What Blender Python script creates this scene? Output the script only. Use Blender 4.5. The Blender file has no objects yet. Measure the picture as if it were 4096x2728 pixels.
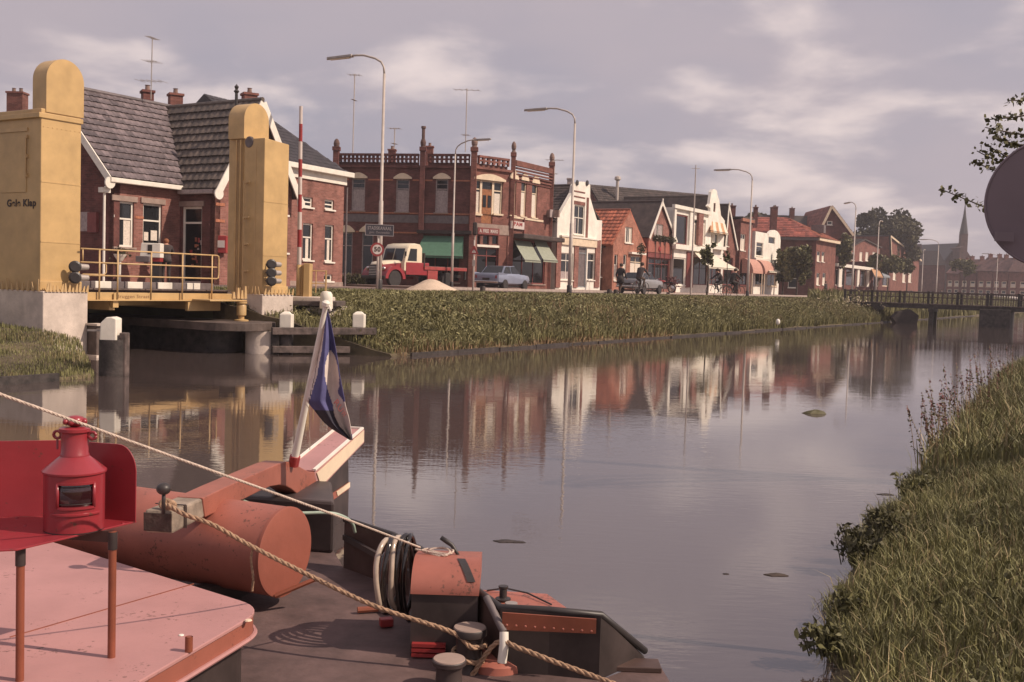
import bpy, bmesh, math, random
import numpy as np
from mathutils import Vector, Matrix
from mathutils.geometry import delaunay_2d_cdt
random.seed(7)
RNG = np.random.default_rng(7)
SC = bpy.context.scene
COL = SC.collection

# ------------------------------------------------------------------ camera
F_PX = 4210.0            # focal length in pixels of the 4096 px wide photograph
CAM_Z = 1.8              # eye height above the water (water is z = 0)
PITCH = math.radians(3.11)
ROLL = math.radians(1.8)
cam_d = bpy.data.cameras.new('camera')
cam_d.sensor_width = 36.0
cam_d.lens = 36.0 * F_PX / 4096.0
cam_d.clip_start = 0.05
cam_d.clip_end = 6000.0
cam = bpy.data.objects.new('camera', cam_d)
COL.objects.link(cam)
_f = Vector((0, math.cos(PITCH), -math.sin(PITCH)))
_u0 = Vector((0, math.sin(PITCH), math.cos(PITCH)))
_r0 = Vector((1, 0, 0))
CR = _r0 * math.cos(ROLL) + _u0 * math.sin(ROLL)
CU = -_r0 * math.sin(ROLL) + _u0 * math.cos(ROLL)
CF = _f
CAMP = Vector((0, 0, CAM_Z))
M = Matrix.Identity(4)
for i in range(3):
    M[i][0] = CR[i]; M[i][1] = CU[i]; M[i][2] = -CF[i]; M[i][3] = CAMP[i]
cam.matrix_world = M
SC.camera = cam

# ------------------------------------------------------------------ light
SUN_DIR = Vector((0.92, -0.22, 0.86)).normalized()      # towards the sun
SUN_EL = math.asin(SUN_DIR.z)
SUN_AZ = math.atan2(SUN_DIR.x, SUN_DIR.y)
sun_d = bpy.data.lights.new('sun', 'SUN')
sun_d.energy = 3.5
sun_d.angle = math.radians(0.6)
sun_d.color = (1.0, 0.82, 0.66)
sun = bpy.data.objects.new('sun', sun_d)
sun.rotation_euler = (-SUN_DIR).to_track_quat('-Z', 'Y').to_euler()
sun.location = (30, -10, 40)
COL.objects.link(sun)

w = bpy.data.worlds.new('World'); SC.world = w
w.use_nodes = True
nt = w.node_tree; nt.nodes.clear()
def N(t, tree=None, **kw):
    n = (tree or nt).nodes.new(t)
    for k, v in kw.items(): setattr(n, k, v)
    return n
L = nt.links.new
out = N('ShaderNodeOutputWorld'); bg = N('ShaderNodeBackground'); bg.inputs['Strength'].default_value = 0.1
L(bg.outputs[0], out.inputs[0])
sky = N('ShaderNodeTexSky'); sky.sky_type = 'NISHITA'; sky.sun_disc = False
sky.sun_elevation = SUN_EL; sky.sun_rotation = SUN_AZ
sky.dust_density = 2.0; sky.altitude = 0
tc = N('ShaderNodeTexCoord')
sep = N('ShaderNodeSeparateXYZ'); L(tc.outputs['Generated'], sep.inputs[0])
# clouds lie on a plane overhead: direction / (height + softening)
mz = N('ShaderNodeMath', operation='MAXIMUM'); L(sep.outputs['Z'], mz.inputs[0]); mz.inputs[1].default_value = 0.0
az = N('ShaderNodeMath', operation='ADD'); L(mz.outputs[0], az.inputs[0]); az.inputs[1].default_value = 0.22
dx = N('ShaderNodeMath', operation='DIVIDE'); L(sep.outputs['X'], dx.inputs[0]); L(az.outputs[0], dx.inputs[1])
dy = N('ShaderNodeMath', operation='DIVIDE'); L(sep.outputs['Y'], dy.inputs[0]); L(az.outputs[0], dy.inputs[1])
cmb = N('ShaderNodeCombineXYZ'); L(dx.outputs[0], cmb.inputs[0]); L(dy.outputs[0], cmb.inputs[1])
n1 = N('ShaderNodeTexNoise'); n1.inputs['Scale'].default_value = 2.0; n1.inputs['Detail'].default_value = 7; n1.inputs['Roughness'].default_value = 0.52; n1.inputs['Distortion'].default_value = 0.15
o1 = N('ShaderNodeVectorMath', operation='ADD'); o1.inputs[1].default_value = (3.1, 7.7, 0.0); L(cmb.outputs[0], o1.inputs[0]); L(o1.outputs[0], n1.inputs['Vector'])
off = N('ShaderNodeVectorMath', operation='ADD'); off.inputs[1].default_value = (3.7, 1.9, 4.4); L(cmb.outputs[0], off.inputs[0])
n2 = N('ShaderNodeTexNoise'); n2.inputs['Scale'].default_value = 0.62; n2.inputs['Detail'].default_value = 5; n2.inputs['Roughness'].default_value = 0.5
L(off.outputs[0], n2.inputs['Vector'])
r1 = N('ShaderNodeMapRange'); r1.interpolation_type = 'SMOOTHSTEP'
r1.inputs['From Min'].default_value = 0.47; r1.inputs['From Max'].default_value = 0.69; L(n1.outputs['Fac'], r1.inputs['Value'])
r2 = N('ShaderNodeMapRange'); r2.interpolation_type = 'SMOOTHSTEP'
r2.inputs['From Min'].default_value = 0.36; r2.inputs['From Max'].default_value = 0.62; L(n2.outputs['Fac'], r2.inputs['Value'])
# blue sky, strongly veiled with high thin mauve cloud
hs = N('ShaderNodeHueSaturation'); hs.inputs['Saturation'].default_value = 0.5; hs.inputs['Value'].default_value = 0.9; L(sky.outputs[0], hs.inputs['Color'])
veil = N('ShaderNodeMix', data_type='RGBA'); veil.inputs['Factor'].default_value = 0.80
L(hs.outputs[0], veil.inputs['A']); veil.inputs['B'].default_value = (2.65, 2.50, 3.15, 1)
grey = N('ShaderNodeMix', data_type='RGBA'); gm = N('ShaderNodeMath', operation='MULTIPLY'); L(r2.outputs[0], gm.inputs[0]); L(gm.outputs[0], grey.inputs['Factor'])
L(veil.outputs['Result'], grey.inputs['A']); grey.inputs['B'].default_value = (3.7, 3.25, 3.6, 1)
white = N('ShaderNodeMix', data_type='RGBA')
up2 = N('ShaderNodeMapRange'); up2.inputs['From Max'].default_value = 0.05; L(sep.outputs['Z'], up2.inputs['Value']); L(up2.outputs[0], gm.inputs[1])
mm = N('ShaderNodeMath', operation='MULTIPLY'); L(r1.outputs[0], mm.inputs[0]); up_ = N('ShaderNodeMapRange'); up_.inputs['From Min'].default_value = 0.0; up_.inputs['From Max'].default_value = 0.05; up_.inputs['To Max'].default_value = 0.8; L(sep.outputs['Z'], up_.inputs['Value']); L(up_.outputs[0], mm.inputs[1]); L(mm.outputs[0], white.inputs['Factor'])
L(grey.outputs['Result'], white.inputs['A']); white.inputs['B'].default_value = (7.6, 6.4, 6.0, 1)
L(white.outputs['Result'], bg.inputs['Color'])

SC.view_settings.view_transform = 'Standard'
SC.view_settings.look = 'None'
SC.view_settings.exposure = 0.40
SC.view_settings.gamma = 1.0
SC.view_settings.use_curve_mapping = False
SC.cycles.max_bounces = 6
SC.cycles.transparent_max_bounces = 8

# ------------------------------------------------------------------ photo geometry helpers
def ray(px, py):
    return CR * ((px - 2048.0) / F_PX) + CU * ((1364.0 - py) / F_PX) + CF
def atY(px, py, Y):
    d = ray(px, py); return CAMP + d * (Y / d.y)
def atz(px, py, z):
    d = ray(px, py); return CAMP + d * ((z - CAM_Z) / d.z)
ROAD = 1.4
UX, UY = math.sin(math.radians(31)), math.cos(math.radians(31))
U = Vector((UX, UY, 0)); NV = Vector((-UY, UX, 0))        # along the canal / away from it
SO = Vector((2.76, 50.7, 0))
def ST(s, t, z=0.0):
    return SO + U * s + NV * t + Vector((0, 0, z))
def s_at(px, t, py=1150):
    """s where the column px meets the line t = const"""
    d = ray(px, py); k = d.x / d.y
    bx = SO.x + NV.x * t; by = SO.y + NV.y * t
    return (k * by - bx) / (UX - k * UY)

# ------------------------------------------------------------------ object helpers
ORG = {}
def thing(name, label, cat, loc=(0, 0, 0), group=None):
    o = bpy.data.objects.new(name, None); COL.objects.link(o)
    o.empty_display_size = 0.3
    o.location = loc; ORG[o] = Vector(loc)
    o['label'] = label; o['category'] = cat
    if group: o['group'] = group
    return o
def tag(o, label, cat, group=None):
    o['label'] = label; o['category'] = cat
    if group: o['group'] = group
    return o
def copy_tree(o, parent=None):
    c = o.copy(); COL.objects.link(c)
    if parent is not None: c.parent = parent
    for ch in list(o.children): copy_tree(ch, c)
    return c
def org_of(p):
    while p is not None:
        if p in ORG: return ORG[p]
        p = p.parent
    return Vector((0, 0, 0))

class MB:
    def __init__(s):
        s.v = []; s.f = []; s.m = []; s.uv = []; s.r = []; s.cur = 0; s.rnd = 0.0
    def face(s, idx, uv=None):
        s.f.append(tuple(idx)); s.m.append(s.cur); s.uv.append(uv); s.r.append(s.rnd)
    def poly(s, pts, uv=None):
        b = len(s.v); s.v += [Vector(p) for p in pts]; s.face(range(b, b + len(pts)), uv)
    def box(s, c, a, b, d):
        """centre, three half-axis vectors"""
        c = Vector(c); a = Vector(a); b = Vector(b); d = Vector(d); k = len(s.v)
        for i in (-1, 1):
            for j in (-1, 1):
                for l in (-1, 1): s.v.append(c + a * i + b * j + d * l)
        flip = a.cross(b).dot(d) < 0
        for q in ((0, 1, 3, 2), (4, 6, 7, 5), (0, 4, 5, 1), (2, 3, 7, 6), (0, 2, 6, 4), (1, 5, 7, 3)):
            q = [k + i for i in q]
            P = [s.v[i] for i in q]
            la = (P[1] - P[0]).length; lb = (P[2] - P[1]).length
            if flip: q = q[::-1]
            s.face(q, ((0, 0), (la, 0), (la, lb), (0, lb)))
    def bx(s, x0, x1, y0, y1, z0, z1):
        s.box(((x0 + x1) / 2, (y0 + y1) / 2, (z0 + z1) / 2), ((x1 - x0) / 2, 0, 0), (0, (y1 - y0) / 2, 0), (0, 0, (z1 - z0) / 2))
    def bar(s, p, q, w, h=None, up=(0, 0, 1)):
        p = Vector(p); q = Vector(q); d = q - p
        if d.length < 1e-6: return
        a = d / 2; up = Vector(up)
        x = d.cross(up)
        if x.length < 1e-4: x = d.cross(Vector((0, 1, 0)))
        x.normalize(); y = x.cross(d).normalized()
        s.box((p + q) / 2, a, x * (w / 2), y * ((h or w) / 2))
    def tube(s, path, r, seg=8, cap=True):
        path = [Vector(p) for p in path]; n = len(path)
        rr = r if isinstance(r, (list, tuple)) else [r] * n
        t0 = (path[1] - path[0]).normalized()
        ref = Vector((0, 0, 1)) if abs(t0.z) < 0.9 else Vector((1, 0, 0))
        x = t0.cross(ref).normalized(); k = len(s.v)
        for i in range(n):
            t = (path[min(i + 1, n - 1)] - path[max(i - 1, 0)])
            if t.length < 1e-9: t = t0
            t.normalize()
            x = (x - t * x.dot(t)).normalized(); y = t.cross(x)
            for j in range(seg):
                a = 2 * math.pi * j / seg
                s.v.append(path[i] + (x * math.cos(a) + y * math.sin(a)) * rr[i])
        for i in range(n - 1):
            for j in range(seg):
                j2 = (j + 1) % seg
                s.face((k + i * seg + j, k + i * seg + j2, k + (i + 1) * seg + j2, k + (i + 1) * seg + j))
        if cap:
            s.face(tuple(k + j for j in range(seg))[::-1]); s.face(tuple(k + (n - 1) * seg + j for j in range(seg)))
    def lathe(s, prof, c=(0, 0, 0), ax=(0, 0, 1), seg=20, a0=0.0, a1=2 * math.pi):
        """prof = [(radius, height)], around axis ax at c"""
        c = Vector(c); ax = Vector(ax).normalized()
        ref = Vector((1, 0, 0)) if abs(ax.x) < 0.9 else Vector((0, 1, 0))
        x = (ref - ax * ref.dot(ax)).normalized(); y = ax.cross(x)
        full = abs(a1 - a0 - 2 * math.pi) < 1e-6
        ns = seg if full else seg + 1
        k = len(s.v); n = len(prof)
        for (r, h) in prof:
            for j in range(ns):
                a = a0 + (a1 - a0) * j / seg
                s.v.append(c + ax * h + (x * math.cos(a) + y * math.sin(a)) * max(r, 1e-4))
        for i in range(n - 1):
            for j in range(seg):
                j2 = (j + 1) % ns
                s.face((k + i * ns + j, k + i * ns + j2, k + (i + 1) * ns + j2, k + (i + 1) * ns + j))
        if full:
            if prof[0][0] > 1e-3: s.face(tuple(k + j for j in range(ns))[::-1])
            if prof[-1][0] > 1e-3: s.face(tuple(k + (n - 1) * ns + j for j in range(ns)))
    def prism(s, pts, d):
        """closed polygon (3-D points) swept by d"""
        pts = [Vector(p) for p in pts]; d = Vector(d); n = len(pts)
        nn = Vector((0, 0, 0))
        for i in range(n): nn += pts[i].cross(pts[(i + 1) % n])
        if nn.dot(d) > 0: pts = pts[::-1]
        k = len(s.v); s.v += pts + [p + d for p in pts]
        e = (pts[1] - pts[0]).normalized(); nn = e.cross(d if d.length else e)
        g = d.normalized().cross(e)
        uv = [((p - pts[0]).dot(e), (p - pts[0]).dot(g)) for p in pts]
        s.face(range(k, k + n), uv); s.face([k + n + i for i in range(n)][::-1], uv[::-1])
        for i in range(n):
            j = (i + 1) % n; la = (pts[j] - pts[i]).length; lb = d.length
            s.face((k + j, k + i, k + n + i, k + n + j), ((la, 0), (0, 0), (0, lb), (la, lb)))
    def sphere(s, c, r, seg=12, ring=8, sc=(1, 1, 1)):
        c = Vector(c); k = len(s.v)
        for i in range(ring + 1):
            th = math.pi * i / ring
            for j in range(seg):
                a = 2 * math.pi * j / seg
                s.v.append(c + Vector((r * sc[0] * math.sin(th) * math.cos(a), r * sc[1] * math.sin(th) * math.sin(a), r * sc[2] * math.cos(th))))
        for i in range(ring):
            for j in range(seg):
                j2 = (j + 1) % seg
                s.face((k + i * seg + j, k + (i + 1) * seg + j, k + (i + 1) * seg + j2, k + i * seg + j2))
    def build(s, name, mats, parent=None, smooth=False, bevel=0, org=None):
        if not isinstance(mats, (list, tuple)): mats = [mats]
        o0 = org if org is not None else org_of(parent)
        me = bpy.data.meshes.new(name)
        me.from_pydata([tuple(p - o0) for p in s.v], [], s.f)
        for m_ in mats: me.materials.append(m_)
        me.polygons.foreach_set('material_index', s.m)
        if any(u is not None for u in s.uv):
            ul = me.uv_layers.new(name='UVMap')
            flat = []
            for f, u in zip(s.f, s.uv):
                if u is None: flat += [0.0] * (2 * len(f))
                else:
                    for q in u: flat += [q[0], q[1]]
            ul.data.foreach_set('uv', flat)
        if any(s.r):
            at = me.attributes.new('rnd', 'FLOAT', 'FACE'); at.data.foreach_set('value', s.r)
        if smooth:
            me.polygons.foreach_set('use_smooth', [True] * len(s.f))
        me.update()
        o = bpy.data.objects.new(name, me); COL.objects.link(o)
        if parent is not None: o.parent = parent
        if smooth == 'auto':
            mod = o.modifiers.new('split', 'EDGE_SPLIT'); mod.split_angle = math.radians(40)
        if bevel:
            b = o.modifiers.new('bevel', 'BEVEL'); b.width = bevel; b.segments = 2; b.limit_method = 'ANGLE'; b.angle_limit = math.radians(35)
        return o

def structure(o):
    o['kind'] = 'structure'; return o
def stuff(o):
    o['kind'] = 'stuff'; return o
def np_mesh(name, verts, faces_n, mats, parent=None, rnd=None):
    """big mesh of equal polygons: verts (n,k,3) -> n polygons of k corners"""
    n, k, _ = verts.shape
    me = bpy.data.meshes.new(name)
    o0 = org_of(parent)
    v = verts.reshape(-1, 3) - np.array(o0)[None, :]
    me.vertices.add(n * k); me.vertices.foreach_set('co', v.astype(np.float32).ravel())
    me.loops.add(n * k); me.loops.foreach_set('vertex_index', np.arange(n * k, dtype=np.int32))
    me.polygons.add(n); me.polygons.foreach_set('loop_start', np.arange(0, n * k, k, dtype=np.int32))
    me.polygons.foreach_set('loop_total', np.full(n, k, dtype=np.int32))
    for m_ in (mats if isinstance(mats, (list, tuple)) else [mats]): me.materials.append(m_)
    if rnd is not None:
        at = me.attributes.new('rnd', 'FLOAT', 'FACE'); at.data.foreach_set('value', rnd.astype(np.float32))
    me.update(calc_edges=True); me.validate()
    o = bpy.data.objects.new(name, me); COL.objects.link(o)
    if parent is not None: o.parent = parent
    return o

def text(body, name, mat, size, M_, parent=None, depth=0.004, align='CENTER', width=None, bold=0.0):
    """flat lettering as a mesh; M_ maps text x,y,z into the world; width squeezes the line to that length"""
    cu = bpy.data.curves.new(name, 'FONT'); cu.body = body; cu.size = size; cu.extrude = depth; cu.align_x = align; cu.align_y = 'CENTER'; cu.offset = bold; cu.space_character = 1.12
    ob = bpy.data.objects.new(name + '_tmp', cu); COL.objects.link(ob)
    dg = bpy.context.evaluated_depsgraph_get(); dg.update()
    me = bpy.data.meshes.new_from_object(ob.evaluated_get(dg)); bpy.data.objects.remove(ob)
    if width:
        xs = [v.co.x for v in me.vertices]; k = width / (max(xs) - min(xs))
        for v in me.vertices: v.co.x *= k
    me.transform(Matrix.Translation(-org_of(parent)) @ M_)
    me.name = name; me.materials.clear(); me.materials.append(mat)
    o = bpy.data.objects.new(name, me); COL.objects.link(o)
    if parent is not None: o.parent = parent
    return o
def frame_M(o, x, y, z):
    m_ = Matrix.Identity(4)
    for i in range(3):
        m_[i][0] = x[i]; m_[i][1] = y[i]; m_[i][2] = z[i]; m_[i][3] = o[i]
    return m_
# ------------------------------------------------------------------ materials
MATS = {}
def mat(name, col, rough=0.6, var=0.12, scale=6.0, bump=0.0, bscale=40.0, metal=0.0, spec=0.5, col2=None, rndvar=0.0, coords='Object', dirt=0.0, coat=0.0, trans=0.0, chips=0.0):
    if name in MATS: return MATS[name]
    m = bpy.data.materials.new(name); m.use_nodes = True; t = m.node_tree
    b = t.nodes['Principled BSDF']
    b.inputs['Roughness'].default_value = rough; b.inputs['Metallic'].default_value = metal
    b.inputs['Specular IOR Level'].default_value = spec
    if coat: b.inputs['Coat Weight'].default_value = coat; b.inputs['Coat Roughness'].default_value = 0.15
    tcn = t.nodes.new('ShaderNodeTexCoord')
    src = tcn.outputs[coords]
    nz = t.nodes.new('ShaderNodeTexNoise'); nz.inputs['Scale'].default_value = scale; nz.inputs['Detail'].default_value = 6; nz.inputs['Roughness'].default_value = 0.6
    t.links.new(src, nz.inputs['Vector'])
    c2 = col2 or tuple(max(0.0, c * (1 - 2.2 * var)) for c in col)
    c1 = tuple(min(1.0, c * (1 + 0.8 * var)) for c in col)
    ramp = t.nodes.new('ShaderNodeMix'); ramp.data_type = 'RGBA'
    mr = t.nodes.new('ShaderNodeMapRange'); mr.inputs['From Min'].default_value = 0.32; mr.inputs['From Max'].default_value = 0.68
    t.links.new(nz.outputs['Fac'], mr.inputs['Value']); t.links.new(mr.outputs[0], ramp.inputs['Factor'])
    ramp.inputs['A'].default_value = (*c2, 1); ramp.inputs['B'].default_value = (*c1, 1)
    o = ramp.outputs['Result']
    if rndvar:
        oi = t.nodes.new('ShaderNodeObjectInfo'); at = t.nodes.new('ShaderNodeAttribute'); at.attribute_name = 'rnd'
        ad = t.nodes.new('ShaderNodeMath'); ad.operation = 'ADD'; t.links.new(oi.outputs['Random'], ad.inputs[0]); t.links.new(at.outputs['Fac'], ad.inputs[1])
        fr = t.nodes.new('ShaderNodeMath'); fr.operation = 'FRACT'; t.links.new(ad.outputs[0], fr.inputs[0])
        rm = t.nodes.new('ShaderNodeMapRange'); rm.inputs['To Min'].default_value = 1 - rndvar; rm.inputs['To Max'].default_value = 1 + rndvar
        t.links.new(fr.outputs[0], rm.inputs['Value'])
        mu = t.nodes.new('ShaderNodeVectorMath'); mu.operation = 'SCALE'; t.links.new(o, mu.inputs[0]); t.links.new(rm.outputs[0], mu.inputs['Scale'])
        o = mu.outputs[0]
    if dirt:
        n2 = t.nodes.new('ShaderNodeTexNoise'); n2.inputs['Scale'].default_value = scale * 0.35; n2.inputs['Detail'].default_value = 8; n2.inputs['Roughness'].default_value = 0.7
        mp = t.nodes.new('ShaderNodeMapping'); mp.inputs['Scale'].default_value = (1, 1, 0.35); t.links.new(src, mp.inputs['Vector']); t.links.new(mp.outputs[0], n2.inputs['Vector'])
        m2 = t.nodes.new('ShaderNodeMapRange'); m2.inputs['From Min'].default_value = 0.52; m2.inputs['From Max'].default_value = 0.72; m2.inputs['To Max'].default_value = dirt
        t.links.new(n2.outputs['Fac'], m2.inputs['Value'])
        mx = t.nodes.new('ShaderNodeMix'); mx.data_type = 'RGBA'; t.links.new(m2.outputs[0], mx.inputs['Factor']); t.links.new(o, mx.inputs['A'])
        mx.inputs['B'].default_value = (col[0] * 0.35 + 0.01, col[1] * 0.3 + 0.01, col[2] * 0.25 + 0.01, 1)
        o = mx.outputs['Result']
    if chips:
        v = t.nodes.new('ShaderNodeTexNoise'); v.inputs['Scale'].default_value = 42; v.inputs['Detail'].default_value = 5; v.inputs['Roughness'].default_value = 0.7; t.links.new(src, v.inputs['Vector'])
        w2 = t.nodes.new('ShaderNodeTexNoise'); w2.inputs['Scale'].default_value = 4; t.links.new(src, w2.inputs['Vector'])
        am = t.nodes.new('ShaderNodeMath'); am.operation = 'MULTIPLY_ADD'; t.links.new(w2.outputs['Fac'], am.inputs[0]); am.inputs[1].default_value = 0.45; t.links.new(v.outputs['Fac'], am.inputs[2])
        mr2 = t.nodes.new('ShaderNodeMapRange'); mr2.inputs['From Min'].default_value = 0.90 - chips * .1; mr2.inputs['From Max'].default_value = 0.93 - chips * .1; mr2.inputs['To Max'].default_value = 0.75
        t.links.new(am.outputs[0], mr2.inputs['Value'])
        mx = t.nodes.new('ShaderNodeMix'); mx.data_type = 'RGBA'; t.links.new(mr2.outputs[0], mx.inputs['Factor']); t.links.new(o, mx.inputs['A']); mx.inputs['B'].default_value = (0.10, 0.05, 0.035, 1); o = mx.outputs['Result']
    t.links.new(o, b.inputs['Base Color'])
    if bump:
        nb = t.nodes.new('ShaderNodeTexNoise'); nb.inputs['Scale'].default_value = bscale; nb.inputs['Detail'].default_value = 4
        t.links.new(src, nb.inputs['Vector'])
        bp = t.nodes.new('ShaderNodeBump'); bp.inputs['Strength'].default_value = bump; bp.inputs['Distance'].default_value = 0.02
        t.links.new(nb.outputs['Fac'], bp.inputs['Height']); t.links.new(bp.outputs[0], b.inputs['Normal'])
    MATS[name] = m; return m

def brick(name, c1, c2, mortar, bw=0.22, bh=0.068, ms=0.010, patch=0.42):
    if name in MATS: return MATS[name]
    m = bpy.data.materials.new(name); m.use_nodes = True; t = m.node_tree; b = t.nodes['Principled BSDF']
    b.inputs['Roughness'].default_value = 0.85; b.inputs['Specular IOR Level'].default_value = 0.25
    uv = t.nodes.new('ShaderNodeTexCoord')
    bk = t.nodes.new('ShaderNodeTexBrick'); bk.inputs['Scale'].default_value = 1.0
    bk.inputs['Brick Width'].default_value = bw; bk.inputs['Row Height'].default_value = bh; bk.inputs['Mortar Size'].default_value = ms * 0.5
    bk.inputs['Color1'].default_value = (*c1, 1); bk.inputs['Color2'].default_value = (*c2, 1); bk.inputs['Mortar'].default_value = (*mortar, 1)
    bk.inputs['Mortar Smooth'].default_value = 0.2
    t.links.new(uv.outputs['UV'], bk.inputs['Vector'])
    nz = t.nodes.new('ShaderNodeTexNoise'); nz.inputs['Scale'].default_value = 1.3; nz.inputs['Detail'].default_value = 8; nz.inputs['Roughness'].default_value = 0.65
    t.links.new(uv.outputs['Object'], nz.inputs['Vector'])
    mr = t.nodes.new('ShaderNodeMapRange'); mr.inputs['From Min'].default_value = 0.3; mr.inputs['From Max'].default_value = 0.7
    mr.inputs['To Min'].default_value = 1 - patch; mr.inputs['To Max'].default_value = 1 + patch * 0.7
    t.links.new(nz.outputs['Fac'], mr.inputs['Value'])
    mu = t.nodes.new('ShaderNodeVectorMath'); mu.operation = 'SCALE'; t.links.new(bk.outputs['Color'], mu.inputs[0]); t.links.new(mr.outputs[0], mu.inputs['Scale'])
    t.links.new(mu.outputs[0], b.inputs['Base Color'])
    bp = t.nodes.new('ShaderNodeBump'); bp.inputs['Strength'].default_value = 0.5; bp.inputs['Distance'].default_value = 0.01; bp.invert = True
    t.links.new(bk.outputs['Fac'], bp.inputs['Height']); t.links.new(bp.outputs[0], b.inputs['Normal'])
    MATS[name] = m; return m

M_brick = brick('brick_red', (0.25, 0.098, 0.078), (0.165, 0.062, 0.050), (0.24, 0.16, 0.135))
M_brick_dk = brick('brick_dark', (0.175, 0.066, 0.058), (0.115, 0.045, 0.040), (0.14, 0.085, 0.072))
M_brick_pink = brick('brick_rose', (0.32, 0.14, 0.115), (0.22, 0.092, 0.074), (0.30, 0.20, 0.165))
M_brick_or = brick('brick_orange', (0.42, 0.18, 0.125), (0.33, 0.14, 0.10), (0.34, 0.2, 0.15))
M_brick_far = mat('brick_distant', (0.11, 0.06, 0.055), 0.9, 0.2, 1.2)
M_white = mat('white_paint', (0.82, 0.77, 0.68), 0.5, 0.06, 3, dirt=0.18)
M_render = mat('white_render', (0.84, 0.785, 0.70), 0.8, 0.08, 1.5, bump=0.15, dirt=0.22)
M_cream = mat('cream_trim', (0.74, 0.60, 0.44), 0.6, 0.08, 3, dirt=0.15)
M_stone = mat('grey_stone', (0.34, 0.25, 0.21), 0.8, 0.12, 4)
M_band = mat('orange_brick_band', (0.42, 0.16, 0.09), 0.8, 0.15, 12)
M_glass = mat('window_glass', (0.02, 0.022, 0.025), 0.04, 0.2, 0.7, spec=0.6)
M_glassdk = mat('shop_glass', (0.014, 0.014, 0.016), 0.06, 0.3, 0.6, spec=0.5)
M_curtain = mat('net_curtain', (0.40, 0.33, 0.32), 0.9, 0.15, 9)
M_curtw = mat('white_curtain', (0.72, 0.64, 0.55), 0.9, 0.1, 14)
M_tile = mat('grey_roof_tile', (0.175, 0.138, 0.142), 0.5, 0.25, 2.2, rndvar=0.40, bump=0.2, bscale=30)
M_tileb = mat('brown_roof_tile', (0.115, 0.088, 0.072), 0.6, 0.2, 5, rndvar=0.28, bump=0.2, bscale=30)
M_tileo = mat('orange_roof_tile', (0.40, 0.12, 0.065), 0.65, 0.2, 4, rndvar=0.35, bump=0.2, bscale=30)
M_tiler = mat('red_roof_tile', (0.30, 0.085, 0.06), 0.7, 0.22, 1.5, rndvar=0.3)
M_tilefar = mat('weathered_red_tile', (0.155, 0.075, 0.065), 0.8, 0.22, 1.5, rndvar=0.2)
M_roofdk = mat('dark_roof', (0.062, 0.043, 0.038), 0.7, 0.25, 2.0, rndvar=0.3)
M_slate = mat('slate', (0.05, 0.042, 0.045), 0.5, 0.2, 4, rndvar=0.25)
M_lead = mat('lead_sheet', (0.16, 0.13, 0.13), 0.6, 0.15, 5)
M_yellow = mat('yellow_paint', (0.56, 0.372, 0.165), 0.42, 0.09, 1.8, bump=0.06, bscale=8, dirt=0.34)
M_yellow2 = mat('yellow_rail_paint', (0.56, 0.375, 0.18), 0.45, 0.07, 4)
M_conc = mat('concrete', (0.62, 0.525, 0.455), 0.9, 0.12, 2.5, bump=0.3, bscale=18, dirt=0.34)
M_concdk = mat('concrete_darkened', (0.12, 0.088, 0.076), 0.8, 0.25, 2.5, bump=0.3, bscale=18, dirt=0.7)  # dry concrete darkened: on the pier coping the bridge's shade is in the colour
M_timber = mat('tarred_timber', (0.055, 0.043, 0.040), 0.7, 0.35, 5, bump=0.4, bscale=25)
M_timbgr = mat('grey_timber', (0.13, 0.095, 0.085), 0.8, 0.3, 5, bump=0.4, bscale=25)
M_capwhite = mat('white_pile_paint', (0.80, 0.74, 0.64), 0.6, 0.05, 5, dirt=0.15)
M_black = mat('black_paint', (0.040, 0.033, 0.032), 0.45, 0.2, 5)
M_rubber = mat('rubber', (0.035, 0.030, 0.030), 0.75, 0.2, 8)
M_chrome = mat('chrome', (0.62, 0.58, 0.55), 0.18, 0.05, 4, metal=1.0)
M_galv = mat('galvanised_steel', (0.42, 0.37, 0.34), 0.5, 0.1, 5, metal=0.35)
M_pole = mat('lamp_pole_paint', (0.50, 0.43, 0.38), 0.5, 0.1, 3)
M_asph = mat('asphalt', (0.155, 0.105, 0.095), 0.9, 0.15, 0.6, bump=0.3, bscale=60)
M_pave = mat('pavement', (0.27, 0.19, 0.165), 0.9, 0.15, 0.8, bump=0.25, bscale=30)
M_kerb = mat('kerb_stone', (0.42, 0.34, 0.30), 0.85, 0.1, 2)
M_lawn = mat('verge_grass', (0.13, 0.115, 0.05), 0.95, 0.3, 0.8, bump=0.5, bscale=12, col2=(0.09, 0.085, 0.035))
M_soil = mat('bank_soil', (0.12, 0.092, 0.052), 0.95, 0.35, 1.2, bump=0.5, bscale=9)
M_red = mat('signal_red', (0.32, 0.035, 0.035), 0.4, 0.08, 4)
M_redlamp = mat('lantern_red', (0.30, 0.030, 0.040), 0.33, 0.07, 5, coat=0.3, bump=0.05, bscale=25, dirt=0.3, chips=.3)
M_oxide = mat('oxide_orange_paint', (0.37, 0.125, 0.090), 0.5, 0.10, 3.0, bump=0.06, bscale=12, dirt=0.40, chips=0.5)
M_oxide2 = mat('tiller_paint', (0.34, 0.115, 0.080), 0.45, 0.09, 3.5, bump=0.05, bscale=14, dirt=0.35, chips=0.4)
M_pink = mat('faded_red_deck_paint', (0.46, 0.235, 0.225), 0.55, 0.07, 2.2, bump=0.05, bscale=30, dirt=0.22, chips=0.25)
M_rust = mat('brown_primer', (0.26, 0.075, 0.04), 0.5, 0.12, 6)
M_hull = mat('hull_black', (0.058, 0.042, 0.040), 0.5, 0.25, 4, bump=0.08, bscale=10)
M_bulw = mat('bulwark_brown', (0.095, 0.055, 0.045), 0.55, 0.2, 4, bump=0.06, bscale=10)
M_deck = mat('deck_dark', (0.125, 0.078, 0.073), 0.75, 0.2, 5, bump=0.2, bscale=30, dirt=0.3)
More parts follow.
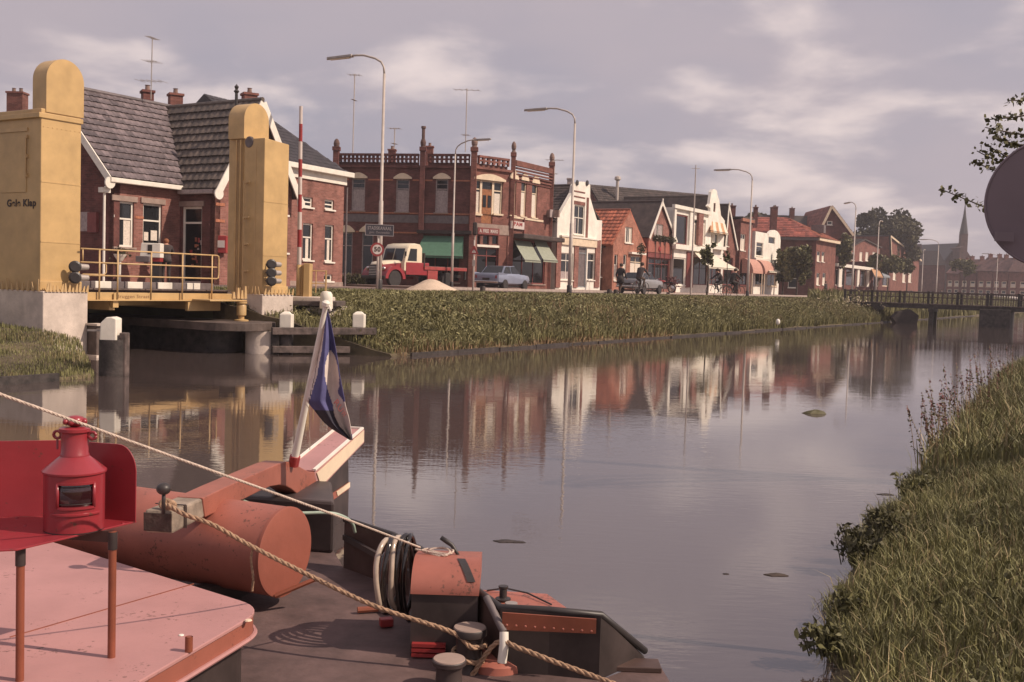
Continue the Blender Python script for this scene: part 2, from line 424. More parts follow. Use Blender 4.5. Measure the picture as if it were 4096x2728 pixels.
M_wood = mat('bare_wood', (0.34, 0.27, 0.21), 0.8, 0.25, 7, bump=0.35, bscale=20)
M_endgr = mat('end_grain', (0.085, 0.06, 0.05), 0.85, 0.3, 14, bump=0.3)
M_rope = mat('manila_rope', (0.44, 0.28, 0.18), 0.9, 0.2, 60, bump=0.4, bscale=220)
M_ropew = mat('white_rope', (0.62, 0.50, 0.42), 0.9, 0.12, 60, bump=0.3, bscale=220)
M_hose = mat('pale_green_hose', (0.36, 0.44, 0.36), 0.45, 0.1, 8)
M_flagb = mat('flag_blue', (0.095, 0.092, 0.225), 0.85, 0.1, 12)
M_flagw = mat('flag_white', (0.70, 0.60, 0.54), 0.85, 0.06, 12)
M_flagr = mat('flag_letter_red', (0.36, 0.12, 0.11), 0.85, 0.05, 12)
M_teal = mat('awning_green', (0.085, 0.185, 0.125), 0.85, 0.08, 6)
M_pale = mat('awning_pale_green', (0.30, 0.32, 0.25), 0.85, 0.1, 6)
M_awnw = mat('awning_white', (0.70, 0.64, 0.52), 0.85, 0.08, 5)
M_awno = mat('awning_ochre', (0.50, 0.27, 0.14), 0.85, 0.1, 5)
M_awnp = mat('awning_pink', (0.52, 0.28, 0.22), 0.85, 0.1, 5)
M_awnb = mat('awning_blue_grey', (0.26, 0.28, 0.30), 0.85, 0.1, 5)
M_wooddoor = mat('varnished_door', (0.34, 0.13, 0.05), 0.5, 0.2, 6)
M_shopred = mat('shop_red', (0.21, 0.05, 0.045), 0.6, 0.1, 4)
M_bluecar = mat('car_blue', (0.22, 0.245, 0.33), 0.3, 0.05, 2, coat=0.4)
M_greycar = mat('car_grey', (0.25, 0.245, 0.25), 0.3, 0.05, 2, coat=0.4)
M_creamc = mat('cab_cream', (0.80, 0.70, 0.52), 0.35, 0.05, 2, coat=0.3)
M_redc = mat('truck_red', (0.30, 0.028, 0.036), 0.38, 0.08, 2, coat=0.3)
M_redbed = mat('truck_bed_red', (0.34, 0.055, 0.05), 0.6, 0.12, 3)
M_sand = mat('sand', (0.58, 0.45, 0.34), 0.95, 0.12, 1.5, bump=0.6, bscale=14)
M_bark = mat('bark', (0.07, 0.05, 0.04), 0.9, 0.25, 6, bump=0.6, bscale=20)
def leafmat(name, col, rv=0.5):
    m = mat(name, col, 0.6, 0.2, 1.2, rndvar=rv, spec=0.3)
    return m
M_leafdk = leafmat('leaf_dark', (0.095, 0.086, 0.044))
M_leaf = leafmat('leaf_green', (0.13, 0.122, 0.050))
M_leafy = leafmat('leaf_yellow', (0.16, 0.13, 0.04))
M_reed = leafmat('reed_green', (0.225, 0.205, 0.092), 0.4)
M_reedd = leafmat('reed_dry', (0.30, 0.20, 0.11), 0.4)
M_grass = leafmat('grass_blade', (0.205, 0.195, 0.085), 0.5)
M_grassd = leafmat('grass_dry', (0.33, 0.26, 0.14), 0.4)
M_flower = leafmat('flower_pink', (0.22, 0.09, 0.09), 0.4)
M_umbel = leafmat('flower_white', (0.60, 0.50, 0.33), 0.3)
M_skin = mat('skin', (0.50, 0.27, 0.19), 0.6, 0.05)
M_coat = mat('dark_cloth', (0.055, 0.042, 0.042), 0.9, 0.2)
M_cloth2 = mat('black_cloth', (0.042, 0.034, 0.034), 0.9, 0.2)
M_cloth3 = mat('brown_cloth', (0.10, 0.065, 0.05), 0.9, 0.2)
M_shoe = mat('shoe', (0.02, 0.015, 0.012), 0.6)
M_hair = mat('hair', (0.05, 0.03, 0.02), 0.8)
M_signback = mat('sign_back', (0.20, 0.155, 0.18), 0.75, 0.05, 3)
M_signred = mat('sign_red', (0.26, 0.035, 0.035), 0.5, 0.05)
M_signblue = mat('sign_blue', (0.036, 0.033, 0.046), 0.5, 0.08)
M_signw = mat('sign_white', (0.60, 0.52, 0.48), 0.5, 0.05)
M_signgrey = mat('sign_lettering', (0.27, 0.235, 0.24), 0.5, 0.05)
M_ltr = mat('dark_lettering', (0.05, 0.03, 0.025), 0.6, 0.05)
M_ltrb = mat('brown_lettering', (0.26, 0.13, 0.06), 0.6, 0.05)
M_rag = mat('rag', (0.72, 0.60, 0.54), 0.95, 0.1, 8)
# ------------------------------------------------------------------ ground and water
def solo(mb, name, mats, label, cat, loc, group=None, **kw):
    o = mb.build(name, mats, None, org=Vector(loc), **kw); o.location = loc
    return tag(o, label, cat, group)

CH0, CH1 = -30.75, -26.6             # side canal under the bridge, along s
TB = -4.7                            # the line of the bridge towers
def prof(t):
    """height of the far bank across the canal direction"""
    ks = [(-14, -1.4), (-9.6, -0.9), (-8.9, -0.25), (-8.6, 0.06), (-7.2, 0.42), (-5.6, 0.85), (-4.2, 1.22), (-3.2, 1.38), (-2.6, 1.40), (400, 1.40)]
    for (a, za), (b, zb) in zip(ks, ks[1:]):
        if t <= b: return za + (zb - za) * (t - a) / (b - a)
    return 1.4
def SHF(s): return 1.22 * min(1, max(0, (-18 - s) / 22)) + .42 * min(1, max(0, (-37.5 - s) / 3))
def SHN(s): return 1.22 * np.clip((-18 - s) / 22, 0, 1) + .42 * np.clip((-37.5 - s) / 3, 0, 1)
def lbank(s):
    ks = [(-36, 1.2), (-33.5, .85), (-31.7, .56), (-31.0, .08), (-29, .03)]
    for (a, za), (b, zb) in zip(ks, ks[1:]):
        if s <= b: return za + (zb - za) * (max(s, a) - a) / (b - a)
    return .05
def nprof(t):
    """near bank"""
    ks = [(-400, 1.05), (-27, 0.95), (-24.6, 0.80), (-22.6, 0.42), (-21.45, 0.10), (-21.0, 0.0), (-20.7, -0.3), (-20, -1.2), (-14, -1.4)]
    for (a, za), (b, zb) in zip(ks, ks[1:]):
        if t <= b: return za + (zb - za) * (t - a) / (b - a)
    return -1.4
def ground():
    e = 0.01
    ss = [-900, -400, -200, -120, -90, -70, -58, -50, -45] + [-42 + i for i in range(8)] + [-34.5, -34, -33.5, -33, -32.5, -32, -31.7, -31.4, -31.1, -30.9] + [CH0 - e, CH0, CH0 + 1, CH1 - 1, CH1, CH1 + e] + [-26 + 2 * i for i in range(22)] + [20 + 8 * i for i in range(16)] + [160, 220, 300, 420, 600, 900, 1500]
    ts = [-900, -400, -150, -80, -50, -36, -30] + [-27 + 0.4 * i for i in range(15)] + [-21.3, -21.0, -20.7, -20.5, -20, -17, -14, -11, -9.6, -9.2, -8.9, -8.6, -8.2, -7.7, -7.2, -6.6, -6.1, -5.6, -5.1, -4.7, -4.6, -4.54, -4.2, -3.7, -3.2, -2.6, -1.4, -0.6, -0.5, 0, 3, 8, 15, 30, 60, 61, 120, 300, 900]
    ss = sorted(set(ss)); ts = sorted(set(ts))
    v = []; f = []; fm = []
    for s in ss:
        for t in ts:
            s2 = s
            if -60 < t < -4.6:        # the mouth of the side canal flares towards the main canal
                k = min(4.4, -4.6 - t) if t > -14 else 4.4
                if -42 < s <= CH0: s2 = s - k * .66 * (s + 42) / (CH0 + 42)
                elif CH0 < s < CH0 + 1.5: s2 = s - .9 - k * .66
                elif CH1 - 1.5 < s < CH1: s2 = s + .9 + k * .34
                elif CH1 <= s < -14: s2 = s + k * .34 * (-14 - s) / (-14 - CH1)
            if t < -14: z = nprof(t + SHF(s)); s2 = s
            else: z = prof(t) if s > CH0 or t > -4.55 and (s > -31.65 or t > -.55) else min(prof(t) * (.55 if prof(t) > 0 else 1), lbank(s))
            jit = 0.0
            if (-27 < t < -23) or (-8.7 < t < -3): jit = 0.05 * math.sin(s * 1.7 + t * 2.1) * math.sin(s * 0.6 - t * 3.3)
            if CH0 <= s <= CH1 and -14 < t < 60.5: z = -1.4
            v.append(ST(s2, t, z + jit))
    n = len(ts)
    for i in range(len(ss) - 1):
        for j in range(n - 1):
            f.append((i * n + j, (i + 1) * n + j, (i + 1) * n + j + 1, i * n + j + 1))
    me = bpy.data.meshes.new('ground'); me.from_pydata([tuple(p) for p in v], [], f); me.materials.append(M_lawn); me.materials.append(M_soil); me.update()
    for p in me.polygons:
        t = NV.dot(p.center - SO)
        p.material_index = 1 if (-9 < t < -4) or (-24 < t < -20) else 0
    o = bpy.data.objects.new('ground', me); COL.objects.link(o); structure(o)
ground()

def water():
    m = bpy.data.materials.new('canal_water'); m.use_nodes = True; t = m.node_tree; b = t.nodes['Principled BSDF']
    b.inputs['Base Color'].default_value = (0.075, 0.056, 0.052, 1); b.inputs['Roughness'].default_value = 0.015; b.inputs['IOR'].default_value = 2.35
    g = t.nodes.new('ShaderNodeTexCoord')
    mp = t.nodes.new('ShaderNodeMapping'); mp.inputs['Rotation'].default_value = (0, 0, math.radians(8)); mp.inputs['Scale'].default_value = (0.55, 1.6, 1)
    t.links.new(g.outputs['Object'], mp.inputs['Vector'])
    n1 = t.nodes.new('ShaderNodeTexNoise'); n1.inputs['Scale'].default_value = 1.6; n1.inputs['Detail'].default_value = 3; n1.inputs['Roughness'].default_value = 0.5
    t.links.new(mp.outputs[0], n1.inputs['Vector'])
    n2 = t.nodes.new('ShaderNodeTexNoise'); n2.inputs['Scale'].default_value = 9; n2.inputs['Detail'].default_value = 3
    t.links.new(mp.outputs[0], n2.inputs['Vector'])
    # calm and ruffled patches of the surface
    n3 = t.nodes.new('ShaderNodeTexNoise'); n3.inputs['Scale'].default_value = 0.13; n3.inputs['Detail'].default_value = 3
    t.links.new(g.outputs['Object'], n3.inputs['Vector'])
    mr = t.nodes.new('ShaderNodeMapRange'); mr.inputs['From Min'].default_value = 0.42; mr.inputs['From Max'].default_value = 0.62; mr.inputs['To Min'].default_value = 0.25; mr.inputs['To Max'].default_value = 1.0
    t.links.new(n3.outputs['Fac'], mr.inputs['Value'])
    b1 = t.nodes.new('ShaderNodeBump'); b1.inputs['Distance'].default_value = 0.010; t.links.new(n1.outputs['Fac'], b1.inputs['Height']); b1.inputs['Strength'].default_value = 0.11
    b2 = t.nodes.new('ShaderNodeBump'); b2.inputs['Distance'].default_value = 0.0016; t.links.new(n2.outputs['Fac'], b2.inputs['Height']); t.links.new(mr.outputs[0], b2.inputs['Strength'])
    t.links.new(b1.outputs[0], b2.inputs['Normal']); t.links.new(b2.outputs[0], b.inputs['Normal'])
    mb = MB()
    mb.poly([ST(-900, -23.5, 0), ST(1500, -23.5, 0), ST(1500, -7.9, 0), ST(-900, -7.9, 0)])
    mb.poly([ST(CH0 - 3.5, -7.9, 0), ST(CH1 + 2.5, -7.9, 0), ST(CH1 + 1.0, -4.3, 0), ST(CH1 + .3, 60, 0), ST(CH0 - 0.3, 60, 0), ST(CH0 - 1.0, -4.3, 0)])
    structure(mb.build('canal_water', m))
water()

def sheet(name, m, s0, s1, t0, t1, z):
    mb = MB(); mb.poly([ST(s0, t0, z), ST(s1, t0, z), ST(s1, t1, z), ST(s0, t1, z)]); return structure(mb.build(name, m))
sheet('road', M_asph, CH1 + 0.35, 900, -1.7, 6.6, ROAD + 0.008)
sheet('road', M_asph, -400, CH0 - 0.3, -0.4, 6.6, ROAD + 0.008)
sheet('forecourt', M_pave, CH1 + 0.35, -3.4, 6.9, 40, ROAD + 0.012)
mb = MB()
for s0, s1 in ((-3.2, 900),):
    mb.box(ST((s0 + s1) / 2, 9.2, ROAD + 0.05), U * ((s1 - s0) / 2), NV * 2.45, (0, 0, 0.07))
structure(mb.build('pavement', M_pave))
# kerb stones: one piece each, the nearest ones separate, further on one long strip
kt = thing('kerb', 'row of pale kerb stones along the far side of the canal road', 'kerb', tuple(ST(-3, 6.7, ROAD)))
mk = MB(); mk.box(Vector((0, 0, 0.06)), U * 0.492, NV * 0.075, (0, 0, 0.075))
k0 = mk.build('kerb_stone', M_kerb, kt, org=Vector((0, 0, 0)))
for i in range(90):
    o = k0 if i == 0 else k0.copy()
    if i: COL.objects.link(o); o.parent = kt
    o.location = U * (0.5 + i) + Vector((0, 0, random.uniform(-.006, .006)))
mk = MB(); mk.box(ST(50 + 100, 6.7, ROAD + 0.06), U * 61.99, NV * 0.075, (0, 0, 0.075)); stuff(mk.build('kerb_strip', M_kerb, kt))
# white line along the canal edge of the road (dashes, countable)
for i in range(9):
    mb = MB(); s = -22 + i * 6.5; mb.poly([ST(s, 2.45, ROAD + .014), ST(s + 3, 2.45, ROAD + .014), ST(s + 3, 2.57, ROAD + .014), ST(s, 2.57, ROAD + .014)])
    structure(mb.build('road_marking', M_signw))

# timber revetment at the foot of the far bank: boards one by one
rv = thing('bank_revetment', 'low dark timber edging at the waterline below the tall reeds', 'revetment', tuple(ST(-23.6, -8.75, 0)))
bm_ = MB(); bm_.box(Vector((0, 0, 0.0)), U * 0.98, NV * 0.03, (0, 0, 0.13))
b0 = bm_.build('board', M_timber, rv, org=Vector((0, 0, 0)))
for i in range(48):
    o = b0 if i == 0 else b0.copy()
    if i: COL.objects.link(o); o.parent = rv
    o.location = U * (0.0 + 2 * i) + NV * random.uniform(-.03, .03) + Vector((0, 0, random.uniform(-.09, -.05)))
rv2 = thing('bank_revetment', 'low dark timber edging at the waterline below the short grass left of the bridge', 'revetment', tuple(ST(-40, -8.75, 0)))
for i in range(3):
    o = b0.copy(); COL.objects.link(o); o.parent = rv2; o.location = U * (0.9 + 2 * i)
# ------------------------------------------------------------------ the yellow bascule bridge
br = thing('bascule_bridge', 'yellow bascule bridge deck with railing spanning the dark side canal between two towers', 'bridge', tuple(ST(-28.5, TB, 0)))
S0, S1 = -30.9, -26.45
# deck with walkway, near girder, cross beams
mb = MB(); mb.box(ST((S0 + S1) / 2, -1.6, 1.345), U * ((S1 - S0) / 2), NV * 2.95, (0, 0, 0.055)); mb.build('deck', M_asph, br)
gz0, gz1 = 1.19, 1.345
mb = MB(); mb.box(ST((S0 + S1) / 2 + .15, TB + 0.03, (gz0 + gz1) / 2), U * ((S1 - S0) / 2 - .15), NV * 0.05, (0, 0, (gz1 - gz0) / 2)); mb.box(ST((S0 + S1) / 2 + .15, TB + 0.0, gz0 - .012), U * ((S1 - S0) / 2 - .15), NV * 0.09, (0, 0, .012)); mb.build('girder', M_yellow, br, bevel=.006)
for ds in (1.05, 3.35):
    mb = MB(); mb.box(ST(S0 + ds, TB + 0.02, 1.10), U * 0.07, NV * 0.05, (0, 0, 0.078)); mb.box(ST(S0 + ds, TB + 2.6, 1.06), U * 0.07, NV * 2.5, (0, 0, 0.10)); mb.build('cross_beam', M_yellow, br)
for t in (TB + 1.2, TB + 3.5, TB + 5.6):
    mb = MB(); mb.box(ST((S0 + S1) / 2, t, 1.15), U * ((S1 - S0) / 2), NV * 0.06, (0, 0, 0.13)); mb.build('bearer', M_yellow, br)
mb = MB(); mb.box(ST((S0 + S1) / 2, TB + 0.25, 1.415), U * ((S1 - S0) / 2), NV * 0.20, (0, 0, 0.014)); mb.build('walkway_edge', M_timbgr, br)
n = 10
for i in range(n):      # black and white kerb blocks
    a = S0 + 0.12 + (S1 - S0 - 0.2) * i / n; b = S0 + 0.12 + (S1 - S0 - 0.2) * (i + 1) / n
    mb = MB(); mb.box(ST((a + b) / 2, TB + 0.62, 1.50), U * ((b - a) / 2 - .004), NV * 0.07, (0, 0, 0.075)); mb.build('kerb_block', M_white if i % 2 == 0 else M_lead, br, bevel=.008)
mb = MB(); mb.box(ST((S0 + S1) / 2, TB + 0.80, 1.55), U * ((S1 - S0) / 2), NV * 0.09, (0, 0, 0.02)); mb.build('kerb_cap', M_signw, br)
# near railing
def rail(parent, t, a, b, zs, posts, r=0.017, zb=1.2):
    for z in zs:
        mb = MB(); mb.tube([ST(a, t, z), ST(b, t, z)], r, 8); mb.build('rail', M_yellow2, parent, smooth=True)
    for p in posts:
        mb = MB(); mb.tube([ST(p, t, zb), ST(p, t, zs[-1])], r * 1.1, 8); mb.build('post', M_yellow2, parent, smooth=True)
tR = TB - 0.08
sp = [s_at(p, tR) for p in (397, 470, 604, 729, 847)]
sL, sR = s_at(322, tR), s_at(866, tR)
rail(br, tR, sL, sR, (1.70, 1.97, 2.25), sp)
mb = MB(); mb.tube([ST(sR, tR, 1.70), ST(sR + .05, tR, 1.72), ST(sR + .06, tR, 1.8), ST(sR + .06, tR, 2.14), ST(sR + .05, tR, 2.23), ST(sR, tR, 2.25)], .017, 8); mb.build('rail_end', M_yellow2, br, smooth=True)
# small inner gate frame on the left
a, b = s_at(330, tR + .9), s_at(424, tR + .9)
mb = MB(); mb.tube([ST(a, tR + .9, 1.98), ST(a, tR + .9, 2.26)], .015, 6); mb.tube([ST(a, tR + .9, 1.98), ST(b - .05, tR + .9, 1.98), ST(b, tR + .9, 1.93), ST(b, tR + .9, 1.77), ST(b - .05, tR + .9, 1.72), ST(a, tR + .9, 1.72)], .015, 6); mb.build('gate_frame', M_yellow2, br, smooth=True)
# far railing of the deck
rail(br, 1.1, S0, S1, (1.75, 2.05, 2.30), [S0 + .3 + i * 1.2 for i in range(4)], .016, 1.4)
# name board on the girder
pn = ST(s_at(532, TB - .06), TB - .06, 1.262)
mb = MB(); mb.box(pn, U * 0.50, NV * 0.012, (0, 0, .075)); nb = mb.build('name_board', M_yellow, br, bevel=.004)
text('Bruggen Straat', 'lettering', M_ltrb, 0.105, frame_M(pn - NV * 0.0145, U, Vector((0, 0, 1)), -NV), nb, depth=.002, width=.86)

# ---- towers
def arch(w, zs, n=14):
    pts = [(-w, zs)] ; r = w
    return [(math.cos(math.pi - math.pi * i / n) * r, zs + math.sin(math.pi * i / n) * r) for i in range(n + 1)]
def tower_dome(parent, sc_, w, t0, t1, zb, zs):
    mb = MB()
    pts = [(-w, zb)] + arch(w, zs, 22) + [(w, zb)]
    mb.prism([ST(sc_ + a, t0, z) for a, z in pts], NV * (t1 - t0)); return mb.build('dome', M_yellow, parent, smooth='auto', bevel=.012)
# left tower
sA = s_at(160, TB); sB = s_at(320, TB)
tw = thing('bridge_tower', 'near left yellow bridge tower, tall box with a rounded top and black lettering', 'bridge tower', tuple(ST((sA + sB) / 2, TB, ROAD)))
zt = 4.88 + .12
mb = MB(); mb.box(ST((sA + sB) / 2, TB + 0.72, (1.36 + zt) / 2), U * ((sB - sA) / 2), NV * 0.72, (0, 0, (zt - 1.36) / 2)); mb.build('shaft', M_yellow, tw, bevel=.018)
wd = (s_at(323, TB) - s_at(181, TB - .0)) / 2
cs = (s_at(323, TB) + s_at(181, TB)) / 2
tower_dome(tw, cs, wd + .02, TB - .02, TB + .42, zt - .06, 6.03 - wd)
mb = MB(); mb.box(ST((sA + sB) / 2 - .02, TB + .72, zt - .14), U * ((sB - sA) / 2 + .045), NV * 0.75, (0, 0, .05)); mb.build('cornice', M_yellow, tw, bevel=.01)
x = sA - .008
mb = MB(); mb.bar(ST(x, TB + .42, 4.60), ST(x, TB + 1.35, 4.60), .03, .07); mb.build('lamp_strip', M_yellow2, tw)
mb = MB(); mb.box(ST(x, TB + .88, 3.9), U * .008, NV * .42, (0, 0, .56)); mb.build('door', M_yellow, tw, bevel=.006)
mb = MB(); mb.tube([ST(x - .03, TB + .44, 3.65), ST(x - .03, TB + .44, 4.48)], .012, 6)
for z in (3.68, 4.06, 4.45): mb.box(ST(x - .015, TB + .44, z), U * .02, NV * .028, (0, 0, .035))
mb.build('handle', M_yellow2, tw)
text('Gele Klap', 'lettering', M_ltr, 0.20, frame_M(ST(sA - .006, TB + .62, 3.12), -NV, Vector((0, 0, 1)), -U), tw, depth=.003, width=.95, bold=.006)
for z in (2.35, 3.55):        # plate joints with rivet rows on the lit face
    mb = MB(); mb.box(ST((sA + sB) / 2, TB - .003, z), U * ((sB - sA) / 2 - .01), NV * .004, (0, 0, .012)); mb.build('plate_joint', M_yellow, tw)
for k in range(9):
    p = ST(sA + (sB - sA) * (k + .5) / 9, TB - .006, zt - .36); mb = MB(); mb.lathe([(.010, 0), (.007, .006), (0, .008)], p, -NV, 8); mb.build('bolt', M_yellow, tw)
mb = MB(); mb.box(ST((sA + sB) / 2, TB - .012, 1.47), U * ((sB - sA) / 2 + .02), NV * .018, (0, 0, .09)); mb.build('base_flange', M_yellow, tw, bevel=.006)
# right tower: sheave head behind, lower ballast box in front
C2 = -25.75 + 0.02
t2 = thing('bridge_tower', 'far right yellow bridge tower, rounded sheave head behind a lower box with a ladder rail', 'bridge tower', tuple(ST(C2, TB, ROAD)))
sC, sD = s_at(1049, TB - .68), s_at(1146, TB - .68)
mb = MB(); pts = [ST(sC, TB - .68, 1.36), ST(sD, TB - .68, 1.36), ST(sD, TB - .68, 5.06), ST(sC, TB - .68, 5.12)]
mb.prism(pts, NV * .68); mb.build('ballast_box', M_yellow, t2, bevel=.015)
sE, sF = s_at(962, TB), s_at(1060, TB)
mb = MB(); mb.box(ST((sC + sD) / 2 + .02, TB + .28, 3.25), U * ((sD - sC) / 2 - .02), NV * 0.275, (0, 0, 1.9)); mb.build('shaft', M_yellow, t2, bevel=.012)
tower_dome(t2, (sE + sF) / 2, (sF - sE) / 2, TB - .03, TB + .50, 5.13, 6.03 - (sF - sE) / 2)
mb = MB(); mb.lathe([(.03, -.04), (.12, -.04), (.14, -.02), (.11, 0), (.14, .02), (.12, .04), (.03, .04)], ST(sC + .02, TB - .16, 5.04), U, 20); mb.build('sheave', M_lead, t2)
x = sC - .006
for dt in (.10, .24): 
    mb = MB(); mb.bar(ST(x - .012, TB + dt, 1.38), ST(x - .012, TB + dt, 5.1), .035, .05); mb.build('guide_rail', M_yellow, t2)
mb = MB(); mb.tube([ST(x - .10, TB - .12, 1.40), ST(x - .10, TB - .12, 4.10)], .018, 8)
for z in (1.9, 2.55, 3.2, 4.05): mb.bar(ST(x, TB - .12, z), ST(x - .11, TB - .12, z), .05, .04); mb.bar(ST(x - .10, TB - .12, z), ST(x - .10, TB - .30, z + .02), .03, .03)
mb.build('ladder_rail', M_yellow2, t2)
mb = MB(); mb.box(ST(sC - .003, TB - .40, 3.2), U * .003, NV * .012, (0, 0, 1.7)); mb.build('panel_seam', M_yellow2, t2)

for z in (2.3, 3.6):
    mb = MB(); mb.box(ST((sC + sD) / 2, TB - .683, z), U * ((sD - sC) / 2 - .01), NV * .004, (0, 0, .011)); mb.build('plate_joint', M_yellow, t2)
mb = MB(); mb.box(ST((sC + sD) / 2, TB - .69, 1.47), U * ((sD - sC) / 2 + .02), NV * .018, (0, 0, .09)); mb.build('base_flange', M_yellow, t2, bevel=.006)
# ---- abutments and pier
def spikes(parent, p0, p1, n, h=.15):
    for i in range(n):
        c = p0.lerp(p1, (i + .5) / n) + Vector((0, 0, 0)); d = (p1 - p0).normalized() * .035; k = NV if abs(d.normalized().dot(U)) > .5 else U
        hh = h * random.uniform(.75, 1.25); ln = (p1 - p0).normalized() * random.uniform(-.04, .04)
        mb = MB(); mb.prism([c - d, c + d, c + d * .3 + ln + Vector((0, 0, hh)), c - d * .3 + ln + Vector((0, 0, hh))], k * .012); mb.build('spike', M_yellow2, parent)
ab = thing('bridge_abutment', 'pale concrete abutment under the left tower beside the grassy bank', 'abutment', tuple(ST(sA, TB - .1, 0)))
sE1 = s_at(352, TB - .14)
mb = MB(); mb.prism([ST(sA - .03, TB - .14, -.6), ST(sE1, TB - .14, -.6), ST(sE1, TB - .14, 1.36), ST(sA - .03, TB - .14, 1.36)], NV * 4.2); mb.build('block', M_conc, ab, bevel=.02)
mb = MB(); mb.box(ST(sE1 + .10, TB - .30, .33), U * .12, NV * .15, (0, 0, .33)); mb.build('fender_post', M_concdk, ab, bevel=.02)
mb = MB(); mb.box(ST(sE1 + .10, TB - .32, .68), U * .15, NV * .18, (0, 0, .02)); mb.box(ST(sE1 + .10, TB - .32, .02), U * .16, NV * .19, (0, 0, .03)); mb.build('fender_cap', M_conc, ab)
spikes(ab, ST(sA, TB - .17, 1.35), ST(sE1, TB - .17, 1.35), 12)
spikes(ab, ST(sA - .06, TB - .1, 1.35), ST(sA - .06, TB + 1.6, 1.35), 10, .2)
ab2 = thing('bridge_abutment', 'pale concrete block under the right tower with yellow spikes along its top edge', 'abutment', tuple(ST(C2, TB - .8, 0)))
mb = MB(); a_, b_ = s_at(1050, TB - .82), s_at(1174, TB - .82)
mb.prism([ST(a_, TB - .82, -.6), ST(b_, TB - .82, -.6), ST(b_, TB - .82, 1.36), ST(a_, TB - .82, 1.36)], NV * 3.9); mb.build('block', M_conc, ab2, bevel=.02)
mb = MB(); mb.box(ST(a_ - .004, TB - .1, .7), U * .006, NV * .04, (0, 0, .65)); mb.build('guide_slot', M_black, ab2)
spikes(ab2, ST(a_, TB - .85, 1.35), ST(b_, TB - .85, 1.35), 9)
spikes(ab2, ST(a_ - .04, TB - .8, 1.35), ST(a_ - .04, TB + .2, 1.35), 8, .2)
pr = thing('bridge_pier', 'round-ended brick pier standing in the water beside the bridge opening', 'pier', tuple(ST(-27.1, -5.5, 0)))
mb = MB(); pts = []
cp = (-27.1, -5.45); R_ = .90
for i in range(19): a = math.pi + math.pi * i / 18; pts.append(ST(cp[0] + R_ * math.cos(a), cp[1] + R_ * math.sin(a), -.7))
pts += [ST(cp[0] + R_, cp[1] + 5, -.7), ST(cp[0] - R_, cp[1] + 5, -.7)]
q0 = ST(cp[0], cp[1]); mb.prism([(q0 + (Vector((p.x, p.y, 0)) - Vector((q0.x, q0.y, 0))) * .62 + NV * .5) + Vector((0, 0, -.7 - q0.z)) for p in pts], Vector((0, 0, 1.22))); mb.build('shaft', M_timber, pr, smooth='auto')  # near-black timber colour stands in for the shaded recess below the coping
cc_ = atY(1045, 1350, ST(-26.9, -6.0).y); mb = MB(); mb.lathe([(.36, -.7), (.36, .52)], (cc_.x, cc_.y, 0), (0, 0, 1), 28); mb.build('column', M_conc, pr, smooth='auto')
mb = MB(); pts = []
for i in range(19): a = math.pi + math.pi * i / 18; pts.append(ST(cp[0] + (R_ + .05) * math.cos(a), cp[1] + (R_ + .05) * math.sin(a), .53))
pts += [ST(cp[0] + R_ + .05, cp[1] + 5.04, .53), ST(cp[0] - R_ - .05, cp[1] + 5.04, .53)]
mb.prism(pts, Vector((0, 0, .185))); mb.build('coping', M_concdk, pr, bevel=.01)  # shade below the deck painted in with the darker concrete
# hinge machinery on the pier (belongs to the bridge)
ph = atY(965, 1280, ST(-26.6, -5.6).y); ph = Vector((ph.x, ph.y, .715))
mb = MB(); mb.lathe([(.17, 0), (.17, .03), (.07, .05), (.07, .12), (.115, .14), (.115, .36), (.09, .40), (.13, .42), (.13, .46)], ph, (0, 0, 1), 18); mb.build('bearing', M_yellow, br, smooth='auto')
mb = MB(); mb.box(ph + Vector((0, 0, .485)) - U * .45 + NV * .25, U * .58, NV * .30, (0, 0, .018)); mb.box(ph + Vector((0, 0, .34)) - U * .62 + NV * .62, U * .50, NV * .05, (0, 0, .12)); mb.build('bearing_beam', M_yellow, br, bevel=.008)
mb = MB()
for dx_, hh in ((-.10, .26), (.02, .20), (.13, .30), (-.24, .16)):
    mb.prism([ph + U * (dx_ - .04) + Vector((0, 0, .53)), ph + U * (dx_ + .05) + Vector((0, 0, .53)), ph + U * (dx_ + .02) + Vector((0, 0, .53 + hh)), ph + U * (dx_ - .02) + Vector((0, 0, .53 + hh))], NV * .05)
mb.build('hinge_lugs', M_yellow2, br)

# ---- ship signal lights on the towers
def signal(px, rows, n_l, label, tt, s_off):
    root = None
    for i, py in enumerate(rows):
        Y = ST(s_at(px, tt), tt).y; p = atY(px, py, Y)
        if root is None: root = thing('signal_light', label, 'signal light', tuple(p), 'ship signals on the bridge towers')
        mb = MB(); mb.lathe([(.0, 0), (.125, 0), (.125, .03), (.09, .05)], p, -U * .5 - NV * .8, 18); mb.build('back_plate', M_black, root)
        mb = MB(); mb.tube([p + U * .05, p + U * .30 + NV * .0], [.07, .06], 12); mb.build('hood', M_galv, root, smooth='auto')
        mb = MB(); mb.bar(p + U * .1, p + NV * .3 + U * .05, .03); mb.build('bracket', M_black, root)
    return root
signal(300, (1067, 1110), 2, 'pair of black ship signal lights with steel hoods on the left tower', TB - .22, 0)
signal(1085, (1057, 1091, 1124), 3, 'stack of three black ship signal lights on the right tower', TB - .92, 0)

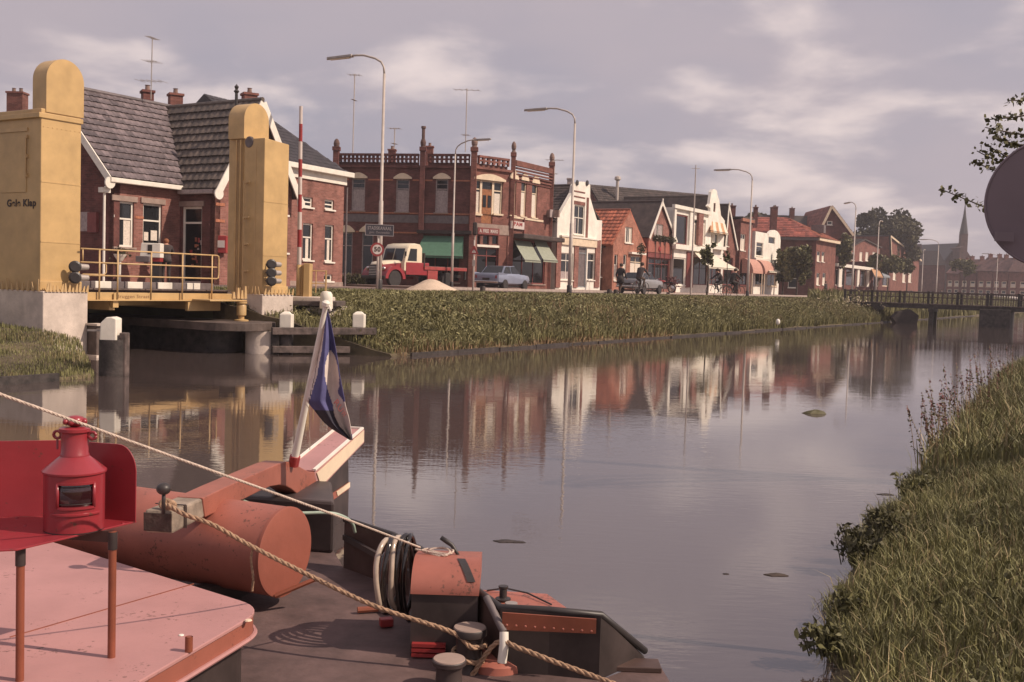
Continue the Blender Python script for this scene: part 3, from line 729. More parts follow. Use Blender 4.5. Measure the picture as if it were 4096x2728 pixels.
# ---- barrier with striped pole
bp_ = atY(1203, 1190, 27.4)
bz = thing('barrier', 'raised red and white barrier pole on a yellow gear box right of the bridge', 'barrier', (bp_.x, bp_.y, 1.3))
mb = MB(); mb.bx(bp_.x - .13, bp_.x + .05, bp_.y, bp_.y + .3, 1.12, 2.12); mb.bx(bp_.x + .07, bp_.x + .24, bp_.y - .1, bp_.y + .3, 1.10, 2.16); mb.build('gear_box', M_yellow, bz, bevel=.015)
base = atY(1196, 1080, 27.4); top = atY(1204, 425, 27.4)
mb = MB(); mb.tube([base - Vector((0, 0, .65)), base + Vector((0, 0, .15))], .055, 10); mb.build('pole_socket', M_yellow, bz, smooth=True)
nb_ = 9
for i in range(nb_):
    p = base.lerp(top, (i) / nb_); q = base.lerp(top, (i + 1) / nb_)
    p.z += .14 * (1 - i / nb_); q.z += .14 * (1 - (i + 1) / nb_)
    mb = MB(); mb.tube([p, q], [.058 - .0015 * i, .058 - .0015 * (i + 1)], 12); mb.build('stripe', M_signw if i % 2 == 0 else M_signred if False else (M_white if i % 2 == 0 else M_red), bz, smooth='auto')
mb = MB(); q = bp_
for dx_ in (.35, .60, .62): mb.tube([(q.x + dx_, q.y + .2, 1.4), (q.x + dx_, q.y + .2, 2.0)], .015, 6)
for z in (1.65, 1.98): mb.tube([(q.x + .2, q.y + .2, z), (q.x + .62, q.y + .2, z)], .015, 6)
mb.build('guard_rail', M_yellow2, bz)
mb = MB(); mb.bx(q.x - .2, q.x + .8, q.y - .2, q.y + .6, .6, 1.30); mb.build('plinth', M_conc, bz, bevel=.02)
# sloping concrete wing wall with coping beside the right abutment
ww = thing('wing_wall', 'sloping pale concrete wing wall between the right abutment and the reeds', 'wall', tuple(ST(-24.6, -5.6, 0)))
p = [atY(1178, 1300, 26.3), atY(1330, 1300, 26.9)]
mb = MB()
Yw = 26.6
mb.prism([atY(1176, 1408, Yw), atY(1322, 1408, Yw), atY(1322, 1262, Yw), atY(1300, 1228, Yw), atY(1240, 1226, Yw), atY(1176, 1262, Yw)], Vector((.3, 1.6, 0))); mb.build('slope', M_conc, ww, bevel=.02)
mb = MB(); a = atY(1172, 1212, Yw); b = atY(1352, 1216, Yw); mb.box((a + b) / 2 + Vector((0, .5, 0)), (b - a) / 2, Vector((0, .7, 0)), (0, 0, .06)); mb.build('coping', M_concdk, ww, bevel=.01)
cb = atY(1305, 1215, 26.3)
mb = MB(); mb.lathe([(.16, -.14), (.16, 0), (.15, .10), (.11, .16), (.0, .18)], cb + Vector((0, 0, .14)), (0, 0, 1), 16); mb.lathe([(.165, -.26), (.165, -.14)], cb + Vector((0, 0, .14)), (0, 0, 1), 16)
solo(mb, 'bollard', M_capwhite, 'squat round white-topped bollard on the wing wall behind the flag pole', 'bollard', tuple(cb), smooth='auto')

# ---- fender frame of piles and beams
ff = thing('fender_frame', 'dark timber guide frame with two white-capped piles in front of the reeds', 'fender', tuple(atY(1290, 1410, 25)))
Ya, Yb = 24.2, 25.2
def fp(px, py):
    return atY(px, py, Ya + (Yb - Ya) * (px - 1090) / 420.0)
for px in (1137, 1430):
    c = fp(px, 1300); z1 = fp(px, 1252 if px < 1200 else 1252).z
    mb = MB(); mb.bx(c.x - .135, c.x + .135, c.y + .12, c.y + .40, -.8, z1 - .36); mb.build('pile', M_timber, ff, bevel=.02)
    mb = MB(); mb.bx(c.x - .14, c.x + .14, c.y + .115, c.y + .405, z1 - .36, z1 - .03); mb.prism([(c.x - .14, c.y + .115, z1 - .03), (c.x + .14, c.y + .115, z1 - .03), (c.x + .06, c.y + .2, z1 + .03), (c.x - .06, c.y + .2, z1 + .03)], (0, .1, 0)); mb.build('pile_cap', M_capwhite, ff, bevel=.02)
for y0, y1 in ((1310, 1338), (1384, 1411)):
    a = fp(1088, (y0 + y1) / 2); b = fp(1500, (y0 + y1) / 2 + 1); h = abs(fp(1200, y0).z - fp(1200, y1).z)
    mb = MB(); mb.bar(a, b, .16, h); mb.build('beam', M_timbgr, ff, bevel=.012)
    mb = MB(); mb.bar(b + (a - b) * .002, b + (b - a).normalized() * .02, .165, h + .01); mb.build('beam_end', M_timber, ff)
for px in (1098, 1140):
    c = fp(px, 1300); mb = MB(); mb.bx(c.x - .09, c.x + .09, c.y + .06, c.y + .10, -.3, fp(px, 1310).z); mb.build('upright', M_timber, ff)
# single pile left
pl = thing('mooring_pile', 'thick black mooring pile with a white cap standing in front of the bridge opening', 'pile', tuple(atz(442, 1535, 0)))
c = atY(443, 1300, 18.2)
mb = MB(); mb.lathe([(.235, -1), (.235, .62)], (c.x + .05, c.y, 0), (0, 0, 1), 16); mb.build('pile', M_timber, pl, smooth='auto')
mb = MB(); zt_ = atY(443, 1266, 18.2).z; zb_ = atY(443, 1364, 18.2).z
mb.prism([(c.x - .145, c.y - .14, zb_), (c.x + .145, c.y - .14, zb_), (c.x + .145, c.y - .14, zt_ - .03), (c.x + .06, c.y - .14, zt_), (c.x - .03, c.y - .14, zt_ - .01), (c.x - .13, c.y - .14, zt_ - .11)], (0, .28, 0)); mb.build('pile_cap', M_capwhite, pl, bevel=.02)
mb = MB(); a = atY(385, 1322, 18.3); b = atY(415, 1322, 18.3); mb.bar(a - Vector((.15, 0, 0)), b + Vector((.1, 0, 0)), .05, .03); mb.build('strap', M_galv, pl)
mb = MB(); c2 = atY(492, 1350, 18.1); mb.bx(c2.x - .07, c2.x + .05, c2.y, c2.y + .2, -.5, c2.z + .08); mb.build('rubbing_post', M_timbgr, pl, bevel=.02)
# ------------------------------------------------------------------ building kit
class Fac:
    """a vertical wall plane given by two ground points, left to right as seen from the canal"""
    def __init__(s, p0, p1):
        s.o = Vector((p0[0], p0[1], 0)); d = Vector((p1[0] - p0[0], p1[1] - p0[1], 0)); s.len = d.length; s.d = d.normalized(); s.n = Vector((s.d.y, -s.d.x, 0))
    def hit(s, px, py):
        r = ray(px, py); k = (s.o - CAMP).dot(s.n) / r.dot(s.n); p = CAMP + r * k
        return (p - s.o).dot(s.d), p.z
    def A(s, px, py=1000): return s.hit(px, py)[0]
    def Z(s, px, py): return s.hit(px, py)[1]
    def rect(s, x0, y0, x1, y1):
        ym = (y0 + y1) / 2; xm = (x0 + x1) / 2
        return (s.A(x0, ym), s.Z(xm, y1), s.A(x1, ym), s.Z(xm, y0))
    def pt(s, a, z, off=0.0): return s.o + s.d * a + s.n * off + Vector((0, 0, z))
    def base(s): return (s.o.x, s.o.y, ROAD)
def through(Pt, dirv, px):
    """point where the column px meets the vertical plane through Pt along dirv"""
    d = ray(px, 1150); k = d.x / d.y
    q = (k * Pt[1] - Pt[0]) / (dirv[0] - k * dirv[1]); return (Pt[0] + dirv[0] * q, Pt[1] + dirv[1] * q)

def in_poly(p, poly):
    c = False; n = len(poly)
    for i in range(n):
        a = poly[i]; b = poly[(i + 1) % n]
        if (a[1] > p[1]) != (b[1] > p[1]) and p[0] < (b[0] - a[0]) * (p[1] - a[1]) / (b[1] - a[1]) + a[0]: c = not c
    return c
def wall(f, parent, outline, holes, m, depth=.16, off=0.0, name='wall', skirt=.26):
    vs = [Vector((a, z)) for a, z in outline]; es = [(i, (i + 1) % len(vs)) for i in range(len(vs))]
    for (a0, z0, a1, z1) in holes:
        k = len(vs); vs += [Vector((a0, z0)), Vector((a1, z0)), Vector((a1, z1)), Vector((a0, z1))]
        es += [(k, k + 1), (k + 1, k + 2), (k + 2, k + 3), (k + 3, k)]
    r = delaunay_2d_cdt(vs, es, [], 0, 1e-5)
    mb = MB()
    for tri in r[2]:
        P = [r[0][i] for i in tri]; c = (sum(p.x for p in P) / 3, sum(p.y for p in P) / 3)
        if not in_poly(c, outline): continue
        if any(a0 < c[0] < a1 and z0 < c[1] < z1 for a0, z0, a1, z1 in holes): continue
        mb.poly([f.pt(p.x, p.y, off) for p in P], [(p.x, p.y) for p in P])
    for (a0, z0, a1, z1) in holes:
        q = [(a0, z0), (a1, z0), (a1, z1), (a0, z1)]
        for i in range(4):
            a, b = q[i], q[(i + 1) % 4]; l = math.hypot(b[0] - a[0], b[1] - a[1])
            mb.poly([f.pt(*a, off), f.pt(*b, off), f.pt(*b, off - depth), f.pt(*a, off - depth)], [(0, 0), (l, 0), (l, depth), (0, depth)])
    n = len(outline)
    for i in range(n):
        a, b = outline[i], outline[(i + 1) % n]; l = math.hypot(b[0] - a[0], b[1] - a[1])
        mb.poly([f.pt(*a, off), f.pt(*b, off), f.pt(*b, off - skirt), f.pt(*a, off - skirt)], [(0, a[1]), (l, b[1]), (l, b[1] + skirt), (0, a[1] + skirt)])
    return mb.build(name, m, parent)
def window(f, parent, r, cols=1, transom=None, fw=.075, m=None, glass=None, curtain=None, ccol=None, sill=True, lintel=None, depth=.14, off=0.0, bars=0, door=False, cpart=None, label=None):
    m = m or M_white; glass = glass or M_glass
    a0, z0, a1, z1 = r; w = a1 - a0; h = z1 - z0; o1 = off - depth + .012; o2 = o1 + .055
    def bx(mb, x0, y0, x1, y1, p0, p1):
        mb.box(f.pt((x0 + x1) / 2, (y0 + y1) / 2, (p0 + p1) / 2), f.d * ((x1 - x0) / 2), Vector((0, 0, (y1 - y0) / 2)), f.n * ((p1 - p0) / 2))
    mb = MB()
    bx(mb, a0, z0, a0 + fw, z1, o1, o2); bx(mb, a1 - fw, z0, a1, z1, o1, o2)
    bx(mb, a0 + fw, z1 - fw, a1 - fw, z1, o1, o2 - .002); bx(mb, a0 + fw, z0, a1 - fw, z0 + fw, o1, o2 - .002)
    for i in range(1, cols): x = a0 + w * i / cols; bx(mb, x - fw * .4, z0 + fw, x + fw * .4, z1 - fw, o1, o2 - .01)
    if transom:
        z = z0 + h * transom; bx(mb, a0 + fw, z - fw * .4, a1 - fw, z + fw * .4, o1, o2 - .006)
    for i in range(1, bars + 1):
        zz = z0 + h * (transom or 0) ; z = zz + (z1 - zz) * i / (bars + 1); bx(mb, a0 + fw, z - .012, a1 - fw, z + .012, o1, o2 - .02)
    o = mb.build('door' if door else 'window', m, parent)
    if label: o['label'] = label
    mb = MB(); mb.poly([f.pt(a0 + .01, z0 + .01, o1 + .012), f.pt(a1 - .01, z0 + .01, o1 + .012), f.pt(a1 - .01, z1 - .01, o1 + .012), f.pt(a0 + .01, z1 - .01, o1 + .012)], [(0, 0), (w, 0), (w, h), (0, h)]); mb.build('pane', glass, o)
    if curtain:
        for (c0, c1, d0, d1) in curtain:
            mb = MB(); n = 8; x0 = a0 + fw + (w - 2 * fw) * c0; x1 = a0 + fw + (w - 2 * fw) * c1; y0 = z0 + fw + (h - 2 * fw) * d0; y1 = z0 + fw + (h - 2 * fw) * d1
            for i in range(n):
                u0 = x0 + (x1 - x0) * i / n; u1 = x0 + (x1 - x0) * (i + 1) / n; q = .003 * (i % 2)
                mb.poly([f.pt(u0, y0, o1 + .016 + q), f.pt(u1, y0, o1 + .019 - q), f.pt(u1, y1, o1 + .019 - q), f.pt(u0, y1, o1 + .016 + q)])
            mb.build('curtain', ccol or M_curtain, o)
    if sill:
        mb = MB(); bx(mb, a0 - .06, z0 - .075, a1 + .06, z0 - .002, off + .003, off + .09); mb.build('sill', m if sill is True else sill, o)
    if lintel:
        kind, lm = lintel; mb = MB()
        if kind == 'flat': bx(mb, a0 - .12, z1 + .003, a1 + .12, z1 + .2, off + .003, off + .05)
        else:
            hh = h * .13 if kind == 'arch' else h * .2; n = 9; P = [f.pt(a0 - .15, z1 + .003, off + .003)]
            P += [f.pt(a0 - .15 + (w + .3) * i / n, z1 + .10 + hh * math.sin(math.pi * i / n), off + .003) for i in range(n + 1)] + [f.pt(a1 + .15, z1 + .003, off + .003)]
            mb.prism(P, f.n * .10)
        mb.build('lintel', lm, o)
    return o
def trim(f, parent, name, m, a0, z0, a1, z1, p=.06, off=0.0, bevel=0):
    mb = MB(); mb.box(f.pt((a0 + a1) / 2, (z0 + z1) / 2, off + .003 + p / 2), f.d * ((a1 - a0) / 2), Vector((0, 0, (z1 - z0) / 2)), f.n * (p / 2)); return mb.build(name, m, parent, bevel=bevel)
def trimpx(f, parent, name, m, x0, y0, x1, y1, **k):
    r = f.rect(x0, y0, x1, y1); return trim(f, parent, name, m, r[0], r[1], r[2], r[3], **k)
def body(f, parent, outline, depth, m, name='rear_wall'):
    mb = MB(); mb.prism([f.pt(a, z, -.262) for a, z in outline], -f.n * depth); return mb.build(name, m, parent)
def roof_slab(parent, p, q, back, m, th=.10, name='roof'):
    """p->q is the sloping edge at the front, back the vector to the rear"""
    nrm = (q - p).cross(back).normalized()
    if nrm.z < 0: nrm = -nrm
    mb = MB(); mb.prism([p + nrm * .012, q + nrm * .012, q + back + nrm * .012, p + back + nrm * .012], nrm * th); return mb.build(name, m, parent)
def tiles_joined(name, parent, o, va, Lw, vb, Lh, tw, tl, m, mask=None, off=.02, lift=.035):
    nrm = va.cross(vb).normalized()
    if nrm.z < 0: nrm = -nrm
    na = max(1, int(Lw / tw)); nb = max(1, int(Lh / tl)); tw = Lw / na; tl = Lh / nb
    V = []; R = []
    for j in range(nb):
        for i in range(na):
            if mask and not mask((i + .5) * tw, (j + .5) * tl): continue
            p = o + va * (i * tw) + vb * (j * tl); lf = lift * random.uniform(.8, 1.25); g = tw * .05
            a = p + va * g + nrm * (off + lf); b = p + va * (tw - g) + nrm * (off + lf * .8); c = p + va * (tw - g) + vb * (tl * 1.04) + nrm * (off + .004); d = p + va * g + vb * (tl * 1.04) + nrm * (off + .006)
            r = random.random()
            V.append([a, b, c, d]); R.append(r)
            V.append([p + va * g + nrm * off * .5, p + va * (tw - g) + nrm * off * .5, b, a]); R.append(r)
    arr = np.array([[tuple(q) for q in f4] for f4 in V]); o_ = np_mesh(name, arr, 4, m, parent, np.array(R)); return stuff(o_)
def tiles_single(parent, o, va, Lw, vb, Lh, tw, tl, m, mask=None, limit=300, off=.02, lift=.05):
    nrm = va.cross(vb).normalized()
    if nrm.z < 0: nrm = -nrm
    na = max(1, int(Lw / tw)); nb = max(1, int(Lh / tl)); tw = Lw / na; tl = Lh / nb
    mb = MB(); n = 6; g = tw * .02
    prof_ = [0, .012, .018, .010, -.004, -.004, .008]
    for i in range(n):
        x0 = g + (tw - 2 * g) * i / n; x1 = g + (tw - 2 * g) * (i + 1) / n; h0 = prof_[i]; h1 = prof_[i + 1]
        A = Vector((x0, 0, off + lift + h0)); B = Vector((x1, 0, off + lift + h1)); C = Vector((x1, tl * 1.06, off + h1)); D = Vector((x0, tl * 1.06, off + h0))
        mb.poly([A, B, C, D]); mb.poly([Vector((x0, 0, off + lift + h0 - .028)), Vector((x1, 0, off + lift + h1 - .028)), B, A])
    t0 = None; cnt = 0; rest = []
    for j in range(nb):
        for i in range(na):
            if mask and not mask((i + .5) * tw, (j + .5) * tl): continue
            p = o + va * (i * tw) + vb * (j * tl)
            if cnt < limit:
                if t0 is None: t0 = mb.build('roof_tile', m, parent, org=Vector((0, 0, 0))); ob = t0
                else: ob = t0.copy(); COL.objects.link(ob); ob.parent = parent
                ob.matrix_local = frame_M(p - org_of(parent) + nrm * random.uniform(-.006, .008), (va + nrm * random.uniform(-.012, .012)).normalized(), vb, nrm); cnt += 1
            else: rest.append(p)
    if rest:
        V = []; R = []
        for p in rest:
            r = random.random()
            for f in mb.f:
                V.append([tuple(p + va * mb.v[i].x + vb * mb.v[i].y + nrm * mb.v[i].z) for i in f]); R.append(r)
        stuff(np_mesh('roof_tile', np.array(V), 4, m, parent, np.array(R)))
def chimney(parent, c, w, d, z0, z1, m=None, ax=(1, 0, 0), pots=1):
    ax = Vector(ax).normalized(); ay = Vector((-ax.y, ax.x, 0)); mb = MB()
    mb.box((c[0], c[1], (z0 + z1) / 2), ax * (w / 2), ay * (d / 2), (0, 0, (z1 - z0) / 2)); o = mb.build('chimney', m or M_brick, parent)
    mb = MB(); mb.box((c[0], c[1], z1 + .04), ax * (w / 2 + .05), ay * (d / 2 + .05), (0, 0, .05)); mb.build('chimney_cap', M_stone if m is None else m, o)
    for i in range(pots):
        mb = MB(); q = Vector((c[0], c[1], 0)) + ax * ((i - (pots - 1) / 2) * .4); mb.lathe([(.11, z1 + .08), (.09, z1 + .3), (.12, z1 + .32)], q, (0, 0, 1), 10); mb.build('chimney_pot', M_brick, o)
    return o
def awning(f, parent, x0t, x1t, yt, x0b, x1b, yb, m, sides=True, valance=.12, stripes=None, out=1.2):
    """sloping cloth: top edge on the wall by pixel, lower edge thrown forward"""
    at0, zt = f.hit((x0t), yt); at1 = f.A(x1t, yt)
    g = Fac((f.o + f.n * out)[:2], (f.o + f.n * out + f.d * 5)[:2])
    ab0 = g.A(x0b, yb); ab1 = g.A(x1b, yb); zb = g.Z((x0b + x1b) / 2, yb)
    T0 = f.pt(at0, zt, .03); T1 = f.pt(at1, zt, .03); B0 = g.pt(ab0, zb); B1 = g.pt(ab1, zb)
    n = stripes or 1; mb = MB(); nr = 5
    for i in range(n):
        mb.cur = i % 2 if isinstance(m, (list, tuple)) else 0
        for j in range(nr):
            def pp(u, v): 
                p = T0.lerp(T1, u).lerp(B0.lerp(B1, u), v); p.z -= .06 * math.sin(math.pi * v); return p
            u0, u1, v0, v1 = i / n, (i + 1) / n, j / nr, (j + 1) / nr
            mb.poly([pp(u0, v1), pp(u1, v1), pp(u1, v0), pp(u0, v0)])
        mb.poly([B0.lerp(B1, i / n) - Vector((0, 0, valance)), B0.lerp(B1, (i + 1) / n) - Vector((0, 0, valance)), B0.lerp(B1, (i + 1) / n), B0.lerp(B1, i / n)])
    o = mb.build('awning', m, parent)
    if sides:
        mb = MB()
        for T, B in ((T0, B0), (T1, B1)): mb.poly([T, B, B - Vector((0, 0, valance)), Vector((T.x, T.y, B.z - valance))])
        mb.build('awning_side', m[0] if isinstance(m, (list, tuple)) else m, o)
    mb = MB()
    for T, B in ((T0, B0), (T1, B1)): mb.tube([Vector((T.x, T.y, B.z - .02)), B - Vector((0, 0, .02))], .02, 6)
    mb.tube([B0, B1], .022, 6); mb.build('awning_frame', M_black, o)
    return o
def antenna(label, px, y0, y1, Y, elems=5, boom_y=None, wid=60, group=None, bz=None):
    p0 = atY(px, y1, Y); p1 = atY(px + (y1 - y0) * .026, y0, Y)
    t = thing('television_antenna', label, 'antenna', tuple(p0), group)
    mb = MB(); mb.tube([p0 - Vector((0, 0, .3)), p1], .022 * Y / 45, 6); mb.build('mast', M_pole if Y > 55 else M_galv, t)
    for (yy, wpx) in (elems if isinstance(elems, list) else [(y0 + 6, wid)]):
        k = (yy - y0) / max(1, (y1 - y0)); c = p1.lerp(p0, k); hw = wpx / 2 * Y / F_PX
        mb = MB(); mb.tube([c - Vector((hw, 0, 0)), c + Vector((hw, 0, 0))], .012 * Y / 45, 5)
        for i in range(5):
            q = c + Vector((-hw + 2 * hw * i / 4, 0, 0)); mb.tube([q - Vector((.1, .35, 0)), q + Vector((.1, .35, 0))], .008 * Y / 45, 4)
        mb.build('boom', M_galv, t)
    return t

# ------------------------------------------------------------------ 1. house beside the bridge: tiled L-shaped house with a shop
def house_shop():
    gl = Vector((-11.38, 40.0, 0)); d = U
    gpr = Vector(through((gl.x, gl.y), (UX, UY), 1160) + (0,))
    inner = gl + NV * 1.92; outer = inner - U * 3.05
    h = thing('shop_house', 'brick house with a grey tiled roof, cross gable and shop door behind the bridge railing', 'house', (gl.x, gl.y, ROAD))
    fm = Fac(outer[:2], inner[:2])                 # main front, parallel to the canal
    fs = Fac(inner[:2], gl[:2])                    # flank of the cross wing
    fg = Fac(gl[:2], gpr[:2])                      # gable of the cross wing
    fl = Fac((outer + NV * 6.6)[:2], outer[:2])    # left end wall
    ze = 5.42; zr = 8.72; zr2 = 8.63; ze2 = 5.25
    # main front: two windows (left with white curtains) and a brick pier
    r1 = fm.rect(456, 805, 536, 988); r2 = fm.rect(572, 815, 648, 985)
    zs = min(r1[1], r2[1])
    wall(fm, h, [(0, 1.3), (fm.len, 1.3), (fm.len, ze), (0, ze)], [r1, r2], M_brick_pink, off=0)
    window(fm, h, r1, transom=.62, curtain=[(0.0, .22, 0, .62), (.58, .98, 0, .62)], ccol=M_curtw, lintel=('flat', M_stone), sill=M_stone)
    window(fm, h, r2, transom=.60, lintel=('flat', M_stone), sill=M_stone)
    for (x0, x1, yy, m) in ((423, 455, 862, M_white), (540, 573, 870, M_band)):
        r = fm.rect(x0, yy - 5, x1, yy + 5); trim(fm, h, 'brick_band', m, max(r[0], .02), r[1], r[2], r[3], .02)
    for (x0, x1, y0, y1) in ((580, 597, 928, 962), (607, 632, 922, 962)):
        trimpx(fm, h, 'shop_poster', M_curtw, x0, y0, x1, y1, p=.01, off=-.07)
    # flank of the wing with the shop door
    rd = fs.rect(714, 826, 806, 1130); rd = (max(rd[0], .12), 1.42, min(rd[2], fs.len - .15), rd[3])
    wall(fs, h, [(0, 1.3), (fs.len, 1.3), (fs.len, ze2), (0, ze2)], [rd], M_brick_dk)
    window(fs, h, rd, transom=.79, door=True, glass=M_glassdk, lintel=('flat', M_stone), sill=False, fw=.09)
    for i in range(14):
        a = random.uniform(rd[0] + .35, rd[2] - .15); z = random.uniform(2.0, 3.1)
        trim(fs, h, 'shop_goods', random.choice([M_band, M_curtain, M_shopred, M_red, M_leafy, M_rust]), a, z, a + random.uniform(.06, .16), z + random.uniform(.06, .18), .02, off=-.11)
    # gable of the wing
    A = fg.len; wr = []
    for (x0, y0, x1, y1) in ((1110, 740, 1150, 858), (1108, 893, 1150, 1010)): wr.append(fg.rect(x0, y0, x1, y1))
    wr = [(a0, z0, min(a1, A - .12), z1) for a0, z0, a1, z1 in wr]
    wall(fg, h, [(0, 1.3), (A, 1.3), (A, ze2), (A / 2, zr2), (0, ze2)], wr, M_brick_pink)
    for r in wr: window(fg, h, r, transom=.6, curtain=[(.5, 1, 0, .6)])
    for yy in (817, 883): 
        r = fg.rect(853, yy - 6, 898, yy + 6); trim(fg, h, 'brick_band', M_band, .02, r[1], r[2], r[3], .02)
    # left end wall
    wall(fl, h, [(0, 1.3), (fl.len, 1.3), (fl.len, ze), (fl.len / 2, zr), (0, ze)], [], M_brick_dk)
    r = fl.rect(318, 848, 358, 925); trim(fl, h, 'notice_board', M_curtain, r[0], r[1], r[2], r[3], .03)
    r = fl.rect(360, 850, 396, 930); trim(fl, h, 'vending_box', M_shopred, r[0] , r[1], min(r[2], fl.len - .1), r[3], .12)
    # bodies behind
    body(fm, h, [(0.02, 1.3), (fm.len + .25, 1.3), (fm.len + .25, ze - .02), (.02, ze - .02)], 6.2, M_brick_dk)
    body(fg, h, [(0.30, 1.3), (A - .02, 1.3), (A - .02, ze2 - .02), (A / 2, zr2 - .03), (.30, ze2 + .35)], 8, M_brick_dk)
    # roofs
    ov = .35
    half = 3.3; sl = (NV * half + Vector((0, 0, zr - ze))); lslope = sl.length; vb = sl.normalized()
    o = outer - U * .38 - vb * (ov * 1.2); Lm = fm.len + .38 + 5.5
    roof_slab(h, o, o + vb * (lslope + ov * 1.2), U * Lm, M_tile, .05)
    half2 = A / 2; sl2 = U * half2 + Vector((0, 0, zr2 - ze2)); vb2 = sl2.normalized(); l2 = sl2.length
    o2 = gl - NV * .32 - vb2 * (ov * .9)
    nr1 = U.cross(vb).normalized(); nr2 = vb2.cross(NV).normalized()
    if nr1.z < 0: nr1 = -nr1
    if nr2.z < 0: nr2 = -nr2
    e_top = Vector((0, 0, 0))
    roof_slab(h, o2 + Vector((0, 0, 0)), o2 + vb2 * (l2 + ov * .9), NV * 9.0, M_tileb, .05)
    o3 = gpr - NV * .32; vb3 = (-U * half2 + Vector((0, 0, zr2 - ze2))).normalized(); o3 = o3 - vb3 * (ov * .9)
    roof_slab(h, o3, o3 + vb3 * (l2 + ov * .9), NV * 9.0, M_tileb, .05)
    z0 = Vector((0, 0, ze)); z2 = Vector((0, 0, ze2))
    for ob in h.children:                       # the slabs above were laid out at z = 0: lift them to their eaves
        if ob.name.startswith('roof'):
            dz = ze if ob.data.materials[0] == M_tile else ze2
            for v in ob.data.vertices: v.co.z += dz
    o += z0; o2 += z2; o3 += z2
    def m1(x, y):       # keep the part of the main slope left of the valley
        p = o + U * x + vb * y; return (p - o2).dot(nr2) > -0.05
    def m2(x, y):
        p = o2 + NV * x + vb2 * y; return (p - o).dot(nr1) > -0.10
    tiles_single(h, o, U, Lm, vb, lslope + ov * 1.2, .30, .36, M_tile, m1, limit=220, off=.055, lift=.055)
    tiles_single(h, o2, NV, 9.0, vb2, l2 + ov * .9, .33, .36, M_tileb, m2, limit=80, off=.055, lift=.075)
    mb = MB(); r0 = o + vb * (lslope + ov * 1.2) + nr1 * .06; mb.tube([r0, r0 + U * Lm], .10, 8); mb.build('ridge_tiles', M_tile, h, smooth='auto')
    mb = MB(); r0 = o2 + vb2 * (l2 + ov * .9) + Vector((0, 0, .06)); mb.tube([r0, r0 + NV * 9], .10, 8); mb.build('ridge_tiles', M_tileb, h, smooth='auto')
    # bargeboards, gutters
    def board(p, q, w, m, nn, name='bargeboard'):
        mb = MB(); mb.bar(p, q, .05, w, up=(0, 0, 1)); ob = mb.build(name, m, h); return ob
    rt = o + vb * (lslope + ov * 1.2); board(o - U * .03 + Vector((0, 0, -.08)) + vb * .05, rt - U * .03 - Vector((0, 0, .08)), .26, M_white, -U)
    r2_ = o2 + vb2 * (l2 + ov * .9)
    for q0 in (o2, o3): board(q0 - NV * .04 - Vector((0, 0, .08)), r2_ - NV * .04 - Vector((0, 0, .08)), .30, M_white, -NV)
    for c in (o - U * .03, o2 - NV * .04, o3 - NV * .04):
        mb = MB(); k = Vector((0, 0, -.16)); ax = U if c is o else NV; mb.lathe([(.21, -.03), (.21, .03)], c + k + (vb if c is o - U * .03 else Vector()) * .05, ax, 16); mb.build('board_foot', M_white, h)
    g0 = o + Vector((0, 0, -.02)) + NV * .02
    mb = MB(); mb.box(g0 + U * ((fm.len + .2) / 2) + Vector((0, 0, -.03)), U * ((fm.len + .25) / 2), NV * .10, (0, 0, .085)); mb.build('gutter', M_white, h, bevel=.02)
    g1 = o2 + Vector((0, 0, -.02))
    mb = MB(); mb.box(g1 + NV * 1.15 + Vector((0, 0, -.04)), NV * .95, U * .10, (0, 0, .085)); mb.build('gutter', M_curtain, h, bevel=.02)
    # rain pipe with hopper
    mb = MB(); a = fm.pt(.12, ze - .28, .35); b = fm.pt(-.42, ze - .62, .02); mb.tube([a, b], .035, 8); hp = b - Vector((0, 0, .1)); mb.box(hp, fm.d * .17, fm.n * .12, (0, 0, .09)); mb.tube([hp, Vector((hp.x, hp.y, 1.4))], .045, 10); mb.build('rain_pipe', M_white, h)
    # chimneys
    for (x0, x1, y0, y1, Y) in ((565, 615, 372, 440, 44.4), (672, 732, 384, 430, 47.0), (966, 1030, 382, 440, 47.5)):
        c = atY((x0 + x1) / 2, y0, Y); chimney(h, (c.x, c.y), (x1 - x0) * Y / F_PX * .8, .55, 7.2, c.z, M_brick_dk if x0 < 600 else M_brick, ax=(UX * .5 + .5, UY * .5, 0))
    c = atY(946, 372, 41.3)
    mb = MB(); mb.lathe([(.06, -.6), (.06, .0), (.11, .06), (.05, .14), (.09, .24), (.02, .32), (.0, .36)], c, (0, 0, 1), 12); mb.build('finial', M_black, h)
    return h
house_shop()
antenna('tall thin television antenna on the left chimney of the tiled house', 604, 148, 368, 43.2, [(152, 20), (246, 42), (324, 90)], group=None)
far_ch = thing('brick_house', 'house of which only the red chimney top shows left of the near bridge tower', 'house', tuple(atY(60, 1150, 60)))
c = atY(70, 376, 60)
chimney(far_ch, (c.x, c.y), .9, .7, 2, c.z, M_brick, pots=2)
mb = MB(); q = atY(30, 900, 62); mb.box((q.x - 1.4, q.y + 3, 4), (2.6, 0, 0), (0, 3, 0), (0, 0, 2.7)); mb.build('wall', M_brick, far_ch)
mb = MB(); mb.prism([(q.x - 4.2, q.y - .2, 6.7), (q.x + 1.4, q.y - .2, 6.7), (q.x - 1.4, q.y - .2, 10.2)], (0, 6.4, 0)); mb.build('roof', M_tiler, far_ch)

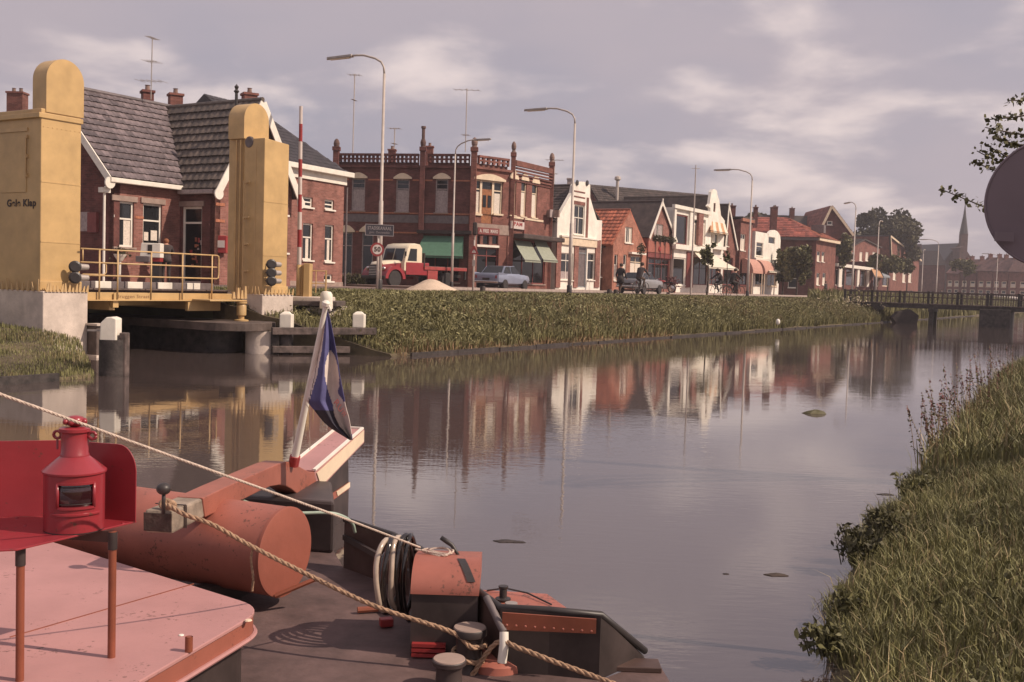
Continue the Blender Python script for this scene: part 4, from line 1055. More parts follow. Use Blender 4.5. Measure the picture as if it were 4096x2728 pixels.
# ------------------------------------------------------------------ 2. brick house with a white cornice
def house_cornice():
    pr_ = ((1362 - 2048) / F_PX * 52, 52.0); dv = Vector((.45, .893)).normalized(); pl_ = through(pr_, dv, 1062)
    f = Fac(pl_, pr_); h = thing('brick_house', 'rose brick house with a broad white cornice and a dark hipped roof', 'house', f.base())
    zt = f.Z(1360, 738)
    wins = []
    for (x0, y0, x1, y1, k) in ((1211, 788, 1251, 828, dict(transom=.5)), (1299, 799, 1336, 838, dict(transom=.5)), (1211, 893, 1251, 1040, dict(transom=.62, curtain=[(.45, .8, 0, .6)], ccol=M_curtw)), (1299, 899, 1334, 1047, dict(transom=.62, curtain=[(.45, .8, 0, .6)], ccol=M_curtw)), (1296, 1098, 1330, 1124, dict())):
        wins.append((f.rect(x0, y0, x1, y1), k))
    zc = zt
    wall(f, h, [(0, 1.3), (f.len, 1.3), (f.len, zc + .3), (0, zc + .3)], [w_[0] for w_ in wins], M_brick_pink)
    for r, k in wins: window(f, h, r, **k)
    trim(f, h, 'cornice', M_white, -.1, zc, f.len + .12, zc + .38, .08); trim(f, h, 'cornice_ledge', M_white, -.2, zc + .383, f.len + .35, zc + .62, .36, bevel=.02)
    body(f, h, [(0, 1.3), (f.len, 1.3), (f.len, zc + .35), (0, zc + .35)], 7, M_brick_dk)
    # hipped roof
    zr = zc + 3.6; z0 = zc + .55
    A = f.pt(-.2, z0, .2); B = f.pt(f.len + .2, z0, .2); C = f.pt(f.len + .2, z0, -7.4); D = f.pt(-.2, z0, -7.4)
    R0 = f.pt(-.2, zr, -3.6); R1 = f.pt(f.len - 2.6, zr, -3.6)
    mb = MB(); mb.poly([A, B, R1, R0]); mb.poly([B, C, R1]); mb.poly([C, D, R0, R1]); mb.poly([D, A, R0]); rf = mb.build('roof', M_slate, h)
    tiles_joined('slate', h, A, f.d, f.len + .4, (R0 - A).normalized(), (R0 - A).length, .3, .28, M_slate, lambda x, y: x < f.len + .4 - y * .62, off=.01, lift=.02)
    c = f.pt(f.len - 1.4, 0, -2.2); chimney(h, (c.x, c.y), .8, .6, zc, zc + 1.25, M_brick, ax=f.d, pots=0)
    trim(f, h, 'plinth', M_stone, 0, 1.3, f.len, 1.62, .05)
    mb = MB(); mb.tube([f.pt(f.len + .1, zc - .1, .1), f.pt(f.len + .1, 1.4, .1)], .05, 8); mb.build('rain_pipe', M_lead, h)
    lp = f.pt(f.len + .18, f.Z(1366, 824), -.3); mb = MB(); mb.bar(lp - f.d * .2, lp, .04); mb.lathe([(.1, -.1), (.1, .1)], lp, f.n, 10); mb.build('wall_lamp', M_white, h)
house_cornice()

# ------------------------------------------------------------------ 3. the ornate corner house
def house_corner():
    Lp = (-11.75, 67.9); Cp = (-2.66, 66.0); Ep = (-0.28, 68.0); Fp = (2.43, 72.8)
    h = thing('corner_house', 'ornate dark brick corner house with pierced parapet, pinnacles and green shop awnings', 'house', (Cp[0], Cp[1], ROAD))
    fL = Fac(Lp, Cp); fC = Fac(Cp, Ep); fR = Fac(Ep, Fp)
    zb = 1.3; zp = fL.Z(1600, 668); zt = fL.Z(1600, 614)
    # ---------------- left front
    up = [fL.rect(1406, 713, 1460, 842), fL.rect(1583, 716, 1637, 847), fL.rect(1741, 716, 1792, 850)]
    gr = [fL.rect(1361, 928, 1409, 1097), fL.rect(1446, 928, 1492, 1097)]
    sh = fL.rect(1690, 945, 1840, 1128)
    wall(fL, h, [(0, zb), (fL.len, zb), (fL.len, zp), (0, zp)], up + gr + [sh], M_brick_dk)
    for r in up: window(fL, h, r, transom=.70, curtain=[(0, 1, 0, .68)], lintel=('arch', M_cream), sill=M_stone, m=M_curtain, bars=1)
    for r in gr: window(fL, h, r, transom=.68, lintel=('arch', M_cream), sill=M_stone, m=M_curtain)
    window(fL, h, sh, cols=3, m=M_shopred, glass=M_glassdk, sill=M_stone)
    for y0, y1, m, p in ((716, 722, M_band, .02), (848, 853, M_band, .03), (925, 931, M_band, .03)):
        z0, z1 = fL.Z(1500, y1), fL.Z(1500, y0)
        segs = [(0, fL.len)]
        if y0 == 716:      # interrupted by the windows
            e = [0] + [v for r in up for v in (r[0] - .2, r[2] + .2)] + [fL.len]; segs = [(e[i], e[i + 1]) for i in range(0, len(e), 2)]
        if y0 == 925:
            e = [0] + [v for r in gr for v in (r[0] - .2, r[2] + .2)] + [sh[0] - .1]; segs = [(e[i], e[i + 1]) for i in range(0, len(e), 2)]
        for a, b in segs:
            if b > a: trim(fL, h, 'brick_band', m, a, z0, b, z1, p)
    trim(fL, h, 'stone_band', M_lead, .1, fL.Z(1500, 888), fL.len - .3, fL.Z(1500, 858), .015)
    trim(fL, h, 'cornice', M_brick_dk, 0, zp - .05, fL.len, zp + .10, .14)
    # ---------------- pierced parapets
    def parapet(f, a0, a1, z0, z1, m, n):
        trim(f, h, 'parapet_base', m, a0, z0, a1, z0 + .22, .02, off=-.22); trim(f, h, 'parapet_coping', m, a0, z1 - .13, a1, z1, .28, off=-.25)
        w_ = (a1 - a0) / n; mb = MB(); zz0, zz1 = z0 + .22, z1 - .13; hh = (zz1 - zz0) / 2
        for i in range(n + 1):
            a = a0 + i * w_; b0 = max(a0, a - w_ * .22); b1 = min(a1, a + w_ * .22); mb.box(f.pt((b0 + b1) / 2, (zz0 + zz1) / 2, -.1), f.d * ((b1 - b0) / 2), Vector((0, 0, hh)), f.n * .09)
        mb.box(f.pt((a0 + a1) / 2, (zz0 + zz1) / 2, -.1), f.d * ((a1 - a0) / 2), Vector((0, 0, .05)), f.n * .085)
        mb.build('parapet_lattice', m, h)
    aM = fL.A(1692, 640)
    parapet(fL, fL.A(1345, 640), aM - .3, zp + .1, zt, M_brick_dk, 20); parapet(fL, aM + .3, fL.len - .35, zp + .1, zt, M_brick_dk, 9)
    # ---------------- chamfered corner
    dv_ = fC.rect(1907, 990, 1993, 1145); dv_ = (dv_[0], 1.42, dv_[2], dv_[3]); arch3 = [fC.rect(x0, 941, x1, 979) for x0, x1 in ((1906, 1921), (1932, 1957), (1969, 1993))]
    bay = fC.rect(1896, 722, 2010, 858); bd = fC.rect(1926, 759, 1971, 893)
    zpc = zp
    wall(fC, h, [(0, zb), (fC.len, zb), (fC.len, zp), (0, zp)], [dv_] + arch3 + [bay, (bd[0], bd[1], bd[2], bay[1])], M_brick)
    window(fC, h, bay, cols=1, fw=.09, m=M_cream, glass=M_glass, curtain=[(.02, .24, 0, .66), (.76, .98, 0, .66)], ccol=M_curtw, sill=False, transom=.72)
    for (x0, x1) in ((1921, 1929), (1969, 1977)):
        r = fC.rect(x0, 722, x1, 858); trim(fC, h, 'window_post', M_cream, r[0], bay[1], r[2], bay[3], .06, off=-.10)
    trim(fC, h, 'balcony_door', M_wooddoor, bd[0], bd[1], bd[2], fC.Z(1948, 757), .07, off=-.13)
    for k in (.28, .72):
        a = bd[0] + (bd[2] - bd[0]) * k; trim(fC, h, 'door_panel', M_glassdk, a - .13, bd[1] + 1.0, a + .13, bd[3] - .35, .02, off=-.055)
    for (x0, x1) in ((1896, 1926), (1971, 2010)):
        r = fC.rect(x0, 855, x1, 862); trim(fC, h, 'sill', M_cream, r[0], r[1], r[2], r[3], .1)
    mb = MB(); n = 12; a0, a1 = bay[0] - .12, bay[2] + .12; z0 = bay[3] + .003; P = [fC.pt(a0, z0, .003)] + [fC.pt(a0 + (a1 - a0) * i / n, z0 + .12 + .28 * math.sin(math.pi * i / n), .003) for i in range(n + 1)] + [fC.pt(a1, z0, .003)]
    mb.prism(P, fC.n * .16); mb.build('window_hood', M_cream, h)
    trim(fC, h, 'brick_band', M_band, 0, fC.Z(1890, 858), bay[0] - .02, fC.Z(1890, 851), .03)
    s = fC.rect(1890, 896, 2012, 936); trim(fC, h, 'stone_panel', M_stone, .12, s[1], fC.len - .12, s[3], .03, off=0)
    s = fC.rect(1909, 912, 1994, 939); sg = trim(fC, h, 'shop_sign', M_shopred, s[0], s[1], s[2], s[3], .06, off=.035)
    text('A. FREE  MARO', 'lettering', M_signw, .30, frame_M(fC.pt((s[0] + s[2]) / 2, (s[1] + s[3]) / 2, .105), fC.d, Vector((0, 0, 1)), fC.n), sg, width=(s[2] - s[0]) * .86, bold=.008)
    for r in arch3: window(fC, h, r, m=M_brick, glass=M_glassdk, sill=False, fw=.04)
    s = fC.rect(1906, 980, 1994, 989); trim(fC, h, 'door_lintel', M_white, s[0], s[1], s[2], s[3], .08)
    window(fC, h, dv_, cols=2, m=M_shopred, glass=M_glassdk, sill=False, door=True, depth=.2, transom=.8)
    for a in (.12, fC.len - .3): trim(fC, h, 'pilaster', M_brick_pink, a, 1.3, a + .18, fC.Z(1950, 940), .06)
    parapet(fC, .35, fC.len - .3, zp + .1, zt - .03, M_brick, 6); trim(fC, h, 'cornice', M_brick, 0, zp - .05, fC.len, zp + .1, .14)
    # ---------------- right front
    uw = [fR.rect(2041, 716, 2064, 861), fR.rect(2084, 722, 2105, 866), fR.rect(2127, 733, 2149, 871)]
    shr = fR.rect(2046, 965, 2180, 1135)
    zpr = fR.Z(2100, 690)
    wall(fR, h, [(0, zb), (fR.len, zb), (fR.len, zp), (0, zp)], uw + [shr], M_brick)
    for r in uw: window(fR, h, r, transom=.70, curtain=[(0, 1, 0, .68)], ccol=M_curtw, lintel=('dome', M_cream), sill=M_cream, m=M_cream)
    window(fR, h, shr, cols=3, m=M_shopred, glass=M_glassdk, sill=M_stone)
    ztR = fR.Z(2100, 644)
    for k in range(5):
        z = zp - .55 + k * .2; trim(fR, h, 'corbel_course', M_brick if k % 2 else M_brick_dk, .25, z, fR.len - .2, z + .1, .05 + .03 * k)
    mb = MB(); nn = 22
    for i in range(nn):
        a = .3 + (fR.len - .6) * (i + .5) / nn; mb.box(fR.pt(a, zp - .1 + .62, .06), fR.d * .07, Vector((0, 0, .09)), fR.n * .06)
    mb.build('dentils', M_brick_dk, h)
    trim(fR, h, 'parapet', M_brick, .2, zp + .46, fR.len - .1, zt - .05, .24, off=-.12)
    s = fR.rect(2044, 872, 2160, 884); trim(fR, h, 'brick_band', M_cream, s[0], fR.Z(2100, 879), s[2] + .4, fR.Z(2100, 871), .05)
    s = fR.rect(2036, 886, 2090, 916); sg = trim(fR, h, 'shop_sign', M_signw, s[0] + .1, s[1], s[2], s[3], .12, off=.02)
    text('PAM', 'lettering', M_red, .34, frame_M(fR.pt((s[0] + s[2]) / 2 + .05, s[1] * .38 + s[3] * .62, .145), fR.d, Vector((0, 0, 1)), fR.n), sg, width=(s[2] - s[0]) * .62, bold=.012)
    mb = MB(); a = fR.A(2092, 920); mb.tube([fR.pt(a, fR.Z(2092, 872), .07), fR.pt(a, fR.Z(2092, 945), .07)], .05, 8); mb.build('rain_pipe', M_shopred, h)
    # ---------------- awnings and fascias
    s = fL.rect(1673, 925, 1868, 935); trim(fL, h, 'shop_fascia', M_roofdk, s[0], s[1], fL.len - .02, s[3] + .05, .35)
    awning(fL, h, 1693, 1855, 942, 1664, 1851, 1024, M_teal, out=1.1)
    mb = MB(); z0, z1 = fR.Z(2100, 958), fR.Z(2100, 940); mb.box(fR.pt(fR.len / 2 + .15, (z0 + z1) / 2, .5), fR.d * (fR.len / 2 + .15), Vector((0, 0, (z1 - z0) / 2)), fR.n * .48); mb.build('shop_fascia', M_roofdk, h, bevel=.05)
    aw = awning(fR, h, 2054, 2122, 960, 2100, 2164, 1042, M_pale, out=1.7, sides=False)
    aw = awning(fR, h, 2134, 2184, 962, 2174, 2232, 1042, M_pale, out=1.7, sides=False)
    # ---------------- corner pillars with caps
    def pillar(P, zt_, m, w_=.19, ball=True, tall=False):
        mb = MB(); mb.box((P[0], P[1], (zb + zt + .15) / 2), (w_, 0, 0), (0, w_, 0), (0, 0, (zt + .15 - zb) / 2)); o_ = mb.build('corner_pillar', m, h, bevel=.03)
        mb = MB(); mb.box((P[0], P[1], zt + .28), (w_ * 1.25, 0, 0), (0, w_ * 1.25, 0), (0, 0, .12)); mb.lathe([(w_ * .95, zt + .40), (w_ * .7, zt + .55), (w_ * .6, zt_ - .55), (w_ * .95, zt_ - .45), (w_ * 1.05, zt_ - .28), (w_ * .75, zt_ - .1), (w_ * .3, zt_)], (P[0], P[1], 0), (0, 0, 1), 12)
        if tall: mb.lathe([(.10, zt_ - .05), (.10, zt_ + .55), (.15, zt_ + .6), (.15, zt_ + .72)], (P[0], P[1], 0), (0, 0, 1), 8)
        mb.build('pinnacle', m, o_)
    pillar(fL.pt(.15, 0, 0), fL.Z(1329, 555), M_brick_dk); pillar(fL.pt(aM, 0, 0.05), fL.Z(1692, 552), M_brick_dk, .17, tall=True)
    pillar(fL.pt(fL.len - .05, 0, 0.0), fL.Z(1876, 550), M_brick); pillar(fC.pt(fC.len, 0, 0.02), fC.Z(2025, 562), M_brick, .15); pillar(fR.pt(fR.len - .12, 0, -.02), fR.Z(2180, 604), M_brick, .17)
    mb = MB(); mb.tube([fL.pt(aM, zb, .12), fL.pt(aM, zp, .12)], .07, 8); mb.build('rain_pipe', M_shopred, h)
    # ---------------- rest of the block
    B1 = Vector((Fp[0], Fp[1], 0)) + NV * 8; B2 = Vector((Lp[0], Lp[1], 0)) + Vector((1.5, 8, 0))
    ins = .27
    q = [Vector((*Lp, 0)) + Vector((ins, ins * 1.1, 0)), Vector((*Cp, 0)) + Vector((-.05, ins * 1.1, 0)), Vector((*Ep, 0)) + NV * ins + Vector((-.1, .05, 0)), Vector((*Fp, 0)) + NV * ins - U * .05, B1, B2]
    mb = MB(); mb.prism([Vector((p.x, p.y, zb)) for p in q], Vector((0, 0, zp - zb))); mb.build('rear_wall', M_brick_dk, h)
    for px, Y in ((1568, 74), (1718, 76)):
        c = atY(px, 640, Y); chimney(h, (c.x, c.y), .5, .5, 6, atY(px, 603 if px < 1600 else 590, Y).z, M_brick, pots=1)
    # clutter in the shop window: boxes of fruit as pieces behind the glass
    for i in range(8):
        a = random.uniform(sh[0] + .2, sh[2] - .6); trim(fL, h, 'shop_goods', random.choice([M_brick, M_shopred, M_rust, M_band]), a, sh[1] + .1, a + random.uniform(.2, .4), sh[1] + random.uniform(.2, .5), .02, off=-.1)
house_corner()
antenna('slim antenna mast above the left end of the ornate parapet', 1411, 296, 610, 72, [(300, 44), (400, 8)])
antenna('short antenna between the parapet pinnacles', 1577, 512, 600, 75, [(514, 42), (575, 14)])
antenna('tall antenna with a wide boom above the chamfered corner', 1862, 354, 590, 74, [(360, 96), (540, 26)])
antenna('low antenna right of the ornate parapet', 2216, 640, 745, 82, [(640, 66), (695, 24)])
# ------------------------------------------------------------------ the row along the street
FA = (-0.28, 68.0); DU = (UX, UY)
def fpx(x0, x1, dt=0.0, name=None):
    P = (FA[0] + NV.x * dt, FA[1] + NV.y * dt)
    return Fac(through(P, DU, x0), through(P, DU, x1))
def gable(name, label, x0, x1, ye, peak, m, roofm, depth, dt=0.0, wins=(), outline=None, board=None, base=None, ov=.25, th=.10, tile=None):
    f = fpx(x0, x1, dt); h = thing(name, label, 'house', f.base())
    zl, zr_ = f.Z(x0, ye[0]), f.Z(x1, ye[1]); ap, zp = f.hit(*peak)
    ol = outline(f) if outline else [(0, 1.3), (f.len, 1.3), (f.len, zr_), (ap, zp), (0, zl)]
    rs = [(f.rect(*w_[:4]), w_[4] if len(w_) > 4 else {}) for w_ in wins]
    rs = [((max(r[0], .08), r[1], min(r[2], f.len - .08), r[3]), k) for r, k in rs]
    wall(f, h, ol, [r for r, k in rs], m)
    for r, k in rs: window(f, h, r, **k)
    bo = [(.02, 1.3), (f.len - .02, 1.3), (f.len - .02, zr_ - .05), (ap, zp - .06), (.02, zl - .05)]
    body(f, h, bo, depth, m)
    L0 = f.pt(0, zl); R0 = f.pt(f.len, zr_); P0 = f.pt(ap, zp); back = -f.n * (depth + .3); fo = f.n * (.12 if board else -.02)
    dl = (P0 - L0).normalized(); dr = (P0 - R0).normalized()
    roof_slab(h, L0 - dl * ov + fo, P0 + fo, back - fo, roofm, th); roof_slab(h, R0 - dr * ov + fo, P0 + fo, back - fo, roofm, th)
    if tile:
        tw, tl, single = tile
        (tiles_single if single else lambda *a, **k: tiles_joined('roof_tile', *a, **k))(h, L0 - dl * ov + fo, -f.n, depth, dl, (P0 - L0).length + ov, tw, tl, roofm, off=th + .015)
        tiles_joined('roof_tile', h, R0 - dr * ov + fo, -f.n, depth, dr, (P0 - R0).length + ov, tw, tl, roofm, off=th + .01)
    mb = MB(); mb.tube([P0 + fo + Vector((0, 0, th * 1.3)), P0 + back + Vector((0, 0, th * 1.3))], .11, 8); mb.build('ridge_tiles', roofm, h, smooth='auto')
    if board:
        for q, dd in ((L0, dl), (R0, dr)):
            mb = MB(); mb.bar(q - dd * (ov + .1) + f.n * .17 + Vector((0, 0, th * .4)), P0 + f.n * .17 + Vector((0, 0, th * .4)), .06, .24); mb.build('bargeboard', board, h)
        mb = MB(); mb.box(P0 + f.n * .18 + Vector((0, 0, .05)), f.d * .06, f.n * .04, (0, 0, .32)); mb.build('gable_finial', board, h)
    return f, h

# --- white house with stepped neck gable
def white_neck():
    def ol(f):
        A = lambda x, y: f.hit(x, y)
        return [(0, 1.3), (f.len, 1.3), (f.len, f.Z(2397, 880)), A(2388, 880), A(2374, 836), A(2361, 790), A(2361, 740), A(2352, 733), A(2345, 728), A(2325, 726), A(2308, 728), A(2300, 734), A(2294, 741), A(2288, 772), A(2240, 856), A(2226, 862), (0, f.Z(2222, 862))]
    wins = [(2296, 822, 2338, 939, dict(cols=2, transom=.58, m=M_white, curtain=[(0, .3, .0, .55)])),
            (2241, 1012, 2292, 1120, dict(cols=2, transom=.72, curtain=[(0, 1, 0, .3)])), (2311, 990, 2346, 1150, dict(door=True, m=M_awnb, glass=M_lead, sill=False, transom=.86)), (2350, 1012, 2378, 1120, dict(transom=.72))]
    f, h = gable('white_gable_house', 'white plastered house with tall neck gable and red brick strips', 2221, 2399, (880, 895), (2325, 748), M_render, M_roofdk, 9, wins=wins, outline=ol, tile=(.3, .34, False))
    for (x0, x1, y0, y1) in ((2296, 2340, 765, 770), (2296, 2340, 786, 791), (2344, 2352, 790, 956), (2296, 2340, 806, 820)):
        trimpx(f, h, 'brick_strip', M_brick, x0, y0, x1, y1, p=.03)
    for (x0, x1) in ((2222, 2240), (2294, 2310), (2378, 2397)):
        trimpx(f, h, 'pilaster', M_brick_pink, x0, 960, x1, 1150, p=.08)
    trimpx(f, h, 'shop_fascia', M_cream, 2242, 954, 2382, 984, p=.14); trimpx(f, h, 'fascia_ledge', M_white, 2238, 948, 2386, 954, p=.2)
    for (x, y) in ((2307, 731), (2347, 732)):
        a, z = f.hit(x, y); mb = MB(); mb.lathe([(.0, 0), (.20, .0), (.20, .05), (.0, .08)], f.pt(a, z, .02), f.n, 12); mb.build('roundel', M_black, h)
    a, z = f.hit(2196, 855); c = f.pt(a, z, .3)
    sg = MB(); sg.box(c, f.d * .08, f.n * .5, (0, 0, .24)); sg.build('hanging_sign', M_stone, h)
    mb = MB(); mb.box(c, f.d * .45, f.n * .05, (0, 0, .26)); mb.build('hanging_sign_face', M_curtain, h)
    c = atY(2279, 718, 80); chimney(h, (c.x, c.y), .36, .4, 7.5, c.z, M_curtain, pots=0)
white_neck()

# --- long dark hall roof behind
def hall():
    a = atY(2352, 763, 111); b = atY(2846, 763, 119); d = Vector((b.x - a.x, b.y - a.y, 0)); Lw = d.length; d.normalize(); n = Vector((d.y, -d.x, 0)); zr = (a.z + b.z) / 2
    h = thing('hall', 'long dark tiled roof of a hall rising behind the small gabled shops', 'hall', (a.x, a.y, ROAD))
    o = Vector((a.x, a.y, zr - 4.6)) + n * 4.8; vb = (-n * 4.8 + Vector((0, 0, 4.6))); l = vb.length; vb.normalize()
    mb = MB(); P = [Vector((a.x, a.y, 1.3)) + n * 4.6, Vector((a.x, a.y, 1.3)) - n * 4.6, Vector((a.x, a.y, zr - 4.5)) - n * 4.6, Vector((a.x, a.y, zr - .1)), Vector((a.x, a.y, zr - 4.5)) + n * 4.6]
    mb.prism(P, d * Lw); mb.build('wall', M_brick_dk, h)
    roof_slab(h, o, o + vb * l, d * Lw, M_roofdk, .1); ob = o - n * 9.6; vb2 = (n * 4.8 + Vector((0, 0, 4.6))).normalized(); roof_slab(h, ob, ob + vb2 * l, d * Lw, M_roofdk, .1)
    tiles_joined('roof_tile', h, o, d, Lw, vb, l, .32, .36, M_roofdk, off=.12, lift=.04)
    c = Vector((a.x, a.y, 0)) + d * 2.6 + n * 1.6
    mb = MB(); z = zr - 1.2; mb.tube([(c.x, c.y, z - .6), (c.x, c.y, zr + .55)], .16, 8); mb.lathe([(.16, 0), (.34, .12), (.30, .40), (.10, .5)], (c.x, c.y, zr + .55), (0, 0, 1), 10); mb.build('flue', M_pole, h)
    c2 = c + n * 1.2 + d * .6; mb = MB(); mb.box((c2.x, c2.y, zr - 2.6), d * .25, n * .2, (0, 0, .25)); mb.build('roof_hatch', M_cream, h)
hall()
# --- dark recess and the small orange gable
def recess():
    f = fpx(2399, 2447, .9); h = thing('lean_to_house', 'low dark brick wing with one window between the white and the orange house', 'house', f.base())
    r = f.rect(2402, 1010, 2424, 1108); zt = f.Z(2420, 992)
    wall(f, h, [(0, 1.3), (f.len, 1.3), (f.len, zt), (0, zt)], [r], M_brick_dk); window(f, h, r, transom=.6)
    body(f, h, [(0, 1.3), (f.len, 1.3), (f.len, zt), (0, zt)], 6, M_brick_dk)
    P = f.pt(-.1, zt, .25); mb = MB(); mb.prism([P, f.pt(f.len + .1, zt, .25), f.pt(f.len + .1, zt + .3, -6.4), f.pt(-.1, zt + .3, -6.4)], Vector((0, 0, .12))); mb.build('roof', M_roofdk, h)
recess()
gf, gh = gable('orange_gable_house', 'small salmon brick house with steep orange pantile roof', 2447, 2581, (974, 1000), (2522, 846), M_brick_or, M_tileo, 9,
      wins=[(2500, 908, 2530, 972, dict(cols=2, curtain=[(0, .3, 0, 1), (.7, 1, 0, 1)], ccol=M_curtw)), (2456, 1018, 2470, 1122, dict(transom=.6, curtain=[(0, 1, 0, .6)], ccol=M_curtw)), (2492, 1018, 2505, 1122, dict(transom=.6, curtain=[(0, 1, 0, .6)], ccol=M_curtw)), (2520, 1024, 2566, 1135, dict(cols=2, transom=.78, m=M_cream, curtain=[(0, 1, 0, .75)], ccol=M_curtw))],
      tile=(.36, .40, True))
trimpx(gf, gh, 'shop_fascia', M_white, 2514, 1010, 2572, 1018, p=.3)
gf, gh = gable('brick_gable_house', 'brick shop with white bargeboards and an orange fascia grown with creeper', 2588, 2689, (942, 958), (2643, 812), M_brick_pink, M_roofdk, 10,
      wins=[(2617, 896, 2652, 953, dict(cols=2, curtain=[(0, .4, 0, 1), (.6, 1, 0, 1)])), (2592, 1035, 2676, 1140, dict(cols=3, m=M_shopred, glass=M_glassdk, sill=M_stone, transom=.8))], board=M_white)
trimpx(gf, gh, 'shop_fascia', M_oxide, 2588, 968, 2684, 1012, p=.12); trimpx(gf, gh, 'shop_fascia', M_shopred, 2588, 1014, 2684, 1032, p=.1)
a, z = gf.hit(2632, 996); mb = MB(); mb.lathe([(0, 0), (.22, 0), (.2, .08), (0, .1)], gf.pt(a, z, .13), gf.n, 12); mb.build('shop_emblem', M_red, gh)
# --- modern white shop front
def white_shop():
    f = fpx(2690, 2836, -.25); h = thing('white_shop', 'white two-storey shop with a large dark upper window and pink sign panel', 'shop', f.base())
    zt = f.Z(2740, 834)
    big = f.rect(2699, 858, 2750, 980); w2 = [f.rect(x0, 878, x1, 980) for x0, x1 in ((2774, 2790), (2805, 2822))]
    door = f.rect(2692, 1030, 2741, 1141); sh = f.rect(2772, 1030, 2830, 1140)
    wall(f, h, [(0, 1.3), (f.len, 1.3), (f.len, f.Z(2830, 850)), (f.A(2766), zt), (0, zt)], [big, door, sh] + w2, M_render)
    window(f, h, big, m=M_shopred, glass=M_glassdk, sill=M_shopred, fw=.12); window(f, h, door, m=M_white, glass=M_glassdk, sill=M_white, fw=.12); window(f, h, sh, cols=2, m=M_shopred, glass=M_glassdk, sill=False)
    for r in w2: window(f, h, r, curtain=[(0, 1, 0, .9)], ccol=M_curtw, transom=.8)
    trimpx(f, h, 'sign_panel', M_brick_pink, 2786, 842, 2804, 982, p=.22); 
    for (x0, x1) in ((2753, 2768), (2690, 2698)): trimpx(f, h, 'column', M_white, x0, 836, x1, 985, p=.16)
    trimpx(f, h, 'brick_panel', M_brick, 2768, 868, 2832, 985, p=.02) if False else None
    trimpx(f, h, 'shop_fascia', M_white, 2688, 984, 2836, 1003, p=.35); trimpx(f, h, 'roof_edge', M_white, 2688, 832, 2836, 846, p=.28)
    for (x0, x1) in ((2743, 2756), (2760, 2770)): trimpx(f, h, 'column', M_shopred, x0, 1006, x1, 1150, p=.1)
    body(f, h, [(0, 1.3), (f.len, 1.3), (f.len, f.Z(2830, 852)), (0, zt - .05)], 9, M_render)
    awning(f, h, 2774, 2850, 1006, 2836, 2955, 1072, M_awnw, out=2.3, sides=False)
white_shop()
# --- white Dutch gable and its brick neighbour
def ol_d(f):
    A = lambda x, y: f.hit(x, y)
    return [(0, 1.3), (f.len, 1.3), (f.len, f.Z(2886, 880)), A(2884, 862), A(2877, 800), A(2870, 780), A(2868, 764), A(2860, 757), A(2851, 757), A(2845, 768), A(2843, 785), A(2839, 815), A(2832, 824), (0, f.Z(2830, 830))]
gf, gh = gable('white_gable_house', 'narrow white Dutch gable with a small slit window beside the ochre awning', 2829, 2888, (900, 905), (2857, 790), M_render, M_roofdk, 9, dt=.1, outline=ol_d, wins=[(2854, 812, 2862, 848, dict(m=M_brick, sill=False)), (2838, 935, 2850, 976, {}), (2860, 935, 2872, 976, {}), (2836, 1030, 2884, 1140, dict(cols=3, m=M_shopred, glass=M_glassdk, sill=False))])
awning(gf, gh, 2840, 2900, 884, 2842, 2914, 928, [M_awno, M_awnw], stripes=6, out=.8)
trimpx(gf, gh, 'balcony_ledge', M_white, 2832, 984, 2886, 998, p=.5)
gf, gh = gable('brick_gable_house', 'narrow brown brick gable with white bargeboards right of the ochre awning', 2889, 2936, (985, 990), (2910, 824), M_brick, M_roofdk, 9, dt=.1, wins=[(2900, 935, 2914, 985, {}), (2895, 1030, 2930, 1140, dict(cols=2, m=M_shopred, glass=M_glassdk, sill=False))], board=M_white)
# --- dark narrow house and brick house
def flat_house(name, label, x0, x1, yt, m, wins, dt=0, depth=8, cornice=None, roofm=None, chim=()):
    f = fpx(x0, x1, dt); h = thing(name, label, 'house', f.base()); zt = f.Z((x0 + x1) / 2, yt)
    rs = [(f.rect(*w_[:4]), w_[4] if len(w_) > 4 else {}) for w_ in wins]; rs = [((max(r[0], .08), r[1], min(r[2], f.len - .08), r[3]), k) for r, k in rs]
    wall(f, h, [(0, 1.3), (f.len, 1.3), (f.len, zt), (0, zt)], [r for r, k in rs], m)
    for r, k in rs: window(f, h, r, **k)
    body(f, h, [(0, 1.3), (f.len, 1.3), (f.len, zt - .02), (0, zt - .02)], depth, m)
    if cornice: trim(f, h, 'cornice', cornice, -.05, zt - .2, f.len + .05, zt + .1, .2)
    if roofm:
        mb = MB(); mb.prism([f.pt(-.1, zt + .1, .2), f.pt(f.len + .1, zt + .1, .2), f.pt(f.len + .1, zt + .1, -depth), f.pt(-.1, zt + .1, -depth)], (0, 0, .15)); mb.build('roof', roofm, h)
    for (px, y0, wpx) in chim:
        Y = f.pt(f.A(px), 0, -3).y; c = atY(px, y0, Y); chimney(h, (c.x, c.y), wpx * Y / F_PX, .6, zt - .5, c.z, M_brick_dk, pots=1)
    return f, h
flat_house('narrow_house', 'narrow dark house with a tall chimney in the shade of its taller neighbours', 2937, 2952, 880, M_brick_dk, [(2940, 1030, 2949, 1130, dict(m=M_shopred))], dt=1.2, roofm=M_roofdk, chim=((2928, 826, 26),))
flat_house('brick_house', 'narrow brown brick house with one tall white upper window', 2953, 3000, 878, M_brick, [(2957, 936, 2981, 1002, dict(cols=2, transom=.7, curtain=[(0, 1, 0, .7)], ccol=M_curtw)), (2960, 1050, 2990, 1140, dict(cols=2, m=M_shopred, glass=M_glassdk))], cornice=M_brick_or, roofm=M_roofdk, chim=((3023, 832, 14),))
